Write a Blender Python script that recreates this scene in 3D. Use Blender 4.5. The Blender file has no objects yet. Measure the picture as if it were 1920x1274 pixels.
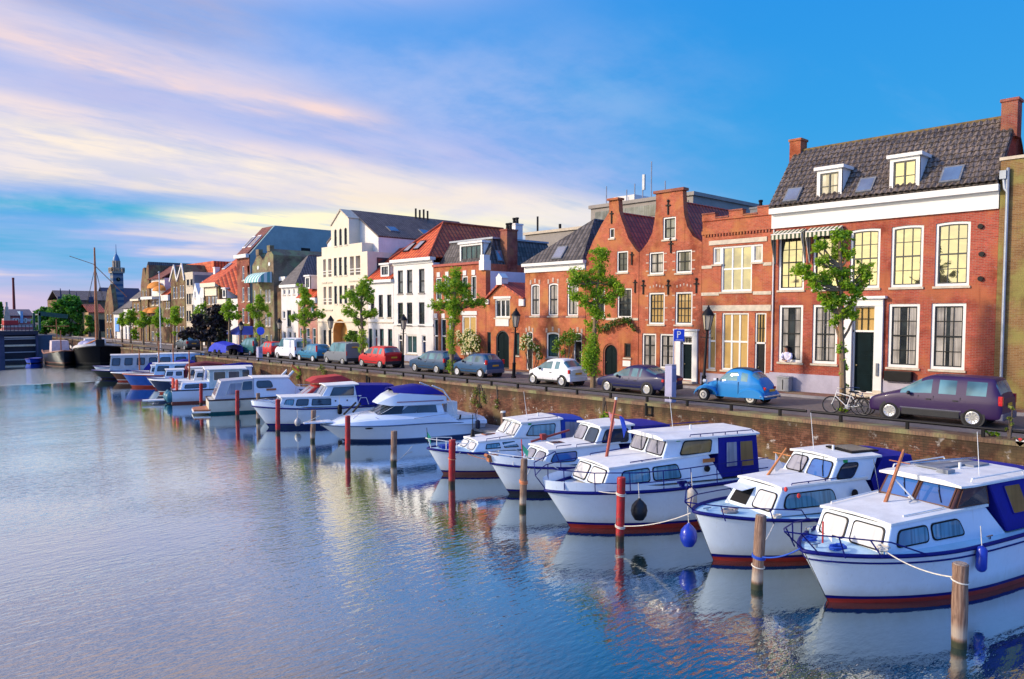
import bpy, math, random
from mathutils import Vector as V, Matrix
from mathutils.geometry import tessellate_polygon
R=math.radians
rnd=random.Random(7)
SC=bpy.context.scene
COL=SC.collection
# ---------------------------------------------------------------- survey of the site
# x runs from the quay to the houses, y runs up the street, z=0 is the roadway
CAM_F,CAM_CX,CAM_CY=1400.,960.,664.
PITCH=R(3.0); YAW=math.atan(1315*math.cos(PITCH)/CAM_F); EYE=4.05; WL=-2.6
QX=28.0      # water face of the quay wall
FX=37.0      # house fronts
_s,_c,_sp,_cp=math.sin(YAW),math.cos(YAW),math.sin(PITCH),math.cos(PITCH)
_FW=V((_s*_cp,_c*_cp,-_sp)); _RT=V((_c,-_s,0)); _UP=V((_s*_sp,_c*_sp,_cp))
def ray(x,y): return _FW+_RT*((x-CAM_CX)/CAM_F)-_UP*((y-CAM_CY)/CAM_F)
def on_x(x,y,X=FX):
    d=ray(x,y); t=X/d.x; return d.y*t, EYE+d.z*t
def on_y(x,y,Y):
    d=ray(x,y); t=Y/d.y; return d.x*t, EYE+d.z*t
def on_z(x,y,Z):
    d=ray(x,y); t=(Z-EYE)/d.z; return d.x*t, d.y*t
def FY(x,X=FX,y=590): return on_x(x,y,X)[0]
def FZ(x,y,X=FX): return on_x(x,y,X)[1]
# ---------------------------------------------------------------- objects
WORLD={}
WHOLE={'foliage','crown','blossom','stem','trunk','lettering','small_text','letter','hull','boot_stripe','waterline_stripe','solar_cells','lantern_frame','lantern_glass','rim','wheel','roof','wall','rigging','bulwark','clock_hand','sash','fanlight','sail'}
def tag(o,label=None,cat=None,group=None,kind=None):
    if label: o['label']=label
    if cat: o['category']=cat
    if group: o['group']=group
    if kind: o['kind']=kind
    return o
def thing(name,label,cat,loc=(0,0,0),rz=0,group=None,world=False):
    o=bpy.data.objects.new(name,None); COL.objects.link(o)
    o.empty_display_size=.3
    o.location=loc; o.rotation_euler=(0,0,rz)
    if world: WORLD[o.name]=V(loc)
    return tag(o,label,cat,group)
def root_of(o):
    while o.parent: o=o.parent
    return o
def copy_tree(o,parent=None):
    c=o.copy(); COL.objects.link(c); c.parent=parent
    for ch in list(o.children): copy_tree(ch,c)
    return c
class MB:
    def __init__(s): s.v=[]; s.f=[]; s.sm=[]
    def add(s,vs,fs,smooth=False):
        b=len(s.v); s.v.extend(V(p) for p in vs)
        s.f.extend(tuple(i+b for i in f) for f in fs); s.sm.extend([smooth]*len(fs)); return s
    def box(s,x0,x1,y0,y1,z0,z1):
        if x0>x1:x0,x1=x1,x0
        if y0>y1:y0,y1=y1,y0
        if z0>z1:z0,z1=z1,z0
        return s.add([(x0,y0,z0),(x1,y0,z0),(x1,y1,z0),(x0,y1,z0),(x0,y0,z1),(x1,y0,z1),(x1,y1,z1),(x0,y1,z1)],
          [(0,3,2,1),(4,5,6,7),(0,1,5,4),(1,2,6,5),(2,3,7,6),(3,0,4,7)])
    def quad(s,a,b,c,d): return s.add([a,b,c,d],[(0,1,2,3)])
    def beam(s,p,q,w,h,up=(0,0,1)):
        p=V(p);q=V(q);d=(q-p).normalized();u=V(up);
        if abs(d.dot(u))>.98:u=V((1,0,0))
        r=d.cross(u).normalized()*w/2;u=r.cross(d).normalized()*h/2
        return s.add([p-r-u,p+r-u,p+r+u,p-r+u,q-r-u,q+r-u,q+r+u,q-r+u],
          [(0,1,2,3),(4,7,6,5),(0,4,5,1),(1,5,6,2),(2,6,7,3),(3,7,4,0)])
    def prism(s,poly,vec):
        poly=[V(p) for p in poly];vec=V(vec);n=len(poly)
        nn=V((0,0,0))
        for i in range(n): nn+=poly[i].cross(poly[(i+1)%n])
        if nn.dot(vec)>0: poly.reverse()
        return s.add(poly+[p+vec for p in poly],[tuple(range(n)),tuple(range(2*n-1,n-1,-1))]+[(i,i+n,(i+1)%n+n,(i+1)%n) for i in range(n)])
    def slab(s,poly,th,up=True):
        poly=[V(p) for p in poly];n=V((0,0,0))
        for i in range(len(poly)): n+=poly[i].cross(poly[(i+1)%len(poly)])
        n.normalize()
        if (n.z<0)==up: n=-n
        return s.prism(poly,-n*th)
    def tube(s,pts,r,n=6,closed=False,caps=True):
        pts=[V(p) for p in pts];m=len(pts)
        if m<2: return s
        rs=r if isinstance(r,(list,tuple)) else [r]*m
        vs=[];prev=None
        for i,p in enumerate(pts):
            a=pts[i-1] if (i or closed) else pts[0]; b=pts[(i+1)%m] if (i<m-1 or closed) else pts[-1]
            d=(b-a)
            if d.length<1e-9:d=V((0,0,1))
            d.normalize()
            if prev is None:
                u=V((0,0,1)) if abs(d.z)<.9 else V((1,0,0)); u=(u-d*u.dot(d)).normalized()
            else:
                u=prev-d*prev.dot(d)
                u=u.normalized() if u.length>1e-6 else V((1,0,0))
            prev=u;w=d.cross(u)
            for k in range(n):
                t=2*math.pi*k/n; vs.append(p+(u*math.cos(t)+w*math.sin(t))*rs[i])
        fs=[]
        for i in range(m if closed else m-1):
            j=(i+1)%m
            for k in range(n): fs.append((i*n+k,i*n+(k+1)%n,j*n+(k+1)%n,j*n+k))
        s.add(vs,fs,True)
        if caps and not closed:
            b=len(s.v)-m*n
            s.f.append(tuple(b+k for k in range(n-1,-1,-1)));s.f.append(tuple(b+(m-1)*n+k for k in range(n)));s.sm+= [False,False]
        return s
    def cyl(s,p,q,r0,r1=None,n=12): return s.tube([p,q],[r0,r0 if r1 is None else r1],n)
    def loft(s,rings,closed=True,caps=True,smooth=True):
        n=len(rings[0]);vs=[p for r in rings for p in r];fs=[]
        for i in range(len(rings)-1):
            for k in range(n if closed else n-1):
                a,b=i*n+k,i*n+(k+1)%n; fs.append((a,b,b+n,a+n))
        s.add(vs,fs,smooth)
        if caps:
            b=len(s.v)-len(vs)
            s.f.append(tuple(b+k for k in range(n-1,-1,-1)));s.f.append(tuple(b+(len(rings)-1)*n+k for k in range(n)));s.sm+=[False,False]
        return s
    def ell(s,c,rx,ry,rz,nu=12,nv=8):
        c=V(c);rings=[]
        for j in range(nv+1):
            t=-math.pi/2+math.pi*j/nv
            rings.append([c+V((rx*math.cos(t)*math.cos(2*math.pi*i/nu),ry*math.cos(t)*math.sin(2*math.pi*i/nu),rz*math.sin(t))) for i in range(nu)])
        return s.loft(rings,True,False)
    def lathe(s,c,prof,n=16,smooth=True):
        c=V(c);rings=[[c+V((r*math.cos(2*math.pi*i/n),r*math.sin(2*math.pi*i/n),z)) for i in range(n)] for r,z in prof]
        return s.loft(rings,True,True,smooth)
    def poly(s,pts): return s.add(pts,[tuple(range(len(pts)))])
    def islands(s):
        par=list(range(len(s.v)))
        def f(i):
            while par[i]!=i: par[i]=par[par[i]];i=par[i]
            return i
        for q in s.f:
            a=f(q[0])
            for i in q[1:]: par[f(i)]=a
        g={}
        for k,q in enumerate(s.f): g.setdefault(f(q[0]),[]).append(k)
        cl=[]
        for ks in g.values():
            ps=[s.v[i] for k in ks for i in s.f[k]]
            lo=[min(p[a] for p in ps)-.012 for a in range(3)];hi=[max(p[a] for p in ps)+.012 for a in range(3)];cl.append([lo,hi,ks])
        if len(cl)>400: return [x[2] for x in cl]
        ch=True
        while ch:
            ch=False;out=[]
            for c in cl:
                for o in out:
                    if all(c[0][a]<=o[1][a] and o[0][a]<=c[1][a] for a in range(3)):
                        o[0]=[min(o[0][a],c[0][a]) for a in range(3)];o[1]=[max(o[1][a],c[1][a]) for a in range(3)];o[2]=o[2]+c[2];ch=True;break
                else: out.append(c)
            cl=out
        return [x[2] for x in cl]
    def build(s,name,mat,parent=None,loc=None,uv=True,sharp=38,bevel=0,split=False):
        used=sorted({i for q in s.f for i in q})
        if len(used)<len(s.v):
            mp={o:k for k,o in enumerate(used)};s.v=[s.v[i] for i in used];s.f=[tuple(mp[i] for i in q) for q in s.f]
        if name not in WHOLE and parent is not None and (loc is not False):
            isl=s.islands()
            if 1<len(isl)<=60:
                for ks in isl:
                    m=MB();ids=sorted({i for k in ks for i in s.f[k]});mp={o:k for k,o in enumerate(ids)}
                    m.v=[s.v[i] for i in ids];m.f=[tuple(mp[i] for i in s.f[k]) for k in ks];m.sm=[s.sm[k] for k in ks]
                    o=m.build(name,mat,parent,False,uv,sharp,bevel)
                return o
        off=V((0,0,0))
        if parent is not None:
            rt=root_of(parent)
            if rt.name in WORLD: off=WORLD[rt.name]
        elif loc is not None: off=V(loc)
        me=bpy.data.meshes.new(name)
        me.from_pydata([p-off for p in s.v],[],s.f)
        me.polygons.foreach_set('use_smooth',s.sm)
        me.update()
        if any(s.sm): me.set_sharp_from_angle(angle=R(sharp))
        if uv:
            l=me.uv_layers.new(name='UVMap').data
            for p in me.polygons:
                n=p.normal
                t=V((0,0,1)).cross(n)
                t=t.normalized() if t.length>.05 else V((1,0,0))
                b=n.cross(t)
                for li in p.loop_indices:
                    co=s.v[me.loops[li].vertex_index]
                    l[li].uv=(co.dot(t),co.dot(b))
        me.materials.append(mat)
        o=bpy.data.objects.new(name,me); COL.objects.link(o)
        if parent is not None:
            o.parent=parent
        elif loc is not None: o.location=loc
        if bevel:
            m=o.modifiers.new('bevel','BEVEL');m.width=bevel;m.segments=2;m.limit_method='ANGLE';m.angle_limit=R(40);m.harden_normals=False
        return o
def lerp(a,b,t): return a+(b-a)*t
def bil(q,u,v):
    a,b,c,d=[V(p) for p in q]   # bl, br, tr, tl
    return a.lerp(b,u).lerp(d.lerp(c,u),v)
def qnorm(q):
    a,b,c,d=[V(p) for p in q]; return ((b-a).cross(d-a)).normalized()
def rrect(q,u0,u1,v0,v1,r=.2,off=.0,n=3,skew=0):
    """rounded rectangle on a quad, r as a share of the smaller side"""
    A,B,C=bil(q,u0,v0),bil(q,u1,v0),bil(q,u0,v1)
    w,h=(B-A).length,(C-A).length
    rr=r*min(w,h);ru=rr/w*(u1-u0);rv=rr/h*(v1-v0);N=qnorm(q)*off;pts=[]
    for cu,cv,a0 in ((u1-ru,v0+rv,-90),(u1-ru,v1-rv,0),(u0+ru,v1-rv,90),(u0+ru,v0+rv,180)):
        for k in range(n+1):
            a=R(a0+90*k/n)
            uu=cu+ru*math.cos(a);vv=cv+rv*math.sin(a)
            uu+=skew*(vv-v0)/(v1-v0)
            pts.append(bil(q,uu,vv)+N)
    return pts
# ---------------------------------------------------------------- materials
def newmat(name):
    m=bpy.data.materials.new(name); m.use_nodes=True
    nt=m.node_tree; b=nt.nodes['Principled BSDF']; return m,nt,b
def N(nt,t,**kw):
    n=nt.nodes.new(t)
    for k,v in kw.items():
        if k in n.inputs.keys(): n.inputs[k].default_value=v
        else: setattr(n,k,v)
    return n
def c4(c): return (c[0],c[1],c[2],1)
def mixc(nt,a,b,fac,mode='MIX'):
    n=nt.nodes.new('ShaderNodeMix');n.data_type='RGBA';n.blend_type=mode
    for key,val in (('Factor',fac),('A',a),('B',b)):
        s=[i for i in n.inputs if i.name==key and i.enabled][0]
        if hasattr(val,'is_linked') or hasattr(val,'links'): nt.links.new(val,s)
        elif key=='Factor': s.default_value=val
        else: s.default_value=c4(val)
    return [o for o in n.outputs if o.enabled][0]
def mth(nt,op,a,b=None,c=None,clamp=False):
    n=nt.nodes.new('ShaderNodeMath');n.operation=op;n.use_clamp=clamp
    for i,val in enumerate((a,b,c)):
        if val is None: continue
        if hasattr(val,'links'): nt.links.new(val,n.inputs[i])
        else: n.inputs[i].default_value=val
    return n.outputs[0]
def noise(nt,vec,scale,detail=3,rough=.55,stretch=None):
    if stretch:
        mp=nt.nodes.new('ShaderNodeMapping');mp.inputs['Scale'].default_value=stretch
        nt.links.new(vec,mp.inputs[0]);vec=mp.outputs[0]
    n=nt.nodes.new('ShaderNodeTexNoise');n.inputs['Scale'].default_value=scale;n.inputs['Detail'].default_value=detail;n.inputs['Roughness'].default_value=rough
    nt.links.new(vec,n.inputs['Vector']);return n.outputs['Fac']
def sstep(nt,x,a,b):
    n=nt.nodes.new('ShaderNodeMapRange');n.interpolation_type='SMOOTHSTEP'
    nt.links.new(x,n.inputs[0]);n.inputs[1].default_value=a;n.inputs[2].default_value=b;return n.outputs[0]
def geo(nt): return nt.nodes.new('ShaderNodeNewGeometry').outputs['Position']
def uvn(nt): return nt.nodes.new('ShaderNodeTexCoord').outputs['UV']
def bump(nt,b,h,strength=.3,dist=.02):
    n=nt.nodes.new('ShaderNodeBump');n.inputs['Strength'].default_value=strength;n.inputs['Distance'].default_value=dist
    nt.links.new(h,n.inputs['Height']);nt.links.new(n.outputs[0],b.inputs['Normal'])
_mc={}
def paint(name,col,rough=.5,var=.12,scale=2.5,metal=0,bmp=0,coat=0,streak=0,spec=.35):
    if name in _mc: return _mc[name]
    m,nt,b=newmat(name);p=geo(nt)
    f=noise(nt,p,scale,4)
    f2=noise(nt,p,scale*9,2)
    f=mth(nt,'ADD',mth(nt,'MULTIPLY',f,.7),mth(nt,'MULTIPLY',f2,.3))
    c=mixc(nt,[x*(1-var*1.6) for x in col],[min(1,x*(1+var)) for x in col],sstep(nt,f,.3,.7))
    if streak:
        s=noise(nt,p,1.0,3,.6,(6,6,.35))
        c=mixc(nt,c,[x*.55+.02 for x in col],mth(nt,'MULTIPLY',sstep(nt,s,.5,.8),streak))
    nt.links.new(c,b.inputs['Base Color'])
    b.inputs['Roughness'].default_value=rough;b.inputs['Metallic'].default_value=metal;b.inputs['Specular IOR Level'].default_value=spec
    if coat: b.inputs['Coat Weight'].default_value=coat;b.inputs['Coat Roughness'].default_value=.05
    if bmp: bump(nt,b,f2,bmp,.01)
    _mc[name]=m;return m
def brick(name,c1,c2,mortar,w=.22,h=.072,var=.65,stain=.5,bmp=.7,patch=None,white=0):
    if name in _mc: return _mc[name]
    m,nt,b=newmat(name);u=uvn(nt);p=geo(nt)
    t=nt.nodes.new('ShaderNodeTexBrick');nt.links.new(u,t.inputs['Vector'])
    t.inputs['Color1'].default_value=c4(c1);t.inputs['Color2'].default_value=c4(c2);t.inputs['Mortar'].default_value=c4(mortar)
    t.inputs['Scale'].default_value=1;t.inputs['Mortar Size'].default_value=.009;t.inputs['Mortar Smooth'].default_value=.3
    t.inputs['Brick Width'].default_value=w;t.inputs['Row Height'].default_value=h;t.inputs['Bias'].default_value=-.1
    c=t.outputs['Color']
    big=noise(nt,p,.55,5,.6)
    c=mixc(nt,c,[x*(1-stain) for x in c1],sstep(nt,big,.42,.75))
    med=noise(nt,p,3.2,5,.7)
    c=mixc(nt,c,[min(1,x*1.35+.02) for x in c2],mth(nt,'MULTIPLY',sstep(nt,med,.5,.75),var))
    hue=noise(nt,p,.9,3,.6)
    c=mixc(nt,c,(c2[0]*.95,c2[1]*1.55,c2[2]*1.2),mth(nt,'MULTIPLY',sstep(nt,hue,.44,.68),.8))
    st=noise(nt,p,1.2,4,.6,(3,3,.25))
    c=mixc(nt,c,[x*.3 for x in c1],mth(nt,'MULTIPLY',sstep(nt,st,.55,.85),stain))
    if white:
        wn=noise(nt,p,2.4,6,.75)
        c=mixc(nt,c,(.5,.45,.4),mth(nt,'MULTIPLY',sstep(nt,wn,.585,.68),white))
    nt.links.new(c,b.inputs['Base Color']);b.inputs['Roughness'].default_value=.9;b.inputs['Specular IOR Level'].default_value=.15
    bump(nt,b,mth(nt,'SUBTRACT',mth(nt,'MULTIPLY',med,.4),t.outputs['Fac']),bmp,.01)
    _mc[name]=m;return m
def tiles(name,c1,c2,w=.28,h=.36,moss=0,bmp=1.0):
    """pantiles: rounded columns and overlapping rows with uneven colour"""
    if name in _mc: return _mc[name]
    m,nt,b=newmat(name);u=uvn(nt);p=geo(nt)
    sep=nt.nodes.new('ShaderNodeSeparateXYZ');nt.links.new(u,sep.inputs[0])
    cu=mth(nt,'DIVIDE',sep.outputs[0],w);cv=mth(nt,'DIVIDE',sep.outputs[1],h)
    fu=mth(nt,'FRACT',cu);fv=mth(nt,'FRACT',cv)
    prof=mth(nt,'SINE',mth(nt,'MULTIPLY',cu,2*math.pi))
    hgt=mth(nt,'ADD',mth(nt,'MULTIPLY',prof,.5),mth(nt,'MULTIPLY',fv,-.8))
    cmb=nt.nodes.new('ShaderNodeCombineXYZ');nt.links.new(mth(nt,'FLOOR',cu),cmb.inputs[0]);nt.links.new(mth(nt,'FLOOR',cv),cmb.inputs[1])
    wn=nt.nodes.new('ShaderNodeTexWhiteNoise');nt.links.new(cmb.outputs[0],wn.inputs['Vector'])
    big=noise(nt,p,.7,4,.6)
    f=mth(nt,'ADD',mth(nt,'MULTIPLY',wn.outputs['Value'],.55),mth(nt,'MULTIPLY',big,.6))
    c=mixc(nt,c1,c2,sstep(nt,f,.25,.85))
    # dark joint where one row overlaps the next and in the valley between columns
    j=mth(nt,'MAXIMUM',sstep(nt,fv,.86,.98),mth(nt,'MULTIPLY',sstep(nt,prof,-.1,-.95),.9))
    c=mixc(nt,c,[x*.28 for x in c1],mth(nt,'MULTIPLY',j,.92))
    if moss:
        mn=noise(nt,p,1.6,5,.7)
        c=mixc(nt,c,(.10,.09,.02),mth(nt,'MULTIPLY',sstep(nt,mn,.5,.75),moss))
    nt.links.new(c,b.inputs['Base Color']);b.inputs['Roughness'].default_value=.6
    bump(nt,b,hgt,bmp,.03)
    _mc[name]=m;return m
def pane(name,base,c2=None,curtain=0,ior=1.75,rough=.03,wave=.004):
    """window glass over what hangs behind it (dark room, blind, folded curtain)"""
    if name in _mc: return _mc[name]
    m,nt,b=newmat(name);p=geo(nt);u=uvn(nt)
    c2=c2 or [x*.45 for x in base]
    f=noise(nt,p,.9,2)
    c=mixc(nt,base,c2,sstep(nt,f,.35,.7))
    if curtain:
        g=noise(nt,u,1.0,2,.5,(9,.25,1))
        c=mixc(nt,c,[x*.35 for x in base],mth(nt,'MULTIPLY',sstep(nt,g,.4,.68),curtain))
    nt.links.new(c,b.inputs['Base Color'])
    b.inputs['Roughness'].default_value=rough;b.inputs['IOR'].default_value=ior
    n=noise(nt,p,1.3,1);bump(nt,b,n,.3,wave*8)
    _mc[name]=m;return m
def leafmat(name,c1,c2,trans=.35,c3=None):
    if name in _mc: return _mc[name]
    m,nt,b=newmat(name);p=geo(nt)
    f=noise(nt,p,2.2,4,.65);f2=noise(nt,p,9,1)
    c=mixc(nt,c1,c2,sstep(nt,mth(nt,'ADD',mth(nt,'MULTIPLY',f,.6),mth(nt,'MULTIPLY',f2,.4)),.35,.65))
    if c3: c=mixc(nt,c,c3,mth(nt,'MULTIPLY',sstep(nt,noise(nt,p,1.1,3),.5,.65),.8))
    nt.links.new(c,b.inputs['Base Color']);b.inputs['Roughness'].default_value=.55
    t=nt.nodes.new('ShaderNodeBsdfTranslucent');nt.links.new(c,t.inputs[0])
    mx=nt.nodes.new('ShaderNodeMixShader');mx.inputs[0].default_value=trans
    out=nt.nodes['Material Output'];nt.links.new(b.outputs[0],mx.inputs[1]);nt.links.new(t.outputs[0],mx.inputs[2]);nt.links.new(mx.outputs[0],out.inputs[0])
    _mc[name]=m;return m
def clearglass(name,tint=(.8,.9,.95)):
    if name in _mc: return _mc[name]
    m,nt,b=newmat(name)
    g=nt.nodes.new('ShaderNodeBsdfGlossy');g.inputs['Roughness'].default_value=.02
    t=nt.nodes.new('ShaderNodeBsdfTransparent');t.inputs[0].default_value=c4(tint)
    f=nt.nodes.new('ShaderNodeFresnel');f.inputs[0].default_value=1.6
    mx=nt.nodes.new('ShaderNodeMixShader');nt.links.new(f.outputs[0],mx.inputs[0]);nt.links.new(t.outputs[0],mx.inputs[1]);nt.links.new(g.outputs[0],mx.inputs[2])
    nt.links.new(mx.outputs[0],nt.nodes['Material Output'].inputs[0]);_mc[name]=m;return m
def stripes(name,c1,c2,w,axis=0,rough=.8):
    if name in _mc: return _mc[name]
    m,nt,b=newmat(name);u=uvn(nt);sep=nt.nodes.new('ShaderNodeSeparateXYZ');nt.links.new(u,sep.inputs[0])
    f=mth(nt,'GREATER_THAN',mth(nt,'FRACT',mth(nt,'DIVIDE',sep.outputs[axis],w)),.5)
    nt.links.new(mixc(nt,c1,c2,f),b.inputs['Base Color']);b.inputs['Roughness'].default_value=rough
    _mc[name]=m;return m
def wood(name,c1,c2,rough=.75,wet=None):
    if name in _mc: return _mc[name]
    m,nt,b=newmat(name);p=geo(nt)
    f=noise(nt,p,4,6,.7,(7,7,.4));f2=noise(nt,p,2.2,3)
    c=mixc(nt,c1,c2,sstep(nt,f,.35,.65))
    c=mixc(nt,c,[x*.3 for x in c1],mth(nt,'MULTIPLY',sstep(nt,f2,.55,.7),.6))
    if wet is not None:     # algae and wet timber just above the water line
        sep=nt.nodes.new('ShaderNodeSeparateXYZ');nt.links.new(p,sep.inputs[0])
        z=mth(nt,'ADD',sep.outputs[2],mth(nt,'MULTIPLY',f2,.1))
        c=mixc(nt,c,(.40,.35,.29),mth(nt,'MULTIPLY',mth(nt,'MULTIPLY',sstep(nt,z,wet+.22,wet+.30),sstep(nt,z,wet+.62,wet+.36)),.65))
        c=mixc(nt,(.022,.028,.010),c,sstep(nt,z,wet+.16,wet+.26))
    nt.links.new(c,b.inputs['Base Color']);b.inputs['Roughness'].default_value=rough
    bump(nt,b,f,.9,.02);_mc[name]=m;return m
M={}
M['white']=paint('white_paint',(.72,.70,.66),.45,.04)
M['cream']=paint('cream_render',(.72,.62,.47),.7,.05,1.2,bmp=.1,streak=.15)
M['pinkwhite']=paint('white_render',(.70,.66,.62),.7,.06,1.2,bmp=.1,streak=.2)
M['stone']=paint('pale_stone',(.55,.47,.36),.8,.12,4)
M['plinth']=paint('grey_lilac_plinth',(.40,.37,.44),.8,.08,2,bmp=.1,streak=.15)
M['greywall']=paint('grey_render',(.30,.27,.24),.8,.08,1)
M['teal']=paint('teal_cladding',(.20,.31,.33),.5,.10,.6)
M['greydark']=paint('grey_cladding',(.14,.16,.18),.6,.12,.8)
M['black']=paint('black_metal',(.007,.007,.009),.5,.2,spec=.2)
M['darkgreen']=paint('dark_green_door',(.003,.011,.014),.5,.15,spec=.06)
M['darkblue']=paint('dark_blue_door',(.008,.02,.07),.3,.15)
M['reddoor']=paint('red_door',(.35,.03,.03),.4,.1)
M['sash']=paint('dark_sash_paint',(.010,.013,.015),.5,.15,spec=.2)
M['greysash']=paint('grey_sash_paint',(.05,.055,.06),.35,.15)
M['zinc']=paint('zinc_pipe',(.30,.33,.38),.45,.1,metal=.3)
M['lead']=paint('lead_flashing',(.16,.17,.19),.6,.2,6)
BR=brick('red_brick',(.31,.050,.030),(.43,.085,.048),(.33,.20,.15),white=.15)
BR2=brick('warm_red_brick',(.36,.072,.034),(.48,.115,.055),(.38,.22,.15),white=.12)
BRO=brick('orange_brick',(.42,.095,.038),(.52,.14,.06),(.40,.24,.15),white=.1)
BRD=brick('dark_red_brick',(.24,.055,.04),(.33,.09,.06),(.3,.22,.18))
BTAN=brick('tan_brick',(.19,.095,.036),(.27,.15,.058),(.30,.22,.13),var=.3)
BBROWN=brick('brown_brick',(.17,.085,.05),(.24,.13,.075),(.22,.17,.12))
BGREY=brick('grey_brown_brick',(.20,.14,.09),(.26,.18,.11),(.24,.19,.14))
BPINK=brick('pink_brick',(.46,.17,.13),(.52,.22,.17),(.5,.36,.3))
M['tiledark']=tiles('dark_pantiles',(.07,.056,.05),(.17,.14,.12),moss=.15)
M['tiledark2']=tiles('dark_clay_tiles',(.070,.054,.046),(.18,.14,.115),w=.262,h=.317,moss=.15,bmp=.15)
M['tileblack']=tiles('black_pantiles',(.040,.036,.035),(.115,.10,.095),w=.34,h=.40)
M['tileorange']=tiles('orange_pantiles',(.50,.052,.010),(.74,.125,.024),w=.42,h=.46,moss=.0)
M['tilered']=tiles('red_pantiles',(.34,.034,.014),(.52,.085,.032),w=.36,h=.42,moss=.15)
M['tilebrown']=tiles('brown_pantiles',(.09,.06,.05),(.17,.12,.10),moss=.1)
M['slate']=tiles('slate_roof',(.085,.078,.080),(.15,.135,.135),w=.3,h=.25,bmp=.4)
M['tilemaroon']=tiles('maroon_pantiles',(.15,.03,.022),(.24,.06,.04),w=.4,h=.45)
PN={}
PN['dark']=pane('pane_dark_room',(.02,.024,.026),(.05,.06,.06))
PN['curt']=pane('pane_pale_curtain',(.50,.46,.40),(.22,.20,.18),.85)
PN['net']=pane('pane_net_curtain',(.22,.24,.24),(.08,.09,.09),.7)
PN['blind']=pane('pane_yellow_blind',(.55,.36,.13),(.42,.27,.10),.1)
PN['sky']=pane('pane_sky_reflecting',(.07,.06,.045),(.04,.035,.03),.3,ior=2.7)
PN['teal']=pane('pane_teal_shade',(.05,.11,.11),(.03,.05,.05),.5)
PN['roof']=pane('pane_rooflight',(.10,.16,.26),(.07,.10,.16),0,ior=2.4)
# ---------------------------------------------------------------- house kit
def bx(root,name,mat,*b,bevel=0):
    m=MB()
    if isinstance(b[0],(tuple,list)):
        for q in b: m.box(*q)
    else: m.box(*b)
    return m.build(name,mat,root,bevel=bevel)
def opening(y0,y1,z0,z1,rise=0,inset=0,n=8):
    y0+=inset;y1-=inset;z0+=inset;z1-=inset
    if rise<=0: return [(y0,z0),(y1,z0),(y1,z1),(y0,z1)]
    w=(y1-y0)/2;rise=min(rise,w);r=(w*w+rise*rise)/(2*rise);cy=(y0+y1)/2;cz=z1-r;a=math.asin(min(1,w/r))
    pts=[(y0,z0),(y1,z0)]
    for k in range(n+1):
        t=a-2*a*k/n; pts.append((cy+r*math.sin(t),cz+r*math.cos(t)))
    return pts
def hw(xl,xr,yt,yb,X=FX):
    ym=(yt+yb)/2;xm=(xl+xr)/2
    return [on_x(xr,ym,X)[0],on_x(xl,ym,X)[0],on_x(xm,yb,X)[1],on_x(xm,yt,X)[1]]
def row(lst,X=FX):
    r=[hw(*q,X=X) for q in lst]
    z0=sum(q[2] for q in r)/len(r);z1=sum(q[3] for q in r)/len(r)
    return [[q[0],q[1],z0,z1] for q in r]
def facade(root,outline,holes,mat,depth=9,X=FX,reveal=.17,name='wall',back=True):
    """outline and holes are (y,z) polygons; a wall with real openings, extruded back"""
    m=MB()
    loops=[[V((y,z,0)) for y,z in outline]]+[[V((y,z,0)) for y,z in h] for h in holes]
    flat=[p for l in loops for p in l]
    tris=tessellate_polygon(loops)
    fs=[]
    for t in tris:
        a,b,c=[flat[i] for i in t]
        ar=(b-a).cross(c-a).z
        if abs(ar)<1e-7: continue
        fs.append(t if ar<0 else t[::-1])
    m.add([(X,p.x,p.y) for p in flat],fs)
    for h in holes:
        n=len(h)
        for i in range(n):
            (y0,z0),(y1,z1)=h[i],h[(i+1)%n]
            m.quad((X,y0,z0),(X,y1,z1),(X+reveal,y1,z1),(X+reveal,y0,z0))
    n=len(outline)
    for i in range(n):
        (y0,z0),(y1,z1)=outline[i],outline[(i+1)%n]
        m.quad((X,y0,z0),(X+depth,y0,z0),(X+depth,y1,z1),(X,y1,z1))
    if back: m.poly([(X+depth,y,z) for y,z in outline])
    return m.build(name,mat,root)
def ringmesh(m,outer,inner,X0,X1):
    n=len(outer)
    for i in range(n):
        j=(i+1)%n
        a,b,c,d=outer[i],outer[j],inner[j],inner[i]
        m.quad((X0,*a),(X0,*b),(X0,*c),(X0,*d))
        m.quad((X0,*d),(X0,*c),(X1,*c),(X1,*d))
        m.quad((X1,*a),(X1,*b),(X0,*b),(X0,*a))
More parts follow.
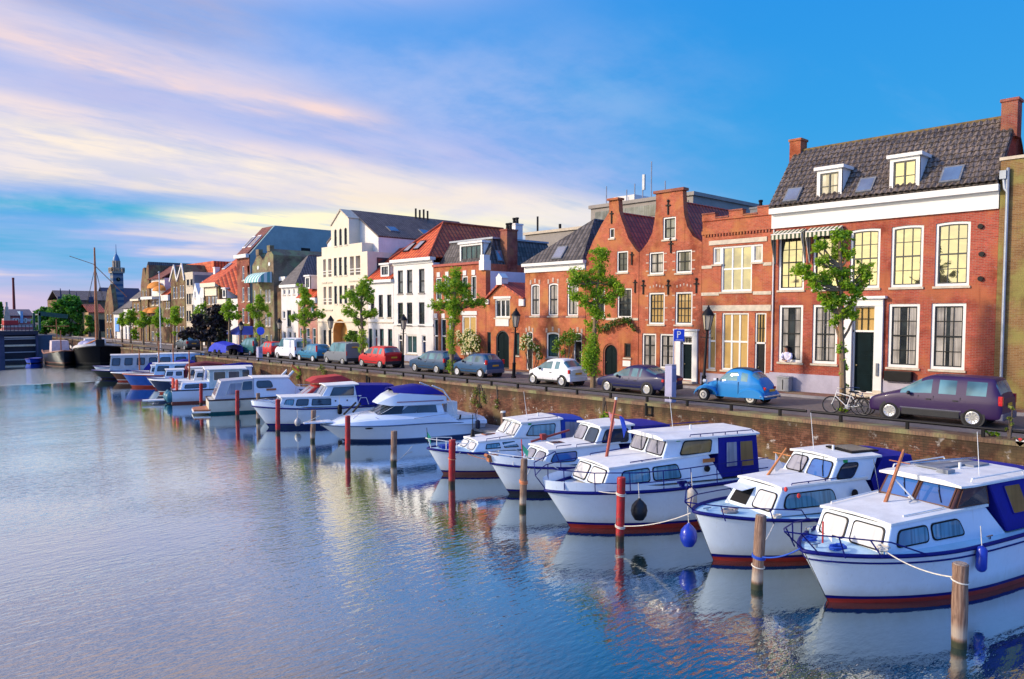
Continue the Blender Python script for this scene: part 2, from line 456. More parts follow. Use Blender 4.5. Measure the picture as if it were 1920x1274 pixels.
def window(root,q,rise=0,fw=.09,fmat=None,cols=2,rows=3,sash='sash',sw=.05,mw=.034,pn='dark',sill='stone',X=FX,rec=.05,split=None,far=False,name='window',proud=0,bars=True,low=None,curt=None,edge=0):
    fmat=fmat or M['white']
    y0,y1,z0,z1=q
    X0=X+rec
    m=MB()
    outer=opening(y0,y1,z0,z1,rise,-.004);inn=opening(y0,y1,z0,z1,rise*.85,fw)
    ringmesh(m,outer,inn,X0,X0+.1)
    iy0,iy1,iz0,iz1=y0+fw,y1-fw,z0+fw,z1-fw
    if far:
        for k in range(1,cols): y=lerp(iy0,iy1,k/cols);m.box(X0+.03,X0+.09,y-mw,y+mw,iz0,iz1)
        for k in range(1,rows): z=lerp(iz0,iz1,k/rows);m.box(X0+.028,X0+.09,iy0,iy1,z-mw,z+mw)
    w=m.build(name,fmat,root)
    if not far and sash:
        m=MB()
        if sw: ringmesh(m,inn,opening(y0,y1,z0,z1,rise*.75,fw+sw),X0+.035,X0+.085)
        if bars:
            for k in range(1,cols): y=lerp(iy0,iy1,k/cols);m.box(X0+.05,X0+.085,y-mw/2,y+mw/2,iz0+sw,iz1-sw)
            for k in range(1,rows):
                z=lerp(iz0,iz1,k/rows);big=(split is not None and k==split);h=mw if big else mw/2
                m.box(X0+(.03 if big else .048),X0+.085,iy0+sw,iy1-sw,z-h,z+h)
        m.build('sash',M[sash] if isinstance(sash,str) else sash,w)
    m=MB();m.poly([(X0+.082,y,z) for y,z in opening(y0,y1,z0,z1,rise*.85,fw-.01)]);m.build('pane',PN['dark' if curt else pn],w)
    if curt:     # a pair of drawn-back curtains
        for a,b in ((iy0-.01,lerp(iy0,iy1,curt)),(lerp(iy0,iy1,1-curt*.9),iy1+.01)):
            m=MB();n=9;m.loft([[(X0+.070+.004*(k%2),lerp(a,b,k/n),iz0-.01),(X0+.070+.004*(k%2),lerp(a,b,k/n),iz1+.01)] for k in range(n+1)],False,False);m.build('curtain',PN[pn],w)
    if sill:
        m=MB();m.box(X-.07,X+.12,y0-.06,y1+.06,z0-.1,z0-.004);m.build('sill',M[sill] if isinstance(sill,str) else sill,w)
    return w
def door(root,q,rise=0,mat=None,X=FX,rec=.14,fanlight=None,panels=True,frame=None,fw=.08,pn='net',knob=True):
    """panelled front door, with a fanlight when its height share is given"""
    mat=mat or M['darkgreen'];y0,y1,z0,z1=q
    m=MB()
    fm=frame or M['white']
    outer=opening(y0,y1,z0,z1,rise,-.004);inn=opening(y0,y1,z0,z1,rise*.9,fw)
    ringmesh(m,outer,inn,X+.05,X+rec+.02)
    zt=z1-fw
    if fanlight:
        zt=z0+(z1-z0)*(1-fanlight);m.box(X+.05,X+rec,y0,y1,zt,zt+.09)
    f=m.build('door_frame',fm,root)
    d=MB();iy0,iy1=y0+fw,y1-fw
    if rise and not fanlight: d.prism([(X+rec,y,z) for y,z in opening(y0,y1,z0,z1,rise*.9,fw-.01)],(.05,0,0))
    else: d.box(X+rec,X+rec+.05,iy0-.01,iy1+.01,z0,zt+.01)
    if panels and not rise:
        for a,b in ((.06,.3),(.36,.62),(.68,.94)):
            za,zb=lerp(z0,zt,a),lerp(z0,zt,b);w=(iy1-iy0)
            d.box(X+rec-.02,X+rec+.01,iy0+w*.16,iy1-w*.16,za,zb)
    if rise and not fanlight: d.box(X+rec-.02,X+rec+.02,(y0+y1)/2-.02,(y0+y1)/2+.02,z0,z1-rise*.3)
    dd=d.build('door',mat,root)
    if knob:
        k=MB();k.ell((X+rec-.05,iy1-.12,lerp(z0,zt,.45)),.04,.04,.04,8,6);k.build('door_knob',paint('brass',(.5,.4,.2),.3,metal=1),dd)
    if fanlight:
        w=MB()
        for k in range(1,3): y=lerp(iy0,iy1,k/3);w.box(X+.07,X+rec-.02,y-.014,y+.014,zt+.09,z1-fw)
        w.box(X+.072,X+rec-.02,iy0,iy1,lerp(zt+.09,z1-fw,.5)-.014,lerp(zt+.09,z1-fw,.5)+.014)
        fl=w.build('fanlight',M['sash'],root)
        g=MB();g.quad((X+rec-.01,iy0-.01,zt+.08),(X+rec-.01,iy1+.01,zt+.08),(X+rec-.01,iy1+.01,z1-fw+.01),(X+rec-.01,iy0-.01,z1-fw+.01));g.build('pane',PN[pn],fl)
    return dd
def roof(root,polys,mat,th=.14,name='roof'):
    m=MB()
    for p in polys: m.slab(p,th)
    return m.build(name,mat,root)
def gable_roof(root,ya,za,yb,zb,yp,zp,X0,X1,mat,over=0,th=.13,lift=.14):
    """ridge runs back from the street"""
    z=lift
    return roof(root,[[(X0,ya-over,za+z),(X1,ya-over,za+z),(X1,yp,zp+z),(X0,yp,zp+z)],[(X0,yb+over,zb+z),(X1,yb+over,zb+z),(X1,yp,zp+z),(X0,yp,zp+z)]],mat,th)
def plane_hit(px,py,p0,n):
    d=ray(px,py);o=V((0,0,EYE));n=V(n);t=(V(p0)-o).dot(n)/d.dot(n);return o+d*t
def rooflight(parent,c,right,up,w,h,mat='roof',fr=None,name='rooflight'):
    c=V(c);right=V(right).normalized();up=V(up).normalized();n=right.cross(up)
    if n.z<0:n=-n
    m=MB()
    q=lambda a,b,o:c+right*(a*w/2)+up*(b*h/2)+n*o
    m.prism([q(-1,-1,0),q(1,-1,0),q(1,1,0),q(-1,1,0)],n*.1)
    o=m.build(name,fr or M['lead'],parent)
    g=MB();s=.82;g.poly([q(-s,-s,.106),q(s,-s,.106),q(s,s,.106),q(-s,s,.106)]);g.build('pane',PN[mat],o);return o
def chimney(parent,xc,yc,w,d,z0,z1,mat,pots=0,potmat=None):
    m=MB();m.box(xc-w/2,xc+w/2,yc-d/2,yc+d/2,z0,z1-.12);m.box(xc-w/2-.05,xc+w/2+.05,yc-d/2-.05,yc+d/2+.05,z1-.12,z1)
    o=m.build('chimney',mat,parent)
    for k in range(pots):
        p=MB();y=yc+(k-(pots-1)/2)*.34;p.lathe((xc,y,z1),[(.13,0),(.11,.35),(.15,.38),(.15,.5),(.05,.52)],8);p.build('chimney_pot',potmat or M['black'],o)
    return o
def dormer(root,xl,xr,yt,yb,X,mat,slope,pn='curt',cols=2,rows=2,win=None,deep=1.9,rname='dormer'):
    """box dormer: front frame on plane X, cheeks running back into the roof"""
    y0,y1,z0,z1=hw(xl,xr,yt,yb,X)
    bd=.16
    m=MB()
    outer=opening(y0,y1,z0,z1);inn=opening(y0,y1,z0,z1,0,bd)
    ringmesh(m,outer,inn,X,X+.12)
    m.box(X+.03,X+deep,y0,y0+.06,z0,z1-.002);m.box(X+.03,X+deep,y1-.06,y1,z0,z1-.002)
    m.box(X-.12,X+deep,y0-.12,y1+.12,z1+.002,z1+.16)
    d=m.build(rname,mat,root)
    mm=MB()
    iy0,iy1,iz0,iz1=y0+bd,y1-bd,z0+bd,z1-bd
    ringmesh(mm,inn,opening(y0,y1,z0,z1,0,bd+.06),X+.04,X+.1)
    for k in range(1,cols): y=lerp(iy0,iy1,k/cols);mm.box(X+.042,X+.1,y-.035,y+.035,iz0,iz1)
    for k in range(1,rows): z=lerp(iz0,iz1,k/rows);mm.box(X+.05,X+.1,iy0,iy1,z-.018,z+.018)
    mm.build('dormer_window',M['greysash'],d)
    g=MB();g.quad((X+.09,iy0-.02,iz0-.02),(X+.09,iy1+.02,iz0-.02),(X+.09,iy1+.02,iz1+.02),(X+.09,iy0-.02,iz1+.02));g.build('pane',PN[pn],d)
    return d
def outl(pts,base=-.1):
    """pixel outline left to right -> (y,z) polygon closed down to the base"""
    p=[on_x(x,y) for x,y in pts]
    return [(p[-1][0],base)]+[q for q in reversed(p)]+[(p[0][0],base)]
def pipe(root,pts,r=.06,mat=None,name='downpipe'):
    m=MB();m.tube(pts,r,8);return m.build(name,mat or M['zinc'],root)
def house(name,label,y,group=None):
    return thing(name,label,'house',(FX,y,0),world=True,group=group)
# ---------------------------------------------------------------- A: tan brick house at the right edge
h=house('brick_house','tan brown brick house with grey downpipe beside the wide corniced red house',4)
facade(h,[(-4,-.1),(9.16,-.1),(9.16,10.55),(-4,10.55)],[],BTAN,9,X=36.93)
bx(h,'coping',M['stone'],36.86,37.3,-4,9.2,10.55,10.68)
bx(h,'upper_wall',BR,39.6,45,-4,8.75,9.6,13.2)
bx(h,'upper_coping',M['white'],39.5,45.1,-4,8.85,13.2,13.42)
yp=FY(1881,36.8)
pipe(h,[(36.98,9.05,10.1),(36.8,9.02,9.9),(36.8,yp+.1,9.35),(36.8,yp,9.2),(36.8,yp,0.1)],.065)
bx(h,'pipe_head',M['zinc'],36.68,36.93,8.9,9.14,9.75,10.1)
pipe(h,[(36.8,yp,10.2),(36.8,yp,9.1)],.065)
# ---------------------------------------------------------------- B: big red house with white cornice
h=house('town_house','wide red brick house with white cornice, two white dormers and five upper windows',14.3)
y0,y1=9.18,19.45
up=row([(1596,1648,431,541),(1668,1728,422,538),(1750,1816,415,537)])
d=(up[1][0]+up[1][1]-up[2][0]-up[2][1])/2
ww=up[1][1]-up[1][0]
c3=(up[0][0]+up[0][1])/2
ups=[[c-ww/2,c+ww/2,up[0][2],up[0][3]] for c in (c3+2*d*.98,c3+d*.98,c3,c3-d,c3-2*d)]
lo=row([(1460,1505,572,679),(1523,1570,572,682),(1665,1723.5,570,690),(1745,1810,568,695)])
dr=hw(1598,1640,574,736)
dr[2]=.28
facade(h,[(y0,-.1),(y1,-.1),(y1,8.55),(y0,8.55)],[opening(*q,rise=.05) for q in ups]+[opening(*q,rise=.0) for q in lo]+[opening(*dr)],BR,5.2)
kinds=['curt','sky','sky','sky','sky']
for i,q in enumerate(ups): window(h,q,rise=.05,fw=.11,cols=3,rows=4,split=2,pn='sky',sash='greysash' if i>1 else 'sash',sill='stone')
for i,q in enumerate(lo): window(h,q,fw=.13,cols=3,rows=4,split=2,pn='curt',curt=(.34,.46,.40,.45)[i],sash='sash',sill='stone')
door(h,dr,fanlight=.30,pn='blind',fw=.07)
by0,by1=dr[0],dr[1];tz=dr[3]
bx(h,'door_surround',M['white'],(36.86,37.02,by1,by1+.38,.45,tz),(36.86,37.02,by0-.38,by0,.45,tz),(36.84,37.02,by0-.38,by1+.38,tz,tz+.34),(36.70,37.02,by0-.52,by1+.52,tz+.34,tz+.46))
bx(h,'pilaster_base',M['stone'],(36.83,37.02,by1-.002,by1+.4,.1,.448),(36.83,37.02,by0-.4,by0+.002,.1,.448))
bx(h,'door_step',M['stone'],(36.45,37.16,by0-.42,by1+.42,.0,.14),(36.6,37.14,by0-.38,by1+.38,.143,.27))
bx(h,'doorbell_panel',M['lead'],36.80,36.86,by0-.25,by0-.14,1.15,1.75)
for a,b in ((y0,by0-.42),(by1+.42,y1)): bx(h,'plinth',M['plinth'],36.95,37.0,a,b,-.1,1.02)
bx(h,'cornice',M['white'],(36.88,37.02,y0,y1,8.55,9.28),(36.62,37.25,y0-.03,y1+.03,9.28,9.56))
rx,rz=39.35,12.85
sl=V((rx-36.6,0,rz-9.55)).normalized();nn=V((-sl.z,0,sl.x))
m=MB();A0=V((36.58,y0,9.70));run=V((rx-36.62,0,rz-9.66));Ls=run.length;ud=run.normalized();nr_=12;NC=int((y1+.05-y0)/.262);pr_=[(0,0),(.18,.035),(.36,.045),(.54,.03),(.72,-.004),(.88,-.012)]
for r_ in range(nr_):
    rw=[[],[]]
    for c_ in range(NC):
        jit=.006*math.sin(c_*12.9+r_*7.3)
        for fx,hh in pr_:
            yy=y0+(c_+fx)*(y1+.05-y0)/NC
            for e_,(sv,lf) in enumerate(((r_-.10,.045),(r_+1,.0))):
                rw[e_].append(A0+V((0,yy-y0,0))+ud*(sv*Ls/nr_)+nn*(hh+lf+jit))
    m.loft(rw,False,False)
    m.loft([[p-nn*.04 for p in rw[0]],rw[0]],False,False,False)
m.build('roof_tiles',M['tiledark2'],h,sharp=60)
roof(h,[[(36.62,y0,9.62),(36.62,y1+.05,9.62),(rx,y1+.05,rz-.04),(rx,y0,rz-.04)],[(42.3,y0,9.6),(42.3,y1+.05,9.6),(rx,y1+.05,rz),(rx,y0,rz)]],M['tiledark'])
m=MB();m.cyl((rx,y0,rz+.02),(rx,y1+.05,rz+.02),.11,n=8);m.build('ridge_tiles',paint('mossy_ridge',(.16,.11,.04),.9,.3,4),h)
m=MB()
for y in (y0+.02,y1-.15): m.prism([(37.1,y,8.6),(42.2,y,8.6),(42.2,y,9.5),(rx,y,rz-.12),(37.1,y,9.5)],(0,.13,0))
m.build('gable_wall',BR,h)
dormer(h,1531.5,1578,318,380,36.74,M['white'],None,'curt')
dormer(h,1668,1724,295,364,36.74,M['white'],None,'sky')
for px,py,w_,h_ in ((1488,369,.78,.95),(1625,351,.75,.95),(1786,331,.85,1.0)):
    c=plane_hit(px,py,(36.62,14,9.66),nn)+nn*.075;rooflight(h,c,(0,1,0),sl,w_,h_)
chimney(h,rx+.1,y1-.12,.75,.62,rz-1.0,on_y(1492,263,y1)[1],BRO)
chimney(h,rx-.35,y0+.15,.7,.62,rz-1.0,on_y(1898,181,y0)[1],BRD)
m=MB()
for px,py in ((1839,425),(1841,477),(1839,523)):
    y,z=on_x(px,py);m.cyl((36.9,y,z),(37.01,y,z),.11,n=10)
m.build('wall_anchor',M['black'],h)
bx(h,'letter_box',M['black'],36.72,36.99,on_x(1713,700)[0],on_x(1661,700)[0],on_x(1687,715)[1],on_x(1687,696)[1],bevel=.03)
pipe(h,[(36.93,y1-.12,8.5),(36.93,y1-.12,1.1)],.04,M['pinkwhite'])
awn=stripes('awning_stripe_cream_green',(.62,.56,.42),(.03,.06,.03),.22,0)
for q in ups[:2]:
    a,b,zz0,zz1=q[0]-.12,q[1]+.12,q[2],q[3]
    m=MB();m.prism([(36.9,a,zz1+.22),(36.35,a,zz1-.02),(36.35,b,zz1-.02),(36.9,b,zz1+.22)],(0,0,.03))
    m.box(36.33,36.36,a,b,zz1-.26,zz1-.03)
    for y in (a,b-.02): m.prism([(36.9,y,zz1+.2),(36.36,y,zz1-.05),(36.36,y,zz1-.3),(36.8,y,zz1-1.5),(36.92,y,zz1-1.5)],(0,.02,0))
    aw=m.build('window_awning',awn,h)
    m=MB();m.cyl((36.36,a,zz1),(36.36,b,zz1),.025);m.cyl((36.4,a,zz1-.05),(36.92,a,zz1-1.45),.018);m.cyl((36.4,b,zz1-.05),(36.92,b,zz1-1.45),.018);m.build('awning_frame',M['white'],aw)
person_at=lo[0]
# ---------------------------------------------------------------- C: crenellated parapet
h=house('parapet_house','narrow brick house with a stepped parapet and large white gridded windows',21.5)
y0,y1=19.45,23.68
ctr=hw(1352,1410,461,547);sl_=hw(1337,1352,463,490);sr=hw(1410,1430,459,484)
sl_[0]=ctr[1]+.002;sr[1]=ctr[0]-.002;zt=ctr[3];sl_[3]=sr[3]=zt;sl_[2]=sr[2]=zt-.95
hol=[(sr[0],sr[2]),(ctr[0],sr[2]),(ctr[0],ctr[2]),(ctr[1],ctr[2]),(ctr[1],sr[2]),(sl_[1],sr[2]),(sl_[1],zt),(sr[0],zt)]
g1=hw(1328,1342,587,694);g2=hw(1353,1403,587,695);gd=hw(1415,1436,587,700);g1[2]=g2[2];g1[3]=gd[3]=g2[3];gd[2]=.2
pz=9.3
facade(h,[(y0,-.1),(y1,-.1),(y1,pz),(y0,pz)],[hol,opening(*g1),opening(*g2),opening(*gd)],BR2,8)
m=MB()
n=5;W_=(y1-y0)/n
for k in range(n):
    hh=[.45,.12,.42,.12,.38][k];m.box(36.93,37.25,y0+k*W_+.002,y0+(k+1)*W_-.002,pz,pz+hh)
m.box(36.9,37.0,y0,y1,8.55,8.75)
for k in range(22): y=y0+.1+k*(y1-y0-.2)/22;m.box(36.92,37.0,y,y+.09,8.42,8.55)
m.build('parapet',BR2,h)
bx(h,'coping',BRD,(36.88,37.3,y0,y0+W_,pz+.45,pz+.52),(36.88,37.3,y0+2*W_,y0+3*W_,pz+.42,pz+.49),(36.88,37.3,y0+4*W_,y1,pz+.38,pz+.45),(36.88,37.3,y0+W_+.004,y0+2*W_-.004,pz+.12,pz+.19),(36.88,37.3,y0+3*W_+.004,y0+4*W_-.004,pz+.12,pz+.19))
bx(h,'lintel',M['stone'],(36.95,37.0,sr[0]-.25,sl_[1]+.25,zt+.12,zt+.36),(36.95,37.0,y0,y1-.1,g2[3]+.1,g2[3]+.42))
bx(h,'string_course',M['stone'],(36.96,37.0,y0,sr[0]-.05,sr[2]-.22,sr[2]-.05),(36.96,37.0,sl_[1]+.05,y1,sr[2]-.22,sr[2]-.05),(36.96,37.0,y0,ctr[0]-.1,ctr[2]-.2,ctr[2]-.02),(36.96,37.0,ctr[1]+.1,y1,ctr[2]-.2,ctr[2]-.02))
bx(h,'plinth',M['plinth'],(36.95,37,y0,gd[0]-.05,-.1,.95),(36.95,37,gd[1]+.05,y1,-.1,.75))
window(h,ctr,fw=.08,cols=3,rows=2,sash='white',sw=.03,mw=.09,pn='sky',sill='stone')
window(h,sl_,fw=.08,cols=1,rows=1,sash='white',sw=.03,pn='curt',sill='stone');window(h,sr,fw=.08,cols=1,rows=1,sash='white',sw=.03,pn='curt',sill='stone')
window(h,g2,fw=.08,cols=3,rows=2,sash='white',sw=.02,mw=.1,pn='blind');window(h,g1,fw=.06,cols=1,rows=2,sash='white',sw=.02,mw=.1,pn='blind')
door(h,gd,fanlight=.42,pn='blind',mat=M['black'])
bx(h,'flat_roof',M['lead'],37.3,44.9,y0+.05,y1-.05,pz-.1,pz+.05)
# ---------------------------------------------------------------- D: tall bell gable
h=house('gabled_house','tall red house with a bell shaped gable rising above its neighbours',26)
y0,y1=23.70,28.08
zv=on_x(1199,473)[1]
ol=[(23.70,-.1),(y1,-.1)]+[on_x(x,y) for x,y in ((1199,474),(1206,466),(1214,455),(1223,437),(1227.5,412),(1230,388),(1230,364),(1280,357),(1281,380),(1282.5,402),(1288.5,425),(1299,443),(1313.5,455))]
ol[-1]=(23.70,ol[-1][1]);ol[2]=(y1,ol[2][1])
t1=hw(1243,1267,407,449);r2=row([(1217,1244.5,473,514),(1267,1297,469,512)]);r1=row([(1216,1246,548.5,608.5),(1266,1298,548,609)])
g=row([(1204,1230,626,690),(1237,1265,626,690)]);gd=hw(1277,1299,631,718);gd[2]=.25
facade(h,ol,[opening(*q) for q in [t1]+r2+r1+g+[gd]],BR2,.4)
window(h,t1,cols=2,rows=2,split=1,pn='net');
for i,q in enumerate(r2): window(h,q,cols=2,rows=2,split=1,pn='curt',curt=(.45,.2)[i])
for q in r1: window(h,q,fw=.1,cols=4,rows=4,split=2,pn='blind')
for q in g: window(h,q,fw=.1,cols=2,rows=3,split=2,pn='curt',curt=.42)
door(h,gd,fanlight=.18,pn='curt')
a,b,tz=gd[0],gd[1],gd[3]
bx(h,'door_surround',M['white'],(36.88,37.02,b,b+.34,.12,tz),(36.88,37.02,a-.34,a,.12,tz),(36.86,37.02,a-.34,b+.34,tz,tz+.32),(36.76,37.02,a-.42,b+.42,tz+.32,tz+.42))
bx(h,'door_step',M['stone'],36.5,37.16,a-.3,b+.3,0,.22)
zc=max(z for y,z in ol);yc=(y0+y1)/2
bx(h,'gable_coping',BRD,36.9,37.45,on_x(1280.5,360)[0]-.1,on_x(1229,360)[0]+.1,zc,zc+.16)
m=MB()
m.prism([(37.4,y0,-.1),(37.4,y1,-.1),(37.4,y1,7.3),(37.4,yc,10.55),(37.4,y0,7.3)],(11,0,0));m.build('side_wall',BR2,h)
gable_roof(h,y0,7.25,y1,7.25,yc,10.7,37.38,48.4,M['tilered'])
m=MB()
for q in r1+r2:
    for k in range(3): z=lerp(q[2],q[3],.12+.38*k);m.box(36.985,37.0,q[0]-.22,q[0]-.03,z,z+.07);m.box(36.985,37.0,q[1]+.03,q[1]+.22,z,z+.07)
    if q in r1:
        for k in range(5): y=lerp(q[0],q[1],.1+.2*k);m.box(36.985,37,y-.04,y+.04,q[3]+.36-.05*abs(k-2),q[3]+.5-.05*abs(k-2))
m.build('stone_block',paint('block_stone',(.50,.36,.28),.8,.2,5),h)
m=MB()
for px,py in ((1206.5,540),(1253,540),(1306,537),(1253,390),(1258,462)):
    y,z=on_x(px,py);m.box(36.93,37,y-.035,y+.035,z-.4,z+.3);m.box(36.93,37,y-.16,y+.16,z+.1,z+.17);m.ell((36.95,y,z+.4),.05,.09,.09,8,6)
m.build('wall_anchor',M['black'],h)
chimney(h,47,yc-.3,1.0,1.0,9.8,on_y(1408,380,yc)[1]-.3,M['lead'],1)
# ---------------------------------------------------------------- E: low gable with round arch door
h=house('gabled_house','red gabled house with a dark round arched doorway and chimney topped gable',30.2)
y0,y1=28.12,32.38
ol=[(y0,-.1),(y1,-.1)]+[on_x(x,y) for x,y in ((1097,484),(1112,452),(1128,421),(1142,398),(1142,377),(1159.5,375),(1160.5,396),(1168,419),(1178,447),(1190,466),(1198.5,474))]
ol[-1]=(y0,ol[-1][1]);ol[2]=(y1,ol[2][1])
s1=hw(1142.6,1152,428,447);a1=hw(1156.4,1177.5,471,511);b1=hw(1157.4,1184.4,541,596);b2=[b1[0]+2.15,b1[1]+2.0,b1[2],b1[3]]
ad=hw(1130.5,1158.5,644,706);ad[2]=.1;sm=hw(1170.6,1182.7,644,671)
facade(h,ol,[opening(*q) for q in (s1,a1,b1,b2,sm)]+[opening(*ad,rise=.62)],BR2,.4)
window(h,s1,cols=1,rows=1,fw=.07,pn='dark');window(h,a1,cols=2,rows=3,pn='dark');window(h,b1,cols=3,rows=4,split=2,pn='dark');window(h,b2,cols=3,rows=4,split=2,pn='dark');window(h,sm,cols=2,rows=1,fw=.05,fmat=paint('brown_frame',(.1,.04,.02)),pn='dark')
door(h,ad,rise=.62,mat=M['darkgreen'],frame=BRD,fw=.1)
yc=(y0+y1)/2
m=MB();m.prism([(37.4,y0,-.1),(37.4,y1,-.1),(37.4,y1,7.1),(37.4,yc,10.3),(37.4,y0,7.1)],(8,0,0));m.build('side_wall',BR2,h)
gable_roof(h,y0,7.05,y1,7.05,yc,10.45,37.38,45.4,M['tilered'])
ya,yb=on_x(1160,376)[0],on_x(1141.5,377)[0];zt=on_x(1150,376)[1]
bx(h,'gable_cap',BRO,36.85,37.5,ya-.05,yb+.05,zt,zt+.13)
y,z=on_x(1175.5,682);bx(h,'wall_plate',M['white'],36.95,37.0,y-.3,y+.3,z-.18,z+.18)
m=MB()
for px,py in ((1191,534),(1147,405),(1185,482)):
    y,z=on_x(px,py);m.box(36.93,37,y-.03,y+.03,z-.5,z+.3);m.box(36.93,37,y-.14,y+.14,z+.1,z+.16)
m.build('wall_anchor',M['black'],h)
bx(h,'string_course',M['stone'],(36.96,37,y0,b1[0]-.1,b1[2]-.16,b1[2]-.02),(36.96,37,b1[1]+.1,b2[0]-.1,b1[2]-.16,b1[2]-.02))
# ---------------------------------------------------------------- F: white cornice, dark hipped roof
h=house('brick_house','two storey red brick house with a broad white cornice and dark hipped roof',35.2)
y0,y1=32.42,38.08
u=row([(994.8,1011.8,534,593.4),(1028,1046.5,531,593),(1063.5,1084,528,592)])
g=[hw(986,999,623,692),hw(1024.5,1048.5,623,672),hw(1075,1091,623,692)]
for q in g: q[3]=g[1][3]
g[0][2]=g[2][2]=.15
g[0][1]=min(g[0][1],y1-.12)
zc0=7.0;zc1=7.62
facade(h,[(y0,-.1),(y1,-.1),(y1,zc0),(y0,zc0)],[opening(*q,rise=.09) for q in u+g],BRO,8)
for q in u: window(h,q,rise=.09,fw=.11,cols=1,rows=2,split=1,mw=.05,pn='curt',curt=.44)
window(h,g[1],rise=.09,fw=.12,cols=1,rows=1,pn='teal',bars=False)
door(h,g[0],rise=.09,fanlight=.22,mat=M['black'],pn='curt');door(h,g[2],rise=.09,fanlight=.22,mat=M['black'],pn='curt')
bx(h,'cornice',M['white'],(36.9,37.02,y0,y1,zc0-.0,zc1-.2),(36.66,37.2,y0-.05,y1+.05,zc1-.2,zc1))
m=MB()
for q in u+g:
    yc=(q[0]+q[1])/2
    for k in (-2,0,2): m.box(36.975,37,yc+k*(q[1]-q[0])*.24-.08,yc+k*(q[1]-q[0])*.24+.08,q[3]+.06-abs(k)*.05,q[3]+.36-abs(k)*.05)
m.build('keystone',paint('block_stone',(.50,.36,.28),.8,.2,5),h)
bx(h,'string_course',BRD,36.97,37,y0,y1,3.85,4.0)
rp=(38.9,y0+.9,10.55);rp2=(44.5,y0+.9,10.55)
e=zc1+.03
F1=[(36.66,y1,e),(36.66,y0,e),(36.66+.0,y0,e),rp][:2]+[rp]
roof(h,[[(36.66,y1,e),(36.66,y0,e),rp],[(36.66,y1,e),rp,rp2,(45,y1,e)],[(36.66,y0,e),(45,y0,e),rp2,rp],[(45,y0,e),(45,y1,e),rp2]],M['tileblack'])
a_=V((36.66,y1,e));b_=V((36.66,y0,e));nr=(b_-a_).cross(V(rp)-a_).normalized()
c=plane_hit(1050,475,a_,nr);su=V((0,1,0)).cross(nr);su=su if su.z>0 else -su
rooflight(h,c+nr*.0,(0,1,0),su,.9,1.1)
# ---------------------------------------------------------------- G: small gable with arch door
h=house('coach_house','small brick gabled coach house with a wide dark arched door and white finial',40.2)
y0,y1=38.1,42.28
ol=[(y0,-.1),(y1,-.1)]+[(y1,on_x(912,562)[1]),on_x(940,532),(y0,on_x(985,562)[1])]
uq=hw(928,956,561,596);ad=hw(930,954.5,620,693);ad[2]=.1;s1=hw(913.5,920.5,623,664);s2=hw(965,974,623,671);s2[2]=s1[2];s2[3]=s1[3]
facade(h,ol,[opening(*uq),opening(*ad,rise=.5),opening(*s1),opening(*s2)],BRO,8)
yc=ol[3][0];zp=ol[3][1]
gable_roof(h,y0,ol[4][1],y1,ol[2][1],yc,zp,36.8,45.2,M['tilered'],lift=.13)
window(h,uq,cols=3,rows=1,fw=.08,sash='white',sw=.03,mw=.1,pn='dark',sill='stone')
bx(h,'stone_panel',M['pinkwhite'],36.95,37,uq[0]+.1,uq[1]-.1,uq[2]-.62,uq[2]-.1);bx(h,'stone_lintel',M['pinkwhite'],36.95,37,uq[0]-.12,uq[1]+.12,uq[3]+.02,uq[3]+.2)
door(h,ad,rise=.5,mat=M['darkgreen'],fw=.09,frame=M['greysash']);
for q in (s1,s2): window(h,q,cols=1,rows=2,fw=.06,pn='teal',fmat=M['greysash'])
m=MB();m.box(36.75,37.4,yc-.3,yc+.3,zp-.1,zp+.4);m.prism([(36.75,yc-.36,zp+.4),(36.75,yc+.36,zp+.4),(36.75,yc,zp+.75)],(.65,0,0));m.build('finial',M['white'],h)
bx(h,'corner_stone',M['pinkwhite'],(36.85,37.35,y0,y0+.5,ol[4][1]-.45,ol[4][1]+.05),(36.9,37.3,y1-.35,y1,ol[2][1]-.35,ol[2][1]))
# ---------------------------------------------------------------- H: dark mansard, brick chimney
h=house('brick_house','brick house with a dark mansard roof, long white dormer and tall chimney',45.5)
y0,y1=42.32,48.76
u=row([(817,828,521,565),(833,844,520,565),(866,877,518,562),(883,893,516.5,561)])
g=[hw(813.5,821.5,598,663),hw(826.6,836.5,598,663),hw(842,851,598,663),hw(866,893,592,664)]
for q in g[:3]: q[2]=.15;q[3]=g[0][3]
facade(h,[(y0,-.1),(y1,-.1),(y1,7.9),(y0,7.9)],[opening(*q) for q in u+g],BR2,8)
for q in u: window(h,q,cols=1,rows=2,split=1,fw=.1,pn='teal',mw=.05)
for q in g[:2]: door(h,q,fanlight=.4,mat=M['black'],pn='teal')
window(h,g[2],cols=1,rows=2,fw=.1,pn='dark');window(h,g[3],cols=2,rows=2,fw=.1,sash='white',mw=.09,pn='blind')
m=MB()
for q in u+g[:3]: yc=(q[0]+q[1])/2;m.box(36.96,37,yc-.2,yc+.2,q[3]+.04,q[3]+.42)
m.box(36.96,37,g[3][0]-.1,g[3][1]+.1,g[3][3]+.04,g[3][3]+.34);m.build('lintel',M['pinkwhite'],h)
bx(h,'coping',paint('red_coping',(.35,.07,.05)),36.85,37.4,y0+.6,y1,7.9,8.08)
bx(h,'corner_scroll',M['white'],(36.8,37.5,y0-.02,y0+.55,7.4,8.15),(36.85,37.45,y0+.05,y0+.48,8.15,8.55))
m=MB();m.box(37.45,45.1,y0-.03,y0-.003,-.1,7.35);m.build('side_wall',paint('blue_white_render',(.62,.64,.72),.7,.06,.8,streak=.2),h)
mz=9.9
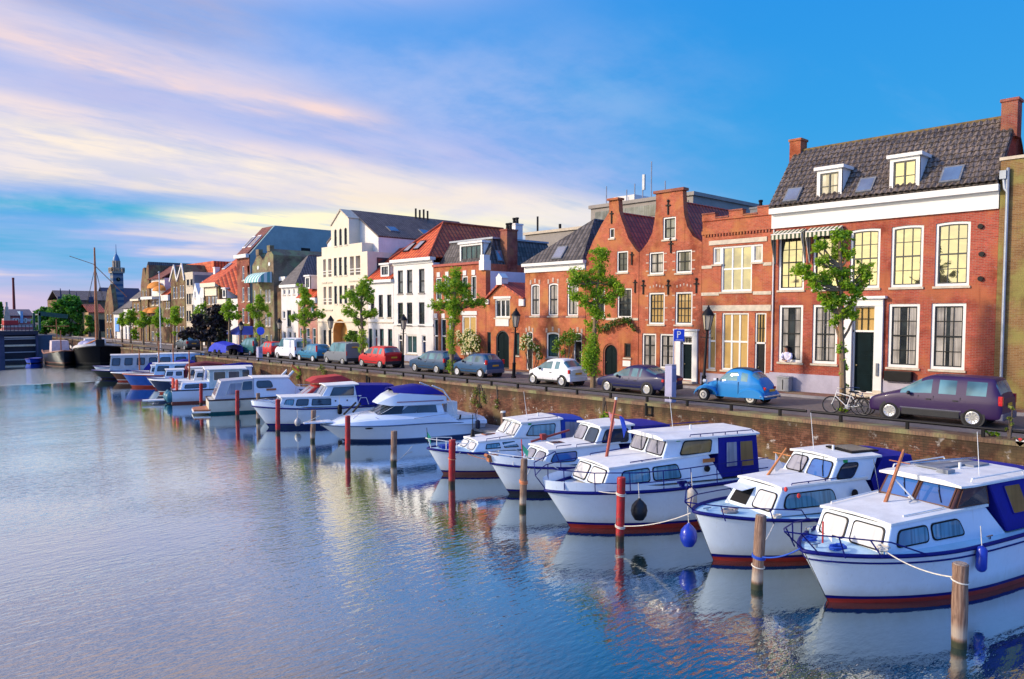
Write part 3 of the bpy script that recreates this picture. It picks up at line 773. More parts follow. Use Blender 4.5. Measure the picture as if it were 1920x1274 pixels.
roof(h,[[(37.3,y0,7.75),(37.3,y1,7.75),(38.5,y1-.4,mz),(38.5,y0+.9,mz)],[(37.3,y0,7.35),(38.5,y0+.9,mz),(44.5,y0+.9,mz),(45.2,y0,7.35)],[(37.3,y1,7.75),(38.5,y1-.4,mz),(44.5,y1-.4,mz),(45.2,y1,7.75)],[(45.2,y0,7.35),(45.2,y1,7.75),(44.5,y1-.4,mz),(44.5,y0+.9,mz)]],M['tileblack'])
bx(h,'flat_roof',M['zinc'],38.4,44.6,y0+.8,y1-.3,mz,mz+.14)
dormer(h,862,904,457,494,37.6,M['white'],None,'teal',cols=4,rows=1,deep=1.5)
cx=39.7;chimney(h,cx,y0+.35,1.1,.75,6.9,on_y(958,430,y0)[1],BRD,2)
chimney(h,41.6,y0+1.6,.8,.8,9.5,on_y(945,418,y0+1.6)[1],M['pinkwhite'],2)
c=plane_hit(930,490,(37.3,y0,7.35),V((0,-2.55,.9)).normalized())
rooflight(h,V((38.7,y0+.42,8.55)),(1,0,0),(0,.9,2.55),.6,.9)
# ---------------------------------------------------------------- I: white, red hipped roof
h=house('white_house','white three storey house with a bright orange hipped tile roof and two rooflights',51.6)
y0,y1=48.8,54.46
t=row([(746,755.6,509,552),(763,773,506,550),(785.5,796,503,549)]);md=row([(746,755.6,569,610),(763,773,567.6,610),(785.5,796,566,611)])
g=[hw(747,754,628,675),hw(761.5,781.5,628,664),hw(791,798.5,628,678)]
for q in g:q[3]=g[1][3]
g[0][2]=g[2][2]=.12
facade(h,[(y0,-.1),(y1,-.1),(y1,8.3),(y0,8.3)],[opening(*q) for q in t+md+g],M['pinkwhite'],12)
for q in t+md: window(h,q,cols=1,rows=2,split=1,fw=.07,mw=.06,fmat=M['greysash'],pn='net' if q in t else 'dark',sill='greywall')
window(h,g[1],cols=2,rows=1,fw=.08,pn='teal',sash='white',mw=.06);door(h,g[0],fanlight=.25,mat=M['black']);door(h,g[2],fanlight=.25,mat=M['darkblue'])
bx(h,'cornice',M['white'],(36.9,37.02,y0,y1,8.3,8.5),(36.62,37.2,y0-.06,y1+.06,8.5,8.75))
bx(h,'string_course',M['white'],36.93,37,y0,y1,3.1,3.28);bx(h,'plinth',paint('blue_plinth',(.36,.40,.52)),(36.95,37,y0,g[2][0]-.05,-.1,.62),(36.95,37,g[2][1]+.05,g[0][0]-.05,-.1,.62))
e=8.78;ym=(y0+y1)/2;rp=(40.3,ym,12.0);rp2=(47.3,ym,12.0)
roof(h,[[(36.62,y1,e),(36.62,y0,e),rp],[(36.62,y1,e),rp,rp2,(49.5,y1,e)],[(36.62,y0,e),(49.5,y0,e),rp2,rp],[(49.5,y0,e),(49.5,y1,e),rp2]],M['tileorange'])
m=MB()
for a in ((36.62,y1,e),(36.62,y0,e)): m.tube([V(a)+V((0,0,.06)),V(rp)+V((0,0,.06))],.1,6)
m.tube([V(rp)+V((0,0,.05)),V(rp2)+V((0,0,.05))],.1,6);m.build('ridge_tiles',paint('ridge_orange',(.35,.06,.025),.7,.2,3),h)
a_=V((36.62,y1,e));nr=(V((36.62,y0,e))-a_).cross(V(rp)-a_).normalized();su=V((0,1,0)).cross(nr);su=su if su.z>0 else -su
for px,py in ((768.5,465),(787,461)): rooflight(h,plane_hit(px,py,a_,nr),(0,1,0),su,.75,1.2,fr=M['black'])
# ---------------------------------------------------------------- J: low white house
h=house('white_house','low white two storey house with a red front door and small roof dormer',56.5)
y0,y1=54.5,58.58
u=row([(695,702,556,597),(710,718,553,595),(726,734,551,594)]);g=[hw(691.5,698,617.5,657),hw(702,707.6,617.5,664),hw(712,719.6,617,656),hw(727.6,735.5,617,656)]
for q in g:q[3]=g[2][3]
g[1][2]=.12
facade(h,[(y0,-.1),(y1,-.1),(y1,6.9),(y0,6.9)],[opening(*q) for q in u+g],M['cream'] if 0 else M['pinkwhite'],9)
for q in u+[g[0],g[2],g[3]]: window(h,q,cols=1,rows=2,split=1,fw=.06,mw=.05,fmat=M['greysash'],pn='dark' if q in u else 'teal')
door(h,g[1],fanlight=.3,mat=M['reddoor'])
bx(h,'cornice',M['white'],(36.72,37.15,y0,y1,6.9,7.15));bx(h,'string_course',M['stone'],36.94,37,y0,y1,3.3,3.42)
roof(h,[[(36.72,y0,7.18),(36.72,y1,7.18),(40.5,y1,10.3),(40.5,y0,10.3)],[(45,y0,7.1),(45,y1,7.1),(40.5,y1,10.3),(40.5,y0,10.3)]],M['tileorange'])
dormer(h,713.5,729.5,497,519,36.95,M['white'],None,'net',deep=1.6)
# ---------------------------------------------------------------- K: cream block with a tall gable
h=house('apartment_house','large cream building with deep loggias, a tall gable and an ochre archway',63.2)
y0,y1=58.62,67.9
def rws(lst,yt,yb): return row([(a,b,yt,yb) for a,b in lst])
gw=row([(626.7,631.5,431.5,462),(636,641,429,461),(645.4,650.7,426,459)])
lg=rws([(606,611),(615.5,621.4)],489,521);lgr=rws([(656,663.5),(667,675.5)],477.5,514.5);c3=rws([(626,631.5),(635.5,641),(645,650.7)],483,517)
zt=(lg[0][3]+lgr[0][3])/2;zb=(lg[0][2]+lgr[0][2])/2
for q in lg+lgr: q[2],q[3]=zb,zt
l2=[list(q) for q in lg+lgr];dz=FZ(616,541)-FZ(616,489)
for q in l2: q[2]+=dz;q[3]+=dz
c2=[[q[0],q[1],q[2]+dz,q[3]+dz] for q in c3]
ar=hw(625,651,599,654);ar[2]=.1
gr=row([(606.7,611.5,620,649),(616,621,620,649),(655,660,620,649),(665,671,620,649),(678,684,620,649)])
bay0,bay1=FY(656),FY(622.7)
hol=[opening(*q,rise=.0) for q in lg+lgr+c3+l2+c2+gr]+[opening(*ar,rise=1.05)]
ztop=FZ(595.5,482)
facade(h,[(y0,-.1),(y1,-.1),(y1,ztop),(y0,ztop)],hol,M['cream'],6,reveal=.9)
for q in lg+lgr+l2: window(h,q,cols=1,rows=1,fw=.03,sash=None,pn='dark',rec=.75,sill=None)
m=MB()
for q in lg+lgr+l2:
    for k in (.12,.24): m.box(37.0,37.05,q[0],q[1],q[2]+k*2.2,q[2]+k*2.2+.07)
m.build('balcony_rail',M['white'],h)
for q in c3+c2+gr: window(h,q,cols=1,rows=2,split=1,fw=.07,mw=.05,fmat=M['greysash'],pn='net',sill='cream')
och=paint('ochre_render',(.62,.34,.10),.8,.08)
m=MB();m.box(37.88,37.94,ar[0],ar[1],0,ar[3]);m.build('archway_wall',och,h)
m=MB();ringmesh(m,opening(*ar,1.05,-.02),opening(*ar,1.0,.05),36.98,37.88);m.build('archway_lining',och,h)
zp=FZ(690,452)+.1
bx(h,'parapet',M['cream'],(37.0,37.3,y0+.9,bay0-.003,ztop+.002,ztop+.85),(37.0,37.3,bay1+.003,y1-1.0,ztop+.002,ztop+.85),(37.3,38.2,y0+.9,y0+1.1,ztop+.002,ztop+.85))
pk=on_x(638.7,395)
ol=[(bay0,ztop+.002),(bay1,ztop+.002),on_x(622.7,425),pk,on_x(656,410)];ol[2]=(bay1,ol[2][1]);ol[4]=(bay0,ol[4][1])
facade(h,ol,[opening(*q,rise=.28) for q in gw],M['cream'],1.4,name='gable_wall')
for q in gw: window(h,q,rise=.28,cols=1,rows=2,split=1,fw=.07,mw=.05,fmat=M['greysash'],pn='net',sill='cream')
ym=pk[0]
m=MB();m.prism([(38.2,y0,ztop),(38.2,y1,ztop),(38.2,y1,11.2),(38.2,ym,13.85),(38.2,y0,11.2)],(13,0,0));m.build('upper_wall',M['pinkwhite'],h)
gable_roof(h,y0-.1,11.15,y1+.1,11.15,ym,13.95,38.12,51.4,M['tilebrown'])
m=MB();m.slab([(36.9,bay0-.05,ol[4][1]+.12),(38.5,bay0-.05,ol[4][1]+.12),(38.5,ym,pk[1]+.14),(36.9,ym,pk[1]+.14)],.1);m.slab([(36.9,bay1+.05,ol[2][1]+.12),(38.5,bay1+.05,ol[2][1]+.12),(38.5,ym,pk[1]+.14),(36.9,ym,pk[1]+.14)],.1);m.build('bay_roof',M['stone'],h)
m=MB()
for q in lg+lgr+l2: m.box(36.93,37,q[0]-.15,q[1]+.15,q[2]-.62,q[2]-.5)
m.box(36.94,37,y0,y1,3.3,3.42);m.build('string_course',M['stone'],h)
q=on_y(690,505,y0);m=MB();m.box(38.0,39.6,y0-.02,y0-.002,7.0,9.3);sw=m.build('window',M['greysash'],h);m=MB();m.quad((38.1,y0-.026,7.1),(39.5,y0-.026,7.1),(39.5,y0-.026,9.2),(38.1,y0-.026,9.2));m.build('pane',PN['dark'],sw)
sl=V((0,ym-y0,13.95-11.15)).normalized()
for xx in (40.7,44.5): rooflight(h,V((xx,lerp(y0,ym,.3),lerp(11.15,13.95,.3)+.15)),(1,0,0),sl,1.1,1.0)
m=MB()
for k in range(4): m.cyl((45.5+k*.5,ym-.3,13.7),(45.5+k*.5,ym-.3,14.9-.1*(k%2)),.1,n=8)
m.build('flue_pipe',M['black'],h)
# ---------------------------------------------------------------- helper for the farther houses
def farhouse(name,label,xl,xr,yt,wall,wins=(),depth=9,ol=None,pn='dark',fmat='white',cols=1,rows=2,cat='house',group=None,X=FX,top=None):
    ya,yb=FY(xl,X),FY(xr,X)
    h=thing(name,label,cat,(X,(ya+yb)/2,0),world=True,group=group)
    zt=FZ((xl+xr)/2,yt,X) if top is None else top
    q=[]
    for r in wins:
        q.append(row([(a,b,r[1],r[2]) for a,b in r[0]],X))
    o=outl(ol) if ol else [(yb,-.1),(ya,-.1),(ya,zt),(yb,zt)]
    facade(h,o,[opening(*w) for r in q for w in r],wall,depth,X)
    for i,r in enumerate(q):
        s=wins[i][3] if len(wins[i])>3 else {}
        for w in r: window(h,w,far=True,fw=s.get('fw',.09),cols=s.get('cols',cols),rows=s.get('rows',rows),mw=.03,fmat=M[s.get('fmat',fmat)],pn=s.get('pn',pn),sill='stone',X=X)
    return h,yb,ya,zt
# L : pink brick, M : white with dark hip roof
h,y0,y1,z=farhouse('brick_house','small pink brick house with white dormer and orange roof beside cream building',559,594.5,559,BPINK,[([(564,570),(582,589)],565,586),([(561.7,566),(574,580.6),(585.6,592)],615,648)],pn='teal')
bx(h,'cornice',M['white'],36.75,37.15,y0,y1,z-.55,z);roof(h,[[(36.75,y0,z+.05),(36.75,y1,z+.05),(40.5,y1,z+3.2),(40.5,y0,z+3.2)],[(45,y0,z),(45,y1,z),(40.5,y1,z+3.2),(40.5,y0,z+3.2)]],M['tileorange'])
dormer(h,572,581,519,542,36.95,M['white'],None,'net',deep=1.8)
h,y0,y1,z=farhouse('white_house','white house with small square upper windows and dark hipped slate roof',527.8,558.8,534,M['pinkwhite'],[([(531,535),(540,543.6),(550,553)],542,553,dict(rows=1)),([(530,534.6),(549.5,553.5)],583,598,dict(rows=1)),([(538.5,546)],582,613,dict(fmat='greysash')),([(531,536),(541,546),(550,555)],622,652)],pn='dark')
bx(h,'cornice',M['white'],36.75,37.15,y0,y1,z-.3,z)
ym=(y0+y1)/2;roof(h,[[(36.75,y1,z+.04),(36.75,y0,z+.04),(39.3,ym,z+3.3)],[(36.75,y0,z+.04),(47,y0,z+.04),(46,ym,z+3.3),(39.3,ym,z+3.3)],[(36.75,y1,z+.04),(47,y1,z+.04),(46,ym,z+3.3),(39.3,ym,z+3.3)]],M['slate'])
# N : twin brown gables with striped awning
h,y0,y1,z=farhouse('gabled_house','brown brick house with twin pointed gables and a green striped awning',473,512.3,488,BGREY,[([(475.5,478.5),(497,501.2),(502.8,507)],544,568,dict(cols=2)),([(475.5,478.5),(497,501.2),(502.8,507)],590,612,dict(cols=2)),([(487,490)],543,566),([(497,503)],628,656),([(507,510.5)],628,652)],depth=22,ol=[(473,498),(476.5,492),(483.8,474),(493,488),(504.7,466.5),(512.3,478)],pn='net')
yv=FY(493);pa=on_x(483.8,474);pb=on_x(504.7,466.5)
roof(h,[[(37.35,y0,z-.1),(58.8,y0,z-.1),(58.8,pb[0],pb[1]-.05),(37.35,pb[0],pb[1]-.05)],[(37.35,yv,z),(58.8,yv,z),(58.8,pb[0],pb[1]-.05),(37.35,pb[0],pb[1]-.05)],[(37.35,yv,z),(58.8,yv,z),(58.8,pa[0],pa[1]-.05),(37.35,pa[0],pa[1]-.05)],[(37.35,y1,z-.6),(58.8,y1,z-.6),(58.8,pa[0],pa[1]-.05),(37.35,pa[0],pa[1]-.05)]],M['slate'],th=.05)
m=MB()
for c in (pa,pb): m.box(36.9,37.4,c[0]-.35,c[0]+.35,c[1]-.3,c[1]+.35)
m.build('gable_cap',BGREY,h)
m=MB()
for c in (pa,pb): m.cyl((36.95,c[0],c[1]-1.7),(37.0,c[0],c[1]-1.7),.22,n=12)
m.build('round_window',M['white'],h)
ga,gb,gz0,gz1=hw(484,510.5,511,531)
aw=stripes('awning_stripe_green_white',(.10,.34,.33),(.55,.66,.64),.7,0)
m=MB();rings=[]
for k in range(7):
    a=R(90*k/6);rings.append([(36.95-1.6*math.sin(a),ga,gz0+(gz1-gz0)*math.cos(a)),(36.95-1.6*math.sin(a),gb,gz0+(gz1-gz0)*math.cos(a))])
m.loft(rings,False,False)
for y in (ga,gb): m.poly([(36.95,y,gz0)]+[(36.95-1.6*math.sin(R(90*k/6)),y,gz0+(gz1-gz0)*math.cos(R(90*k/6))) for k in range(7)])
m.build('awning',aw,h)
m=MB();m.box(37.6,41.5,y0-1.7,y0-.01,7.75,8.2);m.build('side_canopy',M['white'],h)
m=MB();m.box(37.3,38.2,y0-2.2,y0-.01,-.1,7.2);m.box(38.2,45,y0-2.2,y0-.01,-.1,7.7);m.build('side_wing',BBROWN,h)
# O : tall red brick with teal clad roof flank
h,y0,y1,z=farhouse('tall_house','tall red brick house under a big teal clad roof with a red front slope',446,468.8,479.5,BRD,[([(454,458),(464,468)],499,526),([(454,458),(464,468)],539,566),([(454,458),(464,468)],578,606),([(450,458),(462,467)],625,655)],pn='net',depth=34)
bx(h,'cornice',M['pinkwhite'],36.6,37.2,y0,y1,z-.3,z+.12)
yt=z+3.6
m=MB();m.prism([(37.1,y0-.03,z-6.5),(71,y0-.03,z-6.5),(71,y0-.03,yt),(40.2,y0-.03,yt),(37.1,y0-.03,z+.1)],(0,.4,0));m.build('roof_flank',M['teal'],h)
roof(h,[[(36.9,y0+.38,z+.14),(36.9,y1,z+.14),(40.2,y1,yt),(40.2,y0+.38,yt)]],M['tilemaroon'])
bx(h,'flat_roof',M['greydark'],40.2,71,y0+.38,y1,z+2,yt-.02)
for yy in (y0+1.4,y0+3.0): rooflight(h,(38.4,yy,lerp(z,yt,.42)+.2),(0,1,0),(3.3,0,3.6),.9,2.0,fr=M['white'],mat='net')
m=MB()
for xx,w in ((43.5,1.2),(48,1.4),(58,1.0),(61.5,1.6)): m.box(xx,xx+w,y0-.05,y0-.02,z+.2,z+1.2)
m.build('flank_window',M['sash'],h)
chimney(h,64.5,y0+1.2,1.8,1.2,yt-.3,yt+.7,M['greydark'],3);m=MB();m.cyl((50,y0+1,yt),(50,y0+1,yt+1.3),.1);m.build('vent_pipe',M['zinc'],h)
# P : two houses with orange roofs
h,y0,y1,z=farhouse('brick_house','brown house with white cornice, tall white windows and steep orange roof',383,411.5,531,BBROWN,[([(390,394),(396.5,401.5),(402.5,408)],547,571,dict(cols=2)),([(390,394),(397,401),(403,408)],590,612)],pn='net',depth=12)
bx(h,'cornice',M['cream'],(36.5,37.2,y0,y1,z-.5,z),(36.9,37.0,y0+.6,y1-.6,z-1.6,z-.55))
e=z+.03;roof(h,[[(36.5,y1,e),(36.5,y0,e),(42,y0-1,z+4.6),(42,y0+1.5,z+4.6)],[(36.5,y0,e),(38.2,y0-5.3,5.8),(50,y0-5.3,5.8),(50,y0-1,z+4.6),(42,y0-1,z+4.6)],[(36.5,y1,e),(49,y1,e),(50,y0+1.5,z+4.6),(42,y0+1.5,z+4.6)]],M['tileorange'])
rooflight(h,(39.0,y0+2.2,lerp(z,z+4.6,.45)+.1),(0,1,0),(5.5,0,4.6),.9,1.3,fr=M['white'])
chimney(h,38.2,y1-1.2,.6,.6,z,z+2.1,M['white'])
h,y0,y1,z=farhouse('white_house','low white house with cream cornice under the steep orange roof',411.6,446,561,M['pinkwhite'],[([(415,419),(424,428)],580,600),([(415,419),(424,428)],625,650)],depth=13)
bx(h,'cornice',M['cream'],36.7,37.2,FY(428),y1,z-.6,z)
dormer(h,417,423.5,542,559,37.0,M['white'],None,'net',deep=2)
# Q : white twin gables
h,y0,y1,z=farhouse('gabled_house','white plastered house with two sharp white gables and maroon roofs',360,385.5,560,M['white'],[([(364.5,367)],547,560),([(376,378),(380,383)],558,569),([(363,365.5),(370,373)],572,590),([(377,380)],572,590),([(363,366),(370,373),(378,381)],605,622)],ol=[(360,560),(365.2,531),(372,553),(374,553),(378.8,527),(385.5,553)],depth=12)
pa=on_x(365.2,531);pb=on_x(378.8,527);ya=FY(373);za=FZ(373,553)
roof(h,[[(37.2,y0,za),(49,y0,za),(49,pb[0],pb[1]-.1),(37.2,pb[0],pb[1]-.1)],[(37.2,ya,za),(49,ya,za),(49,pb[0],pb[1]-.1),(37.2,pb[0],pb[1]-.1)],[(37.2,ya,za),(49,ya,za),(49,pa[0],pa[1]-.1),(37.2,pa[0],pa[1]-.1)],[(37.2,y1,za-.8),(49,y1,za-.8),(49,pa[0],pa[1]-.1),(37.2,pa[0],pa[1]-.1)]],M['tilemaroon'],th=.06)
# R : flat grey-beige
h,y0,y1,z=farhouse('modern_house','flat topped beige modern house with ranks of slim dark windows',348,363,510.5,M['stone'],[([(350,355),(357,361.5)],524,536,dict(rows=1)),([(350,353.3),(354.3,358),(359,362)],551,571,dict(fw=.04)),([(350,353.3),(354.3,358)],583,603,dict(fw=.04))],depth=16,fmat='greysash')
m=MB();m.box(37.2,53,y0-.03,y0,-.1,z-.4);m.build('side_cladding',M['greydark'],h)
bx(h,'rear_roof',M['tileorange'],40,58,y0+.5,y1+12,z,z+1.6)
# S : brown twin gables with white trim
h,y0,y1,z=farhouse('gabled_house','brown brick house with twin gables edged in white stone',320,347.6,520,BBROWN,[([(324.5,328),(330,332.5)],538,560),([(337,340),(342,345)],535,559),([(324,327),(330,333),(337,340),(342,345)],575,596),([(324,327),(330,333),(337,340),(342,345)],612,640)],ol=[(320,528),(326.7,499),(333,519),(334.5,519),(341.3,496),(347.6,518)],pn='net')
pa=on_x(326.7,499);pb=on_x(341.3,496);ya=FY(333.7);za=FZ(333.7,519)
m=MB()
for p,ys in ((pa,(y1,ya)),(pb,(ya,y0))):
    for e in ys: m.beam((36.93,p[0],p[1]+.1),(36.93,e,za-.6),.12,.28)
m.build('gable_trim',M['pinkwhite'],h)
roof(h,[[(37.3,y0,za-.1),(46,y0,za-.1),(46,pb[0],pb[1]-.3),(37.3,pb[0],pb[1]-.3)],[(37.3,ya,za-.2),(46,ya,za-.2),(46,pb[0],pb[1]-.3),(37.3,pb[0],pb[1]-.3)],[(37.3,ya,za-.2),(46,ya,za-.2),(46,pa[0],pa[1]-.3),(37.3,pa[0],pa[1]-.3)],[(37.3,y1,za-.3),(46,y1,za-.3),(46,pa[0],pa[1]-.3),(37.3,pa[0],pa[1]-.3)]],M['tilemaroon'],th=.06)
# T : small house with white cornice
h,y0,y1,z=farhouse('brick_house','small brown house with a white cornice and a red roof slope',306.3,319.6,553.5,BBROWN,[([(311,313.5),(315.5,318)],566,579),([(311,313.5),(315.5,318)],596,612)],pn='net')
bx(h,'cornice',M['pinkwhite'],36.7,37.2,y0,y1,z-.8,z);roof(h,[[(36.7,y0,z+.05),(36.7,y1,z+.05),(40.5,y1,z+3),(40.5,y0,z+3)]],M['tileorange'])
# U : orange awnings
h,y0,y1,z=farhouse('awning_house','pale brick house with orange sunblinds over its balconies and maroon roof',278.3,306,556,BGREY,[([(284,289),(292,297)],558,573),([(284,289),(292,297),(299,303)],583,600),([(284,289),(292,297),(299,303)],622,648)],pn='net')
bx(h,'balcony',M['white'],(35.9,37.0,y0+1.2,y1-.1,z-.45,z-.05),(35.9,37,y0+.8,y1-.6,z-3.4,z-3.1))
roof(h,[[(36.9,y0,z+2.6),(36.9,y1,z+2.6),(40,y1,z+4.6),(40,y0,z+4.6)]],M['tilemaroon'])
m=MB();m.box(37.3,44,y0,y1,z,z+2.6);m.build('upper_storey',M['pinkwhite'],h)
oa=paint('orange_canvas',(.62,.21,.02),.7,.15,2)
for (xa,xb,ya_,yb_) in ((279.5,296,528,541),(291,304,535,546),(271.5,282,577,588),(281,294,576,587)):
    ga,gb,gz0,gz1=hw(xa,xb,ya_,yb_,36.4);m=MB();rg=[]
    for k in range(7):
        t=R(90*k/6);rg.append([(36.9-1.3*math.cos(t)*math.sin(R(180*j/10)),(ga+gb)/2+(gb-ga)/2*math.cos(t)*math.cos(R(180*j/10)),gz0+(gz1-gz0)*math.sin(t)) for j in range(11)])
    m.loft(rg,False,False);m.build('awning',oa,h)
# V : tall gables, W : the last houses before the church
h,y0,y1,z=farhouse('gabled_house','tall narrow brown house with two tapering brick gables and dark roof',264,278.2,535,BBROWN,[([(267,269),(273,275)],545,562),([(267,269),(273,275)],575,592),([(267,269),(273,275)],610,640)],ol=[(264,535),(267.3,504),(270.3,502),(273,517),(274.8,499),(278.2,497)],depth=10)
z=FZ(271,520);roof(h,[[(37.3,y0,z),(47,y0,z),(47,y0+.5,z+2.3),(37.3,y0+.5,z+2.3)],[(37.3,y1,z-1.5),(47,y1,z-1.5),(47,y0+.6,z+2.3),(37.3,y0+.6,z+2.3)]],M['slate'],th=.05)
h,y0,y1,z=farhouse('brick_house','dark brown house with pale cornice below the church roof',248,263.7,561,BBROWN,[([(251,254),(257,260)],570,583),([(251,254),(257,260)],595,612),([(251,254),(257,260)],622,645)],pn='net')
bx(h,'cornice',M['cream'],36.7,37.2,y0,y1,z-.3,z);roof(h,[[(36.7,y0,z),(36.7,y1,z),(40.5,y1,z+3.2),(40.5,y0,z+3.2)]],M['slate'])
h,y0,y1,z=farhouse('white_house','far white house with a grey dormer in front of the church',232,247.8,578,M['pinkwhite'],[([(235,238),(241,244)],586,600),([(235,238),(241,244)],612,640)])
roof(h,[[(36.7,y0,z),(36.7,y1,z),(40.5,y1,z+3.6),(40.5,y0,z+3.6)]],M['slate'])
h,y0,y1,z=farhouse('white_house','farthest white row house with a pale blue banner on the front',213,231.8,588,M['pinkwhite'],[([(216,219),(226,229)],596,606),([(216,219),(226,229)],618,642)])
roof(h,[[(36.7,y0,z),(36.7,y1,z),(40.5,y1,z+3),(40.5,y0,z+3)]],M['greydark'] if 0 else M['slate'])
ga,gb,gz0,gz1=hw(216,223,596,622,36.9);bx(h,'banner',paint('pale_blue_banner',(.15,.36,.75)),36.85,36.9,ga,gb,gz0,gz1)
h,y0,y1,z=farhouse('gabled_house','slim brown gabled house at the end of the quay beside the mast',196,212.5,580,BBROWN,[([(200,203),(206,209)],590,604),([(200,203),(206,209)],616,640)],ol=[(196,580),(201,545),(207,533),(212.5,575)],depth=.7)
roof(h,[[(37.3,y0,FZ(212,575)),(37.9,y0,FZ(212,575)),(37.9,FY(206),FZ(206,536)),(37.3,FY(206),FZ(206,536))]],M['slate'])
# ---------------------------------------------------------------- church
h=thing('church','old church with dark slate nave and a banded tower with clock and blue lantern','church',(56,190,0),world=True)
def hp(x,y,Y): X,z=on_y(x,y,Y);return X,z
YC=190
xl,zr=hp(200,538,YC);xr,_=hp(275,538,YC);_,ze=hp(230,575,YC)
m=MB();m.box(xl,xr,YC,YC+12,-.1,ze);m.build('nave_wall',BBROWN,h)
roof(h,[[(xl,YC-.3,ze),(xr,YC-.3,ze),(xr,YC+6,zr),(xl,YC+6,zr)],[(xl,YC+12.3,ze),(xr,YC+12.3,ze),(xr,YC+6,zr),(xl,YC+6,zr)]],paint('navy_slate',(.028,.042,.085),.55,.15,.5))
tx0,t0=hp(211.5,512,YC-1);tx1,t1=hp(231,512,YC-1);_,tb=hp(218,555,YC-1);_,l1=hp(218,506,YC-1);_,l0=hp(218,489,YC-1);_,dt=hp(218,476,YC-1);_,sp=hp(218,458,YC-1)
w=tx1-tx0;cx=(tx0+tx1)/2;cy=YC-1+w/2
band=stripes('banded_masonry',(.20,.19,.20),(.045,.09,.16),1.25,1)
m=MB();m.box(tx0,tx1,YC-1,YC-1+w,-.1,t0);m.build('tower',band,h)
m=MB();m.box(tx0-.25,tx1+.25,YC-1.25,YC-.75+w,t0,t0+.35)
for a in range(8):
    for (xx,yy) in ((lerp(tx0-.2,tx1+.2,a/7),YC-1.2),(tx0-.2,lerp(YC-1.2,YC-.8+w,a/7)),(tx1+.2,lerp(YC-1.2,YC-.8+w,a/7))): m.box(xx-.08,xx+.08,yy-.08,yy+.08,t0+.35,t0+1.15)
m.box(tx0-.25,tx1+.25,YC-1.28,YC-1.12,t0+1.15,t0+1.3);m.box(tx0-.28,tx0-.1,YC-1.1,YC-.8+w,t0+1.15,t0+1.3);m.build('balustrade',paint('dim_stone',(.34,.27,.20),.8,.15),h)
m=MB()
for k in range(8):
    a=R(22.5+45*k);px,py=cx+w*.29*math.cos(a),cy+w*.29*math.sin(a);m.cyl((px,py,t0+.3),(px,py,l0),.22,n=6)
m.lathe((cx,cy,0),[(w*.33,l0-.5),(w*.36,l0-.3),(w*.36,l0)],8,False);m.build('lantern',paint('dim_stone',(.34,.27,.20),.8,.15),h)
m=MB();m.lathe((cx,cy,0),[(w*.36,l0),(w*.33,lerp(l0,dt,.3)),(w*.2,lerp(l0,dt,.75)),(w*.08,dt),(w*.05,lerp(dt,sp,.2)),(.08,lerp(dt,sp,.4)),(.05,sp)],10);m.build('dome',paint('lead_blue_dome',(.10,.22,.36),.45,.1),h)
m=MB();zc=lerp(tb,t0,.72);m.cyl((cx,YC-1.06,zc),(cx,YC-1.0,zc),w*.21,n=20);c=m.build('clock_face',M['black'],h)
m=MB();m.beam((cx,YC-1.08,zc),(cx,YC-1.08,zc+w*.17),.12,.04);m.beam((cx,YC-1.08,zc),(cx+w*.1,YC-1.08,zc-w*.03),.14,.04);m.build('clock_hand',paint('gold',(.6,.45,.15),.3),c)
# ---------------------------------------------------------------- buildings seen over the roofs
h=thing('office_block','flat roofed grey office block with roof antennas behind the gables','building',(60,36,0),world=True)
xa,za=on_x(1110,402,62)[0],on_x(1110,402,62)[1]
Ya=on_x(1108,400,62)[0];Yb=on_x(1300,345,62)[0]
zt=on_x(1170,384,62)[1]
bx(h,'wall',M['greywall'],62,80,Yb,Ya,-.1,zt);bx(h,'roof_edge',M['greywall'],61.8,80.2,Yb-.2,Ya+.2,zt,zt+.35)
m=MB();m.box(61.95,61.99,Yb+.5,Ya-.6,zt-1.5,zt-.4);m.build('window_band',PN['net'],h)
bx(h,'plant_room',M['pinkwhite'],66,72,on_x(1190,380,66)[0],on_x(1150,380,66)[0],zt+.35,zt+1.7)
m=MB()
for px,t in ((1137,2.6),(1175,1.9),(1190,2.4),(1205,3.2),(1221,4.4),(1247,2.2)):
    y=on_x(px,380,64)[0];m.cyl((64,y,zt),(64,y,zt+t),.06,n=6)
y=on_x(1207,360,64)[0];m.box(63.9,64.1,y-.15,y+.15,zt+1.6,zt+3.2);m.build('antenna',M['zinc'],h)
h=thing('office_block','plain grey flat block rising behind the dark mansard house','building',(62,58,0),world=True)
Yb=on_x(1055,445,62)[0];Ya=on_x(985,440,62)[0];zt=on_x(1000,440,62)[1]
bx(h,'wall',M['greywall'],62,78,Yb-6,Ya,-.1,zt);bx(h,'roof_edge',M['stone'],61.8,78.2,Yb-6.2,Ya+.2,zt,zt+.3)
m=MB();y=on_x(1008,430,63)[0];m.cyl((63,y,zt),(63,y,zt+2.2),.12);y2=on_x(1050,440,63)[0];m.cyl((63,y2,zt),(63,y2,zt+1),.16);m.build('flue_pipe',M['black'],h)
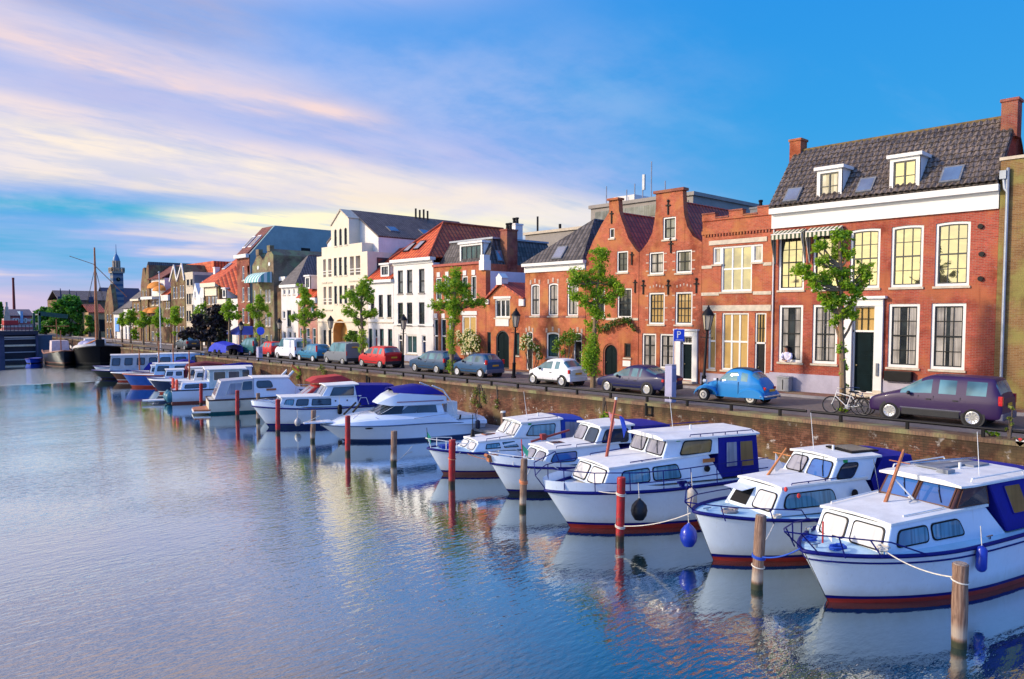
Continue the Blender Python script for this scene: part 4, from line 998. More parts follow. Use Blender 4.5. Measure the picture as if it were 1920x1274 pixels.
# ---------------------------------------------------------------- ground, road, pavement, water
def struct(name,m,mat,uv=True): o=m.build(name,mat,None,uv=uv); o['kind']='structure'; return o
def roadmat():
    m,nt,b=newmat('road_paving');p=geo(nt);u=uvn(nt)
    t=nt.nodes.new('ShaderNodeTexBrick');nt.links.new(u,t.inputs['Vector'])
    t.inputs['Color1'].default_value=(.125,.105,.10,1);t.inputs['Color2'].default_value=(.17,.14,.125,1);t.inputs['Mortar'].default_value=(.07,.062,.06,1)
    t.inputs['Scale'].default_value=1;t.inputs['Brick Width'].default_value=.21;t.inputs['Row Height'].default_value=.1;t.inputs['Mortar Size'].default_value=.008
    f=noise(nt,p,.5,5,.65);c=mixc(nt,t.outputs['Color'],(.075,.07,.075),sstep(nt,f,.45,.7))
    c=mixc(nt,c,(.2,.17,.15),mth(nt,'MULTIPLY',sstep(nt,noise(nt,p,2.3,4),.6,.8),.5))
    nt.links.new(c,b.inputs['Base Color']);b.inputs['Roughness'].default_value=.7;bump(nt,b,f,.2,.02);return m
m=MB();m.box(28.85,35.2,-14,101,-.5,0.0);m.box(32.35,35.2,101,160,-.5,0.0);struct('road',m,roadmat())
m=MB();m.box(35.2,35.36,-14,160,-.4,.125);struct('kerb',m,paint('kerb_stone',(.28,.26,.26),.8,.15,3))
m=MB();m.box(35.36,37.3,-14,160,-.4,.11);struct('pavement',m,brick('pavement_brick',(.22,.10,.07),(.30,.15,.10),(.14,.11,.09),.2,.1))
m=MB();m.box(37.3,1500,-300,1500,-.6,-.05);m.box(-1500,37.3,160,1500,-.6,-.05);m.box(-1500,-60,-300,160,-.6,-.05)
struct('ground',m,paint('town_ground',(.10,.09,.08),.9,.2,.2))
m=MB();m.quad((-1600,-1600,-5),(1600,-1600,-5),(1600,1600,-5),(-1600,1600,-5));struct('terrain',m,paint('canal_mud',(.02,.025,.02),.9))
def watermat():
    m,nt,b=newmat('canal_water');p=geo(nt)
    b.inputs['Base Color'].default_value=(.006,.028,.032,1)
    b.inputs['Roughness'].default_value=.05;b.inputs['IOR'].default_value=1.33
    sep=nt.nodes.new('ShaderNodeSeparateXYZ');nt.links.new(p,sep.inputs[0])
    # wind ripples: fine crests, a longer chop, and calmer patches between the moored boats
    mp=nt.nodes.new('ShaderNodeMapping');mp.inputs['Rotation'].default_value=(0,0,R(-38));mp.inputs['Scale'].default_value=(1.0,2.6,1);nt.links.new(p,mp.inputs[0])
    n1=noise(nt,mp.outputs[0],2.8,3,.5)
    mp2=nt.nodes.new('ShaderNodeMapping');mp2.inputs['Rotation'].default_value=(0,0,R(-52));mp2.inputs['Scale'].default_value=(.5,1.5,1);nt.links.new(p,mp2.inputs[0])
    n2=noise(nt,mp2.outputs[0],.9,2,.5)
    n3=noise(nt,p,6.5,2,.5)
    calm=noise(nt,p,.16,2,.5)
    near=sstep(nt,sep.outputs[0],18.0,12.0)      # sheltered among the hulls
    amp=mth(nt,'MULTIPLY',mth(nt,'ADD',mth(nt,'MULTIPLY',sstep(nt,calm,.3,.7),.75),.45),mth(nt,'ADD',mth(nt,'MULTIPLY',near,.80),.20))
    h=mth(nt,'ADD',mth(nt,'ADD',mth(nt,'MULTIPLY',n1,.075),mth(nt,'MULTIPLY',n2,.06)),mth(nt,'MULTIPLY',n3,.014))
    yy=mth(nt,'ADD',sep.outputs[1],mth(nt,'MULTIPLY',noise(nt,p,.12,2),10.0))
    patch=mth(nt,'MULTIPLY',mth(nt,'MULTIPLY',sstep(nt,yy,88,91),sstep(nt,yy,113,110)),1.6)     # a breeze ruffles the water off the barge, dead calm behind it
    amp=mth(nt,'MULTIPLY',mth(nt,'ADD',amp,patch),mth(nt,'ADD',sstep(nt,yy,116,110),.12))
    h=mth(nt,'MULTIPLY',h,amp)
    bp=nt.nodes.new('ShaderNodeBump');bp.inputs['Strength'].default_value=.2;bp.inputs['Distance'].default_value=1.0
    nt.links.new(h,bp.inputs['Height']);nt.links.new(bp.outputs[0],b.inputs['Normal'])
    lw=nt.nodes.new('ShaderNodeLayerWeight');nt.links.new(bp.outputs[0],lw.inputs['Normal'])
    gl=nt.nodes.new('ShaderNodeBsdfGlossy');gl.inputs['Roughness'].default_value=.03;gl.inputs['Color'].default_value=(.88,.95,.96,1);nt.links.new(bp.outputs[0],gl.inputs['Normal'])
    fac=mth(nt,'MINIMUM',mth(nt,'MAXIMUM',mth(nt,'MULTIPLY',mth(nt,'SUBTRACT',lw.outputs['Facing'],.41),2.2),.06),.93)
    mx=nt.nodes.new('ShaderNodeMixShader');nt.links.new(fac,mx.inputs[0]);nt.links.new(b.outputs[0],mx.inputs[1]);nt.links.new(gl.outputs[0],mx.inputs[2]);nt.links.new(mx.outputs[0],nt.nodes['Material Output'].inputs[0])
    return m
m=MB();m.quad((-60.5,-200,WL),(33,-200,WL),(33,175,WL),(-60.5,175,WL));struct('water',m,watermat())
m=MB();rr_=random.Random(3)
y=-60.0
while y<240:
    w_=rr_.uniform(6,11);h_=rr_.uniform(4,6);g_=rr_.uniform(1,3)
    m.box(-78,-66,y,y+w_-.05,-.5,h_)
    if rr_.random()<.5: m.prism([(-66,y,h_),(-66,y+w_-.05,h_),(-66,y+w_/2,h_+g_)],(-12,0,0))
    else: m.prism([(-66,y,h_),(-78,y,h_),(-72,y,h_+g_)],(0,w_-.05,0))
    y+=w_
o=m.build('far_bank_houses',BBROWN,None);tag(o,'row of brown brick houses along the opposite bank of the canal','houses',kind='stuff')
# ---------------------------------------------------------------- quay wall and what hangs on it
def quaymat():
    m=brick('quay_brick',(.105,.042,.026),(.215,.095,.055),(.05,.038,.030),w=.26,h=.088,stain=.6,bmp=.9,white=.9)
    nt=m.node_tree;b=nt.nodes['Principled BSDF'];src=b.inputs['Base Color'].links[0].from_socket
    p=geo(nt);sep=nt.nodes.new('ShaderNodeSeparateXYZ');nt.links.new(p,sep.inputs[0])
    st=noise(nt,p,1.0,4,.6,(2.2,2.2,.3))
    z=mth(nt,'ADD',sep.outputs[2],mth(nt,'MULTIPLY',st,1.5))
    c=mixc(nt,src,(.055,.042,.026),mth(nt,'MULTIPLY',sstep(nt,z,-.1,.7),.85))      # soot and moss washed down from the coping
    al=mth(nt,'ADD',sep.outputs[2],mth(nt,'MULTIPLY',st,.8))
    c=mixc(nt,(.03,.035,.015),c,sstep(nt,al,WL+.5,WL+1.0))                          # algae at the water line
    nt.links.new(c,b.inputs['Base Color']);return m
QM=quaymat()
q=thing('quay_wall','long weathered brown brick quay wall along the moorings','wall',(QX,40,0),world=True)
m=MB();m.box(QX,28.9,-14,101,-5,-.14);m.box(28.9,32.4,100.1,101,-5,-.14);m.box(31.5,32.4,101,176,-5,-.14);m.build('wall',QM,q)
cm=brick('coping_brick',(.20,.12,.08),(.27,.17,.10),(.13,.1,.08),w=.11,h=.3,stain=.5)
m=MB();m.box(QX-.03,28.86,-14,101.03,-.14,.015);m.box(28.86,32.36,100.1,101.03,-.14,.0149);m.box(31.47,32.36,101.03,176,-.14,.015);m.build('coping',cm,q)
m=MB()
for px,py in ((1212,768),(688,712),(455,690)):
    y,z=on_x(px,py,QX);m.box(QX-.06,QX,y-.05,y+.05,z-.28,z+.28);m.box(QX-.06,QX,y-.35,y-.1,z-.28,z-.2);m.box(QX-.06,QX,y-.35,y-.1,z+.1,z+.18);m.box(QX-.06,QX,y-.38,y-.3,z-.28,z+.18)
m.build('wall_anchor',M['black'],q)
def railing(label,ya,yb,step=2.15):
    r=thing('quay_railing',label,'railing',(28.15,ya,0),world=True,group='low black railing along the quay edge')
    m=MB();m.tube([(28.15,ya,.30),(28.15,yb,.30)],.055,8);m.build('rail',M['black'],r)
    n=max(1,int(abs(yb-ya)/step));k0=.5
    post=None
    for k in range(n):
        y=ya+(yb-ya)*(k+.5)/n
        if n<60 or True:
            m=MB();m.box(28.1,28.2,y-.05,y+.05,.01,.28);m.build('rail_post',M['black'],r)
yg0=FY(1516,28.15,770)
railing('near stretch of low black quay railing in front of purple minivan',-8,yg0-.08)
railing('long stretch of low black quay railing running from blue rounded car into the distance',yg0+.08,98)
m=MB()
for k in range(0,1): pass
# jetty
j=thing('jetty','narrow grey floating walkway along foot of the quay wall','jetty',(27,30,WL),world=True)
m=MB();m.box(26.2,27.85,-6,78,WL+.32,WL+.46);m.build('deck',paint('jetty_boards',(.20,.20,.21),.8,.2,3),j)
m=MB();m.box(26.25,27.8,-6,78,WL-.2,WL+.318);m.build('float',paint('dark_float',(.05,.05,.05),.8),j)
def wallmark(px,py):
    y,z=on_x(px,py,QX)
    o=thing('wall_sign','small red and white arrow shaped sign fixed on quay wall','sign',(QX,y,z),world=True)
    m=MB();s=.115
    m.prism([(QX-.03,y-s,z+s),(QX-.03,y,z+s*.2),(QX-.03,y+s,z+s),(QX-.03,y+s,z),(QX-.03,y,z-s),(QX-.03,y-s,z)],(.03,0,0));m.build('panel',M['white'],o)
    m=MB();m.prism([(QX-.04,y-s*.55,z+s*1.2),(QX-.04,y,z+s*.55),(QX-.04,y+s*.55,z+s*1.2),(QX-.04,y,z+s*1.5)],(.03,0,0));m.build('mark',paint('sign_red',(.6,.04,.04)),o)
wallmark(1913,831)
rr_=random.Random(5);m=MB()
for _ in range(420):
    yy=rr_.uniform(-6,90);cx_=rr_.choice((28.03,28.32,28.78))+rr_.uniform(-.06,.06);hh=rr_.uniform(.05,.16)
    if math.sin(yy*1.3)+math.sin(yy*.47)<.2: continue
    for k in range(6):
        a=rr_.uniform(0,6.28);t=(cx_+.5*hh*math.cos(a),yy+.6*hh*math.sin(a),hh*rr_.uniform(.6,1.1));m.add([(cx_-.012,yy,.01),(cx_+.012,yy+.012,.01),t],[(0,1,2)])
o=m.build('quay_edge_grass',paint('edge_grass',(.10,.16,.02),.8,.3,6),None);tag(o,'sparse tufts of grass growing along the quay edge','grass',kind='stuff')
# ---------------------------------------------------------------- mooring posts
PW=wood('post_timber',(.13,.065,.042),(.30,.19,.13),wet=WL)
def redwet():
    m=paint('post_red',(.36,.012,.016),.45,.2,3)
    nt=m.node_tree;b=nt.nodes['Principled BSDF'];src=b.inputs['Base Color'].links[0].from_socket
    p=geo(nt);sep=nt.nodes.new('ShaderNodeSeparateXYZ');nt.links.new(p,sep.inputs[0])
    ch=noise(nt,p,7,5,.7);src=mixc(nt,src,(.16,.03,.025),sstep(nt,ch,.52,.62));src=mixc(nt,src,(.35,.22,.18),mth(nt,'MULTIPLY',sstep(nt,ch,.66,.70),.7))
    c=mixc(nt,(.035,.022,.012),src,sstep(nt,mth(nt,'ADD',sep.outputs[2],mth(nt,'MULTIPLY',ch,.25)),WL+.25,WL+.4));nt.links.new(c,b.inputs['Base Color']);return m
PR=redwet()
POSTS={}
def post(key,label,px,yw,pxt,yt,wpx,red=False):
    X,Y=on_z(px,yw,WL);d=ray(pxt,yt);t=Y/d.y
    top=V((d.x*t,Y,EYE+d.z*t))
    pm=V((X,Y,WL));dist=pm.length
    depth=(pm-V((0,0,EYE))).dot(_FW);r=wpx/2*depth/CAM_F
    o=thing('mooring_post',label,'post',(X,Y,WL),world=True,group='mooring posts along the berths')
    a=pm+(pm-top).normalized()*1.6
    m=MB();n=14;pts=[];rs=[]
    for k in range(9):
        f=k/8;pts.append(a.lerp(top,f));rs.append(r*(1+(.05*math.sin(k*2.3+px) if not red else .012*math.sin(k*1.7+px))))
    m.tube(pts,rs,n);m.build('pile',PR if red else PW,o,sharp=50)
    if not red:
        m=MB();dv=(top-pm).normalized();m.cyl(top-dv*.01,top+dv*.02,r*.93,r*.85,12);m.build('end_grain',paint('end_grain',(.28,.22,.18),.9,.3,20),o)
    else:
        m=MB();dv=(top-pm).normalized();m.cyl(top-dv*.02,top+dv*.03,r*1.02,r*.9,14);m.build('cap',paint('post_cap_red',(.40,.02,.022),.4),o)
    POSTS[key]=(pm,top,r)
post('p1','weathered timber mooring post nearest, with white rope, before boat with blue cover',1798,1213,1801,1058,27)
post('p2','timber mooring post tied with blue rope beside solar panel boat',1419,1104,1427,967,21)
post('p3','bright red mooring post with white rope before boat with black ball fender',1162,1015,1165,897,16,True)
post('p4','timber mooring post with orange rope between two white cabin cruisers',980,955,983,861,13)
post('p5','red mooring post before small cruiser with blue canopy',847,910,848,826,13,True)
post('p6','dark timber mooring post in front of flybridge motor yacht stern half',738,870,739,809,11.5)
post('p7','red mooring post at the bow of flybridge motor yacht',652,852,652,781,10,True)
post('p8','grey brown post between flybridge yacht and blue covered cruiser',586,828,588,770,9)
post('p9','red mooring post at the bow of blue covered cruiser',521,812,521,750,8.5,True)
post('p10','slim dark post behind bow of blue covered cruiser',484,790,484,738,7)
post('p11','dark red post beside cream cabin boat',445,783,445,733,7,True)
post('p12','small dark red post beside boat with red life rings',377,760,377,720,6,True)
y,z=on_x(946,772,27.0)
o=thing('mooring_post','short timber post with white cap near quay wall behind blue canopy boat','post',(27.0,y,WL),world=True)
m=MB();m.cyl((26.9,y,WL-1),(26.9,y,z-.05),.13,n=10);m.build('pile',PW,o)
m=MB();m.cyl((26.9,y,z-.05),(26.9,y,z+.03),.14,n=10);m.build('cap',M['white'],o)
# ---------------------------------------------------------------- trees, climbers, bushes
LG=leafmat('plane_leaf',(.13,.30,.012),(.42,.60,.024),.5)
LG2=leafmat('plane_leaf_dark',(.07,.18,.014),(.22,.38,.024),.45)
LD=leafmat('copper_leaf',(.016,.010,.012),(.045,.026,.024),.2,(.05,.055,.015))
LT=leafmat('big_tree_leaf',(.03,.13,.010),(.11,.33,.018),.45)
LY=leafmat('yellow_green_leaf',(.12,.17,.02),(.24,.26,.03),.35)
BK=wood('bark',(.16,.10,.05),(.26,.17,.09))
BKD=wood('dark_bark',(.06,.045,.03),(.1,.07,.05))
def leaves(m,c,rx,ry,rz,n,size,rr,shell=.55):
    """leaf blades scattered through an ellipsoid, thinner towards the middle, clumpy"""
    c=V(c);vs=[];fs=[]
    for _ in range(n):
        while True:
            d=V((rr.gauss(0,1),rr.gauss(0,1),rr.gauss(0,1)))
            if d.length>.01: break
        d.normalize();r=shell+(1-shell)*rr.random()
        if rr.random()<.14: r*=1.1+.4*rr.random()
        p=c+V((d.x*rx,d.y*ry,d.z*rz))*r
        u=V((rr.gauss(0,1),rr.gauss(0,1),rr.gauss(0,.6)));u.normalize()
        nn=(d*.7+V((rr.gauss(0,.6),rr.gauss(0,.6),rr.gauss(0,.6)+.35))).normalized()
        u=(u-nn*u.dot(nn))
        if u.length<.05: continue
        u.normalize();w=nn.cross(u);s=size*(.6+.8*rr.random())
        b=len(vs);k=.18*s
        vs+=[p-u*s*.55,p+w*s*.42+nn*k*.2,p+u*s*.6-nn*k,p-w*s*.42+nn*k*.2]
        fs.append((b,b+1,b+2,b+3))
    m.add(vs,fs)
def pollard(label,base,trunk,clumps,shoots=(),X=31.3,name='pollard_tree',leaf=None,dens=1.0,lsz=.15,group='pollarded trees along the quay',fill=True):
    rr=random.Random(int(base[0]))
    X,Y=on_z(base[0],base[1],0)
    X=min(max(X,30.6),32.0)
    if base[0]<300: X=32.9
    Y=on_x(base[0],base[1],X)[0]
    depth=(V((X,Y,2))-V((0,0,EYE))).dot(_FW);ppm=CAM_F/depth
    o=thing(name,label,'tree',(X,Y,0),world=True,group=group)
    def at(px,py,dx=0):
        d=ray(px,py);t=(V((X+dx,Y,0)).dot(V((_FW.x,_FW.y,0))))/V((d.x,d.y,0)).dot(V((_FW.x,_FW.y,0)))
        return V((d.x*t,d.y*t,EYE+d.z*t))
    tr=[V((X,Y,-.1))]+[at(*p) for p in trunk]
    m=MB();n=len(tr);r0=min(.16,5.6/ppm*1.0+.02)
    m.tube(tr,[lerp(r0,r0*.42,k/(n-1)) for k in range(n)],8)
    L=MB()
    for c in clumps:
        px,py,rp=c[:3];p=at(px,py,rr.uniform(-.35,.35));r=rp/ppm
        # limb from the trunk to the clump
        best=min(range(1,n),key=lambda k:abs(tr[k].z-(p.z-.55))+.0)
        s=tr[best]
        if (V((p.x,p.y,0))-V((s.x,s.y,0))).length>.25:
            mid=s.lerp(p,.55)+V((0,0,-.12));m.tube([s,mid,p],[.06,.05,.03],6)
        lz=lsz*.62
        for _ in range(4): m.tube([p+V((0,0,-r*.3)),p+V((rr.uniform(-1,1),rr.uniform(-1,1),rr.uniform(-.3,1.1)))*r],[.018,.006],4)
        k=max(20,int(260*dens*(r/.35)**2))
        leaves(L,p,r*1.0,r*1.0,r*.95,k,lz,rr,.25)
        for q in range(5):
            dd=V((rr.uniform(-1,1),rr.uniform(-1,1),rr.uniform(-.9,1)))*r*1.1
            leaves(L,p+dd,r*.42,r*.42,r*.36,max(6,k//11),lz,rr,.2)
    for s in shoots:
        p=at(*s[:2]);r=s[2]/ppm;leaves(L,p,r,r,r*1.05,max(16,int(150*dens*(r/.3)**2)),lsz*.62,rr,.3)
    m.build('trunk',BK,o);L.build('foliage',leaf or LG,o,uv=False)
    return o
pollard('pollarded tree with parked bicycles, before red house with white door surround',(1580,772),[(1580,700),(1578,640),(1576,590),(1577,545),(1576,500),(1574,455)],
 [(1574,443,16),(1588,440,10),(1540,459,13),(1530,468,8),(1574,470,17),(1590,478,11),(1544,488,13),(1535,492,8),(1506,507,15),(1497,509,9),(1518,518,11),(1548,521,18),(1565,510,12),(1527,533,14),(1582,512,17),(1585,532,14),(1619,508,16),(1626,520,10),(1613,530,14),(1606,548,13),(1600,562,11),(1562,562,19),(1552,572,11),(1578,562,13),(1591,585,14),(1572,594,14),(1565,604,9),(1541,556,10),(1602,592,8)],
 [(1581,618,5),(1577,650,9),(1573,660,6),(1583,658,7),(1580,675,7),(1584,690,8),(1577,700,5),(1586,725,6)],dens=1.15,lsz=.16)
pollard('pollarded tree wrapped in ivy behind the small white car',(1112,727),[(1112,690),(1113,650),(1115,610),(1118,570),(1121,530),(1125,490)],
 [(1126,476,15),(1134,482,9),(1124,499,16),(1085,518,19),(1074,528,11),(1078,556,13),(1102,530,17),(1119,548,17),(1147,530,17),(1160,541,13),(1166,549,8),(1144,558,16),(1095,561,14),(1112,580,16),(1124,592,12),(1114,612,13),(1125,520,12)],
 [(1110,632,12),(1113,645,13),(1108,655,17),(1104,668,17),(1114,672,16),(1106,688,16),(1112,698,12),(1100,680,12),(1118,660,10)],dens=1.1,leaf=LG)
pollard('pollarded tree with long side arms before the brick house with mansard roof',(848,703),[(847,670),(847,640),(850,610),(852,580),(853,550),(853,520)],
 [(853,512,13),(858,520,9),(852,531,14),(828,537,14),(820,545,8),(840,550,13),(868,537,13),(874,550,13),(861,545,11),(816,574,11),(826,571,9),(836,573,8),(902,566,11),(893,569,9),(884,568,10),(873,568,8),(852,565,15),(850,584,15),(852,601,13),(858,575,10)],
 [(846,622,11),(845,634,12),(847,646,12),(848,658,9),(846,682,9),(843,690,7),(848,696,7)])
pollard('pollarded tree with long side arms before the cream building and low white house',(679,676),[(679,650),(679,625),(678,600),(677,575),(679,550),(682,530)],
 [(683,532,12),(688,540,8),(677,545,13),(656,551,11),(663,560,12),(693,561,12),(686,553,11),(672,571,11),(648,583,9),(656,588,8),(664,590,8),(702,586,9),(692,588,8),(682,588,7),(668,603,8),(680,606,8)],
 [(680,625,9),(678,638,9),(682,648,8),(676,655,7)],lsz=.17)
pollard('pollarded tree between white van and blue hatchback before pink house',(571,658),[(571,630),(570,605),(569,585),(571,555)],
 [(569,545,10),(573,552,8),(572,562,10),(582,570,9),(566,570,8),(569,588,11),(549,596,7),(558,594,6),(582,592,8),(591,590,7),(599,589,8),(606,592,5),(568,603,9)],[(570,622,5),(571,640,5)],lsz=.18)
pollard('pollarded tree behind red hatchback before brown twin gables',(486,662),[(486,630),(485,605),(485,585),(486,560)],
 [(486,560,9),(488,574,9),(472,580,8),(466,576,5),(498,578,7),(505,590,5),(484,592,9),(477,587,7),(485,610,8)],[(485,625,6),(486,636,5)],lsz=.2)
pollard('pollarded tree rising right of the dark copper tree',(430,654),[(430,620),(430,590),(430,572)],[(430,571,9),(438,578,7),(422,580,8),(446,593,8),(436,592,7),(428,590,9)],lsz=.22)
pollard('pollarded tree rising left of the dark copper tree',(378,652),[(378,620),(378,595),(380,578)],[(381,575,7),(371,585,8),(365,590,6),(386,588,7),(376,595,8)],lsz=.22)
for i,(bx_,by,lab,cl) in enumerate(((327,649,'far pollarded tree with egg shaped top right of the white flagpole',[(328,582,8),(328,592,9),(327,602,8),(314,603,5),(337,602,5),(327,625,4)]),
 (296,648,'far pollarded tree directly behind the white flagpole',[(297,584,6),(297,594,7),(290,601,6),(305,600,5),(295,608,7),(296,628,4)]),
 (269,645,'far bushy pollarded tree with forked top left of flagpole',[(269,591,6),(270,599,7),(262,606,7),(277,604,7),(283,598,5),(269,610,5)]),
 (245,643,'far pollarded tree with thick ivy at its foot',[(247,587,7),(246,597,9),(240,604,7),(253,602,7),(251,622,6),(252,632,6)]),
 (229,642,'farthest pollarded tree in front of white row houses',[(229,591,5),(228,600,7),(231,607,6),(224,604,5)]))):
    pollard(lab,(bx_,by),[(bx_,615),(bx_,595)],cl,lsz=.26,dens=.8)
def crown_tree(name,label,X,Y,trunk_h,blobs,leaf,lsz,dens=1,bark=None,group=None):
    rr=random.Random(int(X*7+Y))
    o=thing(name,label,'tree',(X,Y,0),world=True,group=group)
    m=MB();m.tube([(X,Y,-.3),(X,Y,trunk_h*.6),(X+.1,Y,trunk_h)],[.28,.22,.16],8)
    L=MB()
    for (dx,dy,z,rx,rz) in blobs:
        p=V((X+dx,Y+dy,z));m.tube([(X,Y,trunk_h*.75),((X+p.x)/2,(Y+p.y)/2,(trunk_h+z)/2-.3),p],[.14,.09,.04],6)
        for _ in range(7):
            d=V((rr.gauss(0,1),rr.gauss(0,1),rr.gauss(0,1))).normalized()
            q=p+V((d.x*rx*.6,d.y*rx*.6,d.z*rz*.6));leaves(L,q,rx*.52,rx*.52,rz*.45,int(75*dens),lsz,rr,.25)
    m.build('trunk',bark or BKD,o);L.build('crown',leaf,o,uv=False);return o
def at_y(px,py,Y): return on_y(px,py,Y)
X,Y=30.9,on_x(392,652,30.9)[0]
def off(px,py): 
    d=ray(px,py);f=V((_FW.x,_FW.y,0));t=V((X,Y,0)).dot(f)/V((d.x,d.y,0)).dot(f);return d.x*t-X,d.y*t-Y,EYE+d.z*t
ppm=CAM_F/(V((X,Y,0)).dot(V((_FW.x,_FW.y,0))))
crown_tree('copper_tree','dark purple leaved copper tree with a broad drooping crown by the quay',X,Y,1.8,[(*off(a,b),c/ppm,d/ppm) for a,b,c,d in ((398,592,18,16),(380,602,18,16),(415,600,16,18),(368,615,16,13),(395,615,22,20),(420,618,16,18),(355,624,14,10),(378,630,18,12),(405,632,20,12),(345,628,9,8),(408,582,12,10))],LD,.3,1.3)
def far_crown(label,px,py_base,Y,blobs,leaf=LT,name='leafy_tree',lsz=.5,dens=1):
    X,_=on_y(px,py_base,Y)
    f=V((_FW.x,_FW.y,0));ppm=CAM_F/V((X,Y,0)).dot(f)
    bl=[]
    for a,b,c,d in blobs:
        r_=ray(a,b);t=V((X,Y,0)).dot(f)/V((r_.x,r_.y,0)).dot(f);bl.append((r_.x*t-X,r_.y*t-Y,EYE+r_.z*t,c/ppm,d/ppm))
    return crown_tree(name,label,X,Y,2.6,bl,leaf,lsz,dens,group='leafy trees at the head of the canal')
far_crown('largest round green tree at the head of the canal behind sailing barge',132,632,158,[(128,567,20,15),(112,582,20,18),(144,582,20,18),(130,600,28,20),(104,603,20,16),(155,603,14,18),(118,619,22,13),(147,619,18,13)],dens=2.4,lsz=.42)
far_crown('lower pale green tree left of the largest round tree',86,628,164,[(82,585,12,9),(92,592,14,12),(75,600,12,12),(90,608,16,12),(80,618,14,9)],dens=1.2)
far_crown('slim light green tree just left of the tall brown mast',168,630,150,[(166,596,6,7),(168,606,8,8),(172,616,8,8),(164,622,7,6)],leaf=LG2,lsz=.35)
far_crown('dark tree beside the stepped gable of the banded waterside house',-6,625,150,[(-4,575,9,10),(-8,592,12,12),(-5,608,9,10)],leaf=LT)
def bush(name,label,cat,X,pts,leaf,lsz=.13,dens=1,flowers=0,stem=None,fcol=(.75,.66,.32)):
    """a shrub trained on or near the plane x=X, from pixel clumps"""
    rr=random.Random(int(pts[0][0]*3))
    c=[(V((X,)+on_x(p[0],p[1],X)),p[2]) for p in pts]
    Y=sum(p.y for p,_ in c)/len(c)
    o=thing(name,label,cat,(X,Y,0),world=True)
    L=MB();F=MB();S=MB()
    for p,rp in c:
        ppm=CAM_F/(p-V((0,0,EYE))).dot(_FW);r=rp/ppm
        leaves(L,p,min(r,.45),r,r,max(12,int(140*dens*(r/.4)**2)),lsz,rr,.35)
        if name!='wall_creeper': S.tube([(X,lerp(Y,p.y,.25),.05),(X+.05,lerp(Y,p.y,.7),p.z*.6),p],[.035,.03,.015],5)
        for _ in range(int(flowers*(r/.3)**2)):
            d=V((-abs(rr.gauss(0,1))-.2,rr.gauss(0,1),rr.gauss(0,1))).normalized();q=p+V((d.x*min(r,.45),d.y*r,d.z*r))*1.03;F.ell(q,.05,.06,.055,6,4)
    if name=='wall_creeper': S.tube([p for p,_ in c],.025,5)
    S.build('stem',BKD,o);L.build('foliage',leaf,o,uv=False)
    if flowers: F.build('blossom',paint('yellow_blossom_%d'%int(fcol[0]*100),fcol,.7,.15,8),o)
    return o
bush('rose_bush','climbing rose bush full of pale yellow blooms beside the arched coach house door','rose bush',36.4,[(880,628,12),(868,640,12),(890,640,13),(880,650,12),(862,628,8),(896,652,8),(872,655,9)],LG2,flowers=16)
bush('rose_bush','climbing rose with yellow blooms over the doorway of the white corniced house','rose bush',36.4,[(986,636,10),(997,648,9),(982,650,8),(1008,655,8),(1012,668,7)],LG2,flowers=14)
bush('climbing_shrub','dark green climbing shrub spreading beside the large teal window','shrub',36.4,[(1070,625,10),(1058,632,11),(1048,643,11),(1042,655,9),(1080,632,9),(1055,662,7),(1068,640,10)],LG2)
bush('wall_creeper','green and rust creeper trained across the wall above the round arched door','creeper',36.75,[(1130,616,8),(1140,612,8),(1150,607,8),(1160,603,8),(1170,600,7),(1178,602,7),(1184,610,6),(1188,618,5)],leafmat('rusty_leaf',(.05,.12,.015),(.13,.2,.02),.3,(.25,.09,.03)),dens=1.2)
bush('potted_shrub','round green shrub before the ochre archway','shrub',36.0,[(660,628,9),(652,634,8),(668,636,8)],LG2,lsz=.2)
bush('shrub','low dark shrub on the pavement behind white car','shrub',36.3,[(1098,690,8),(1090,698,7),(1094,680,6)],LG2)
def weed(label,pts,X=QX-.05,leaf=None):
    return bush('wall_weed',label,'weed',X,pts,leaf or LY,.09,1.4)
weed('bushy yellow green weeds growing from quay wall behind the flybridge yacht',[(893,735,9),(905,742,9),(890,752,8),(898,760,7),(908,752,6)])
weed('small green weed tuft on quay wall right of the bushy weeds',[(932,752,6),(931,762,5)])
weed('tall green weeds growing from quay wall above the flags of the cruiser',[(1131,782,8),(1136,776,7),(1128,790,7)],leaf=LG)
weed('green weed on quay wall above the cream cabin boat',[(560,692,6),(562,700,6),(559,707,5)],leaf=LG)
weed('yellowish weeds at quay edge beside the red canopy',[(603,690,8),(609,698,7)])
weed('spindly yellow flowering weed at the quay edge behind purple minivan',[(1898,765,5),(1892,785,6),(1897,795,5),(1888,805,4)],X=28.05)
weed('low grass tuft under the railing beside rear wheel of the purple minivan',[(1860,812,5),(1870,814,4),(1848,808,4)],X=28.4,leaf=LG)
weed('green weeds at the foot of the tree with bicycles',[(1575,768,6),(1585,770,5)],X=31.0,leaf=LG)
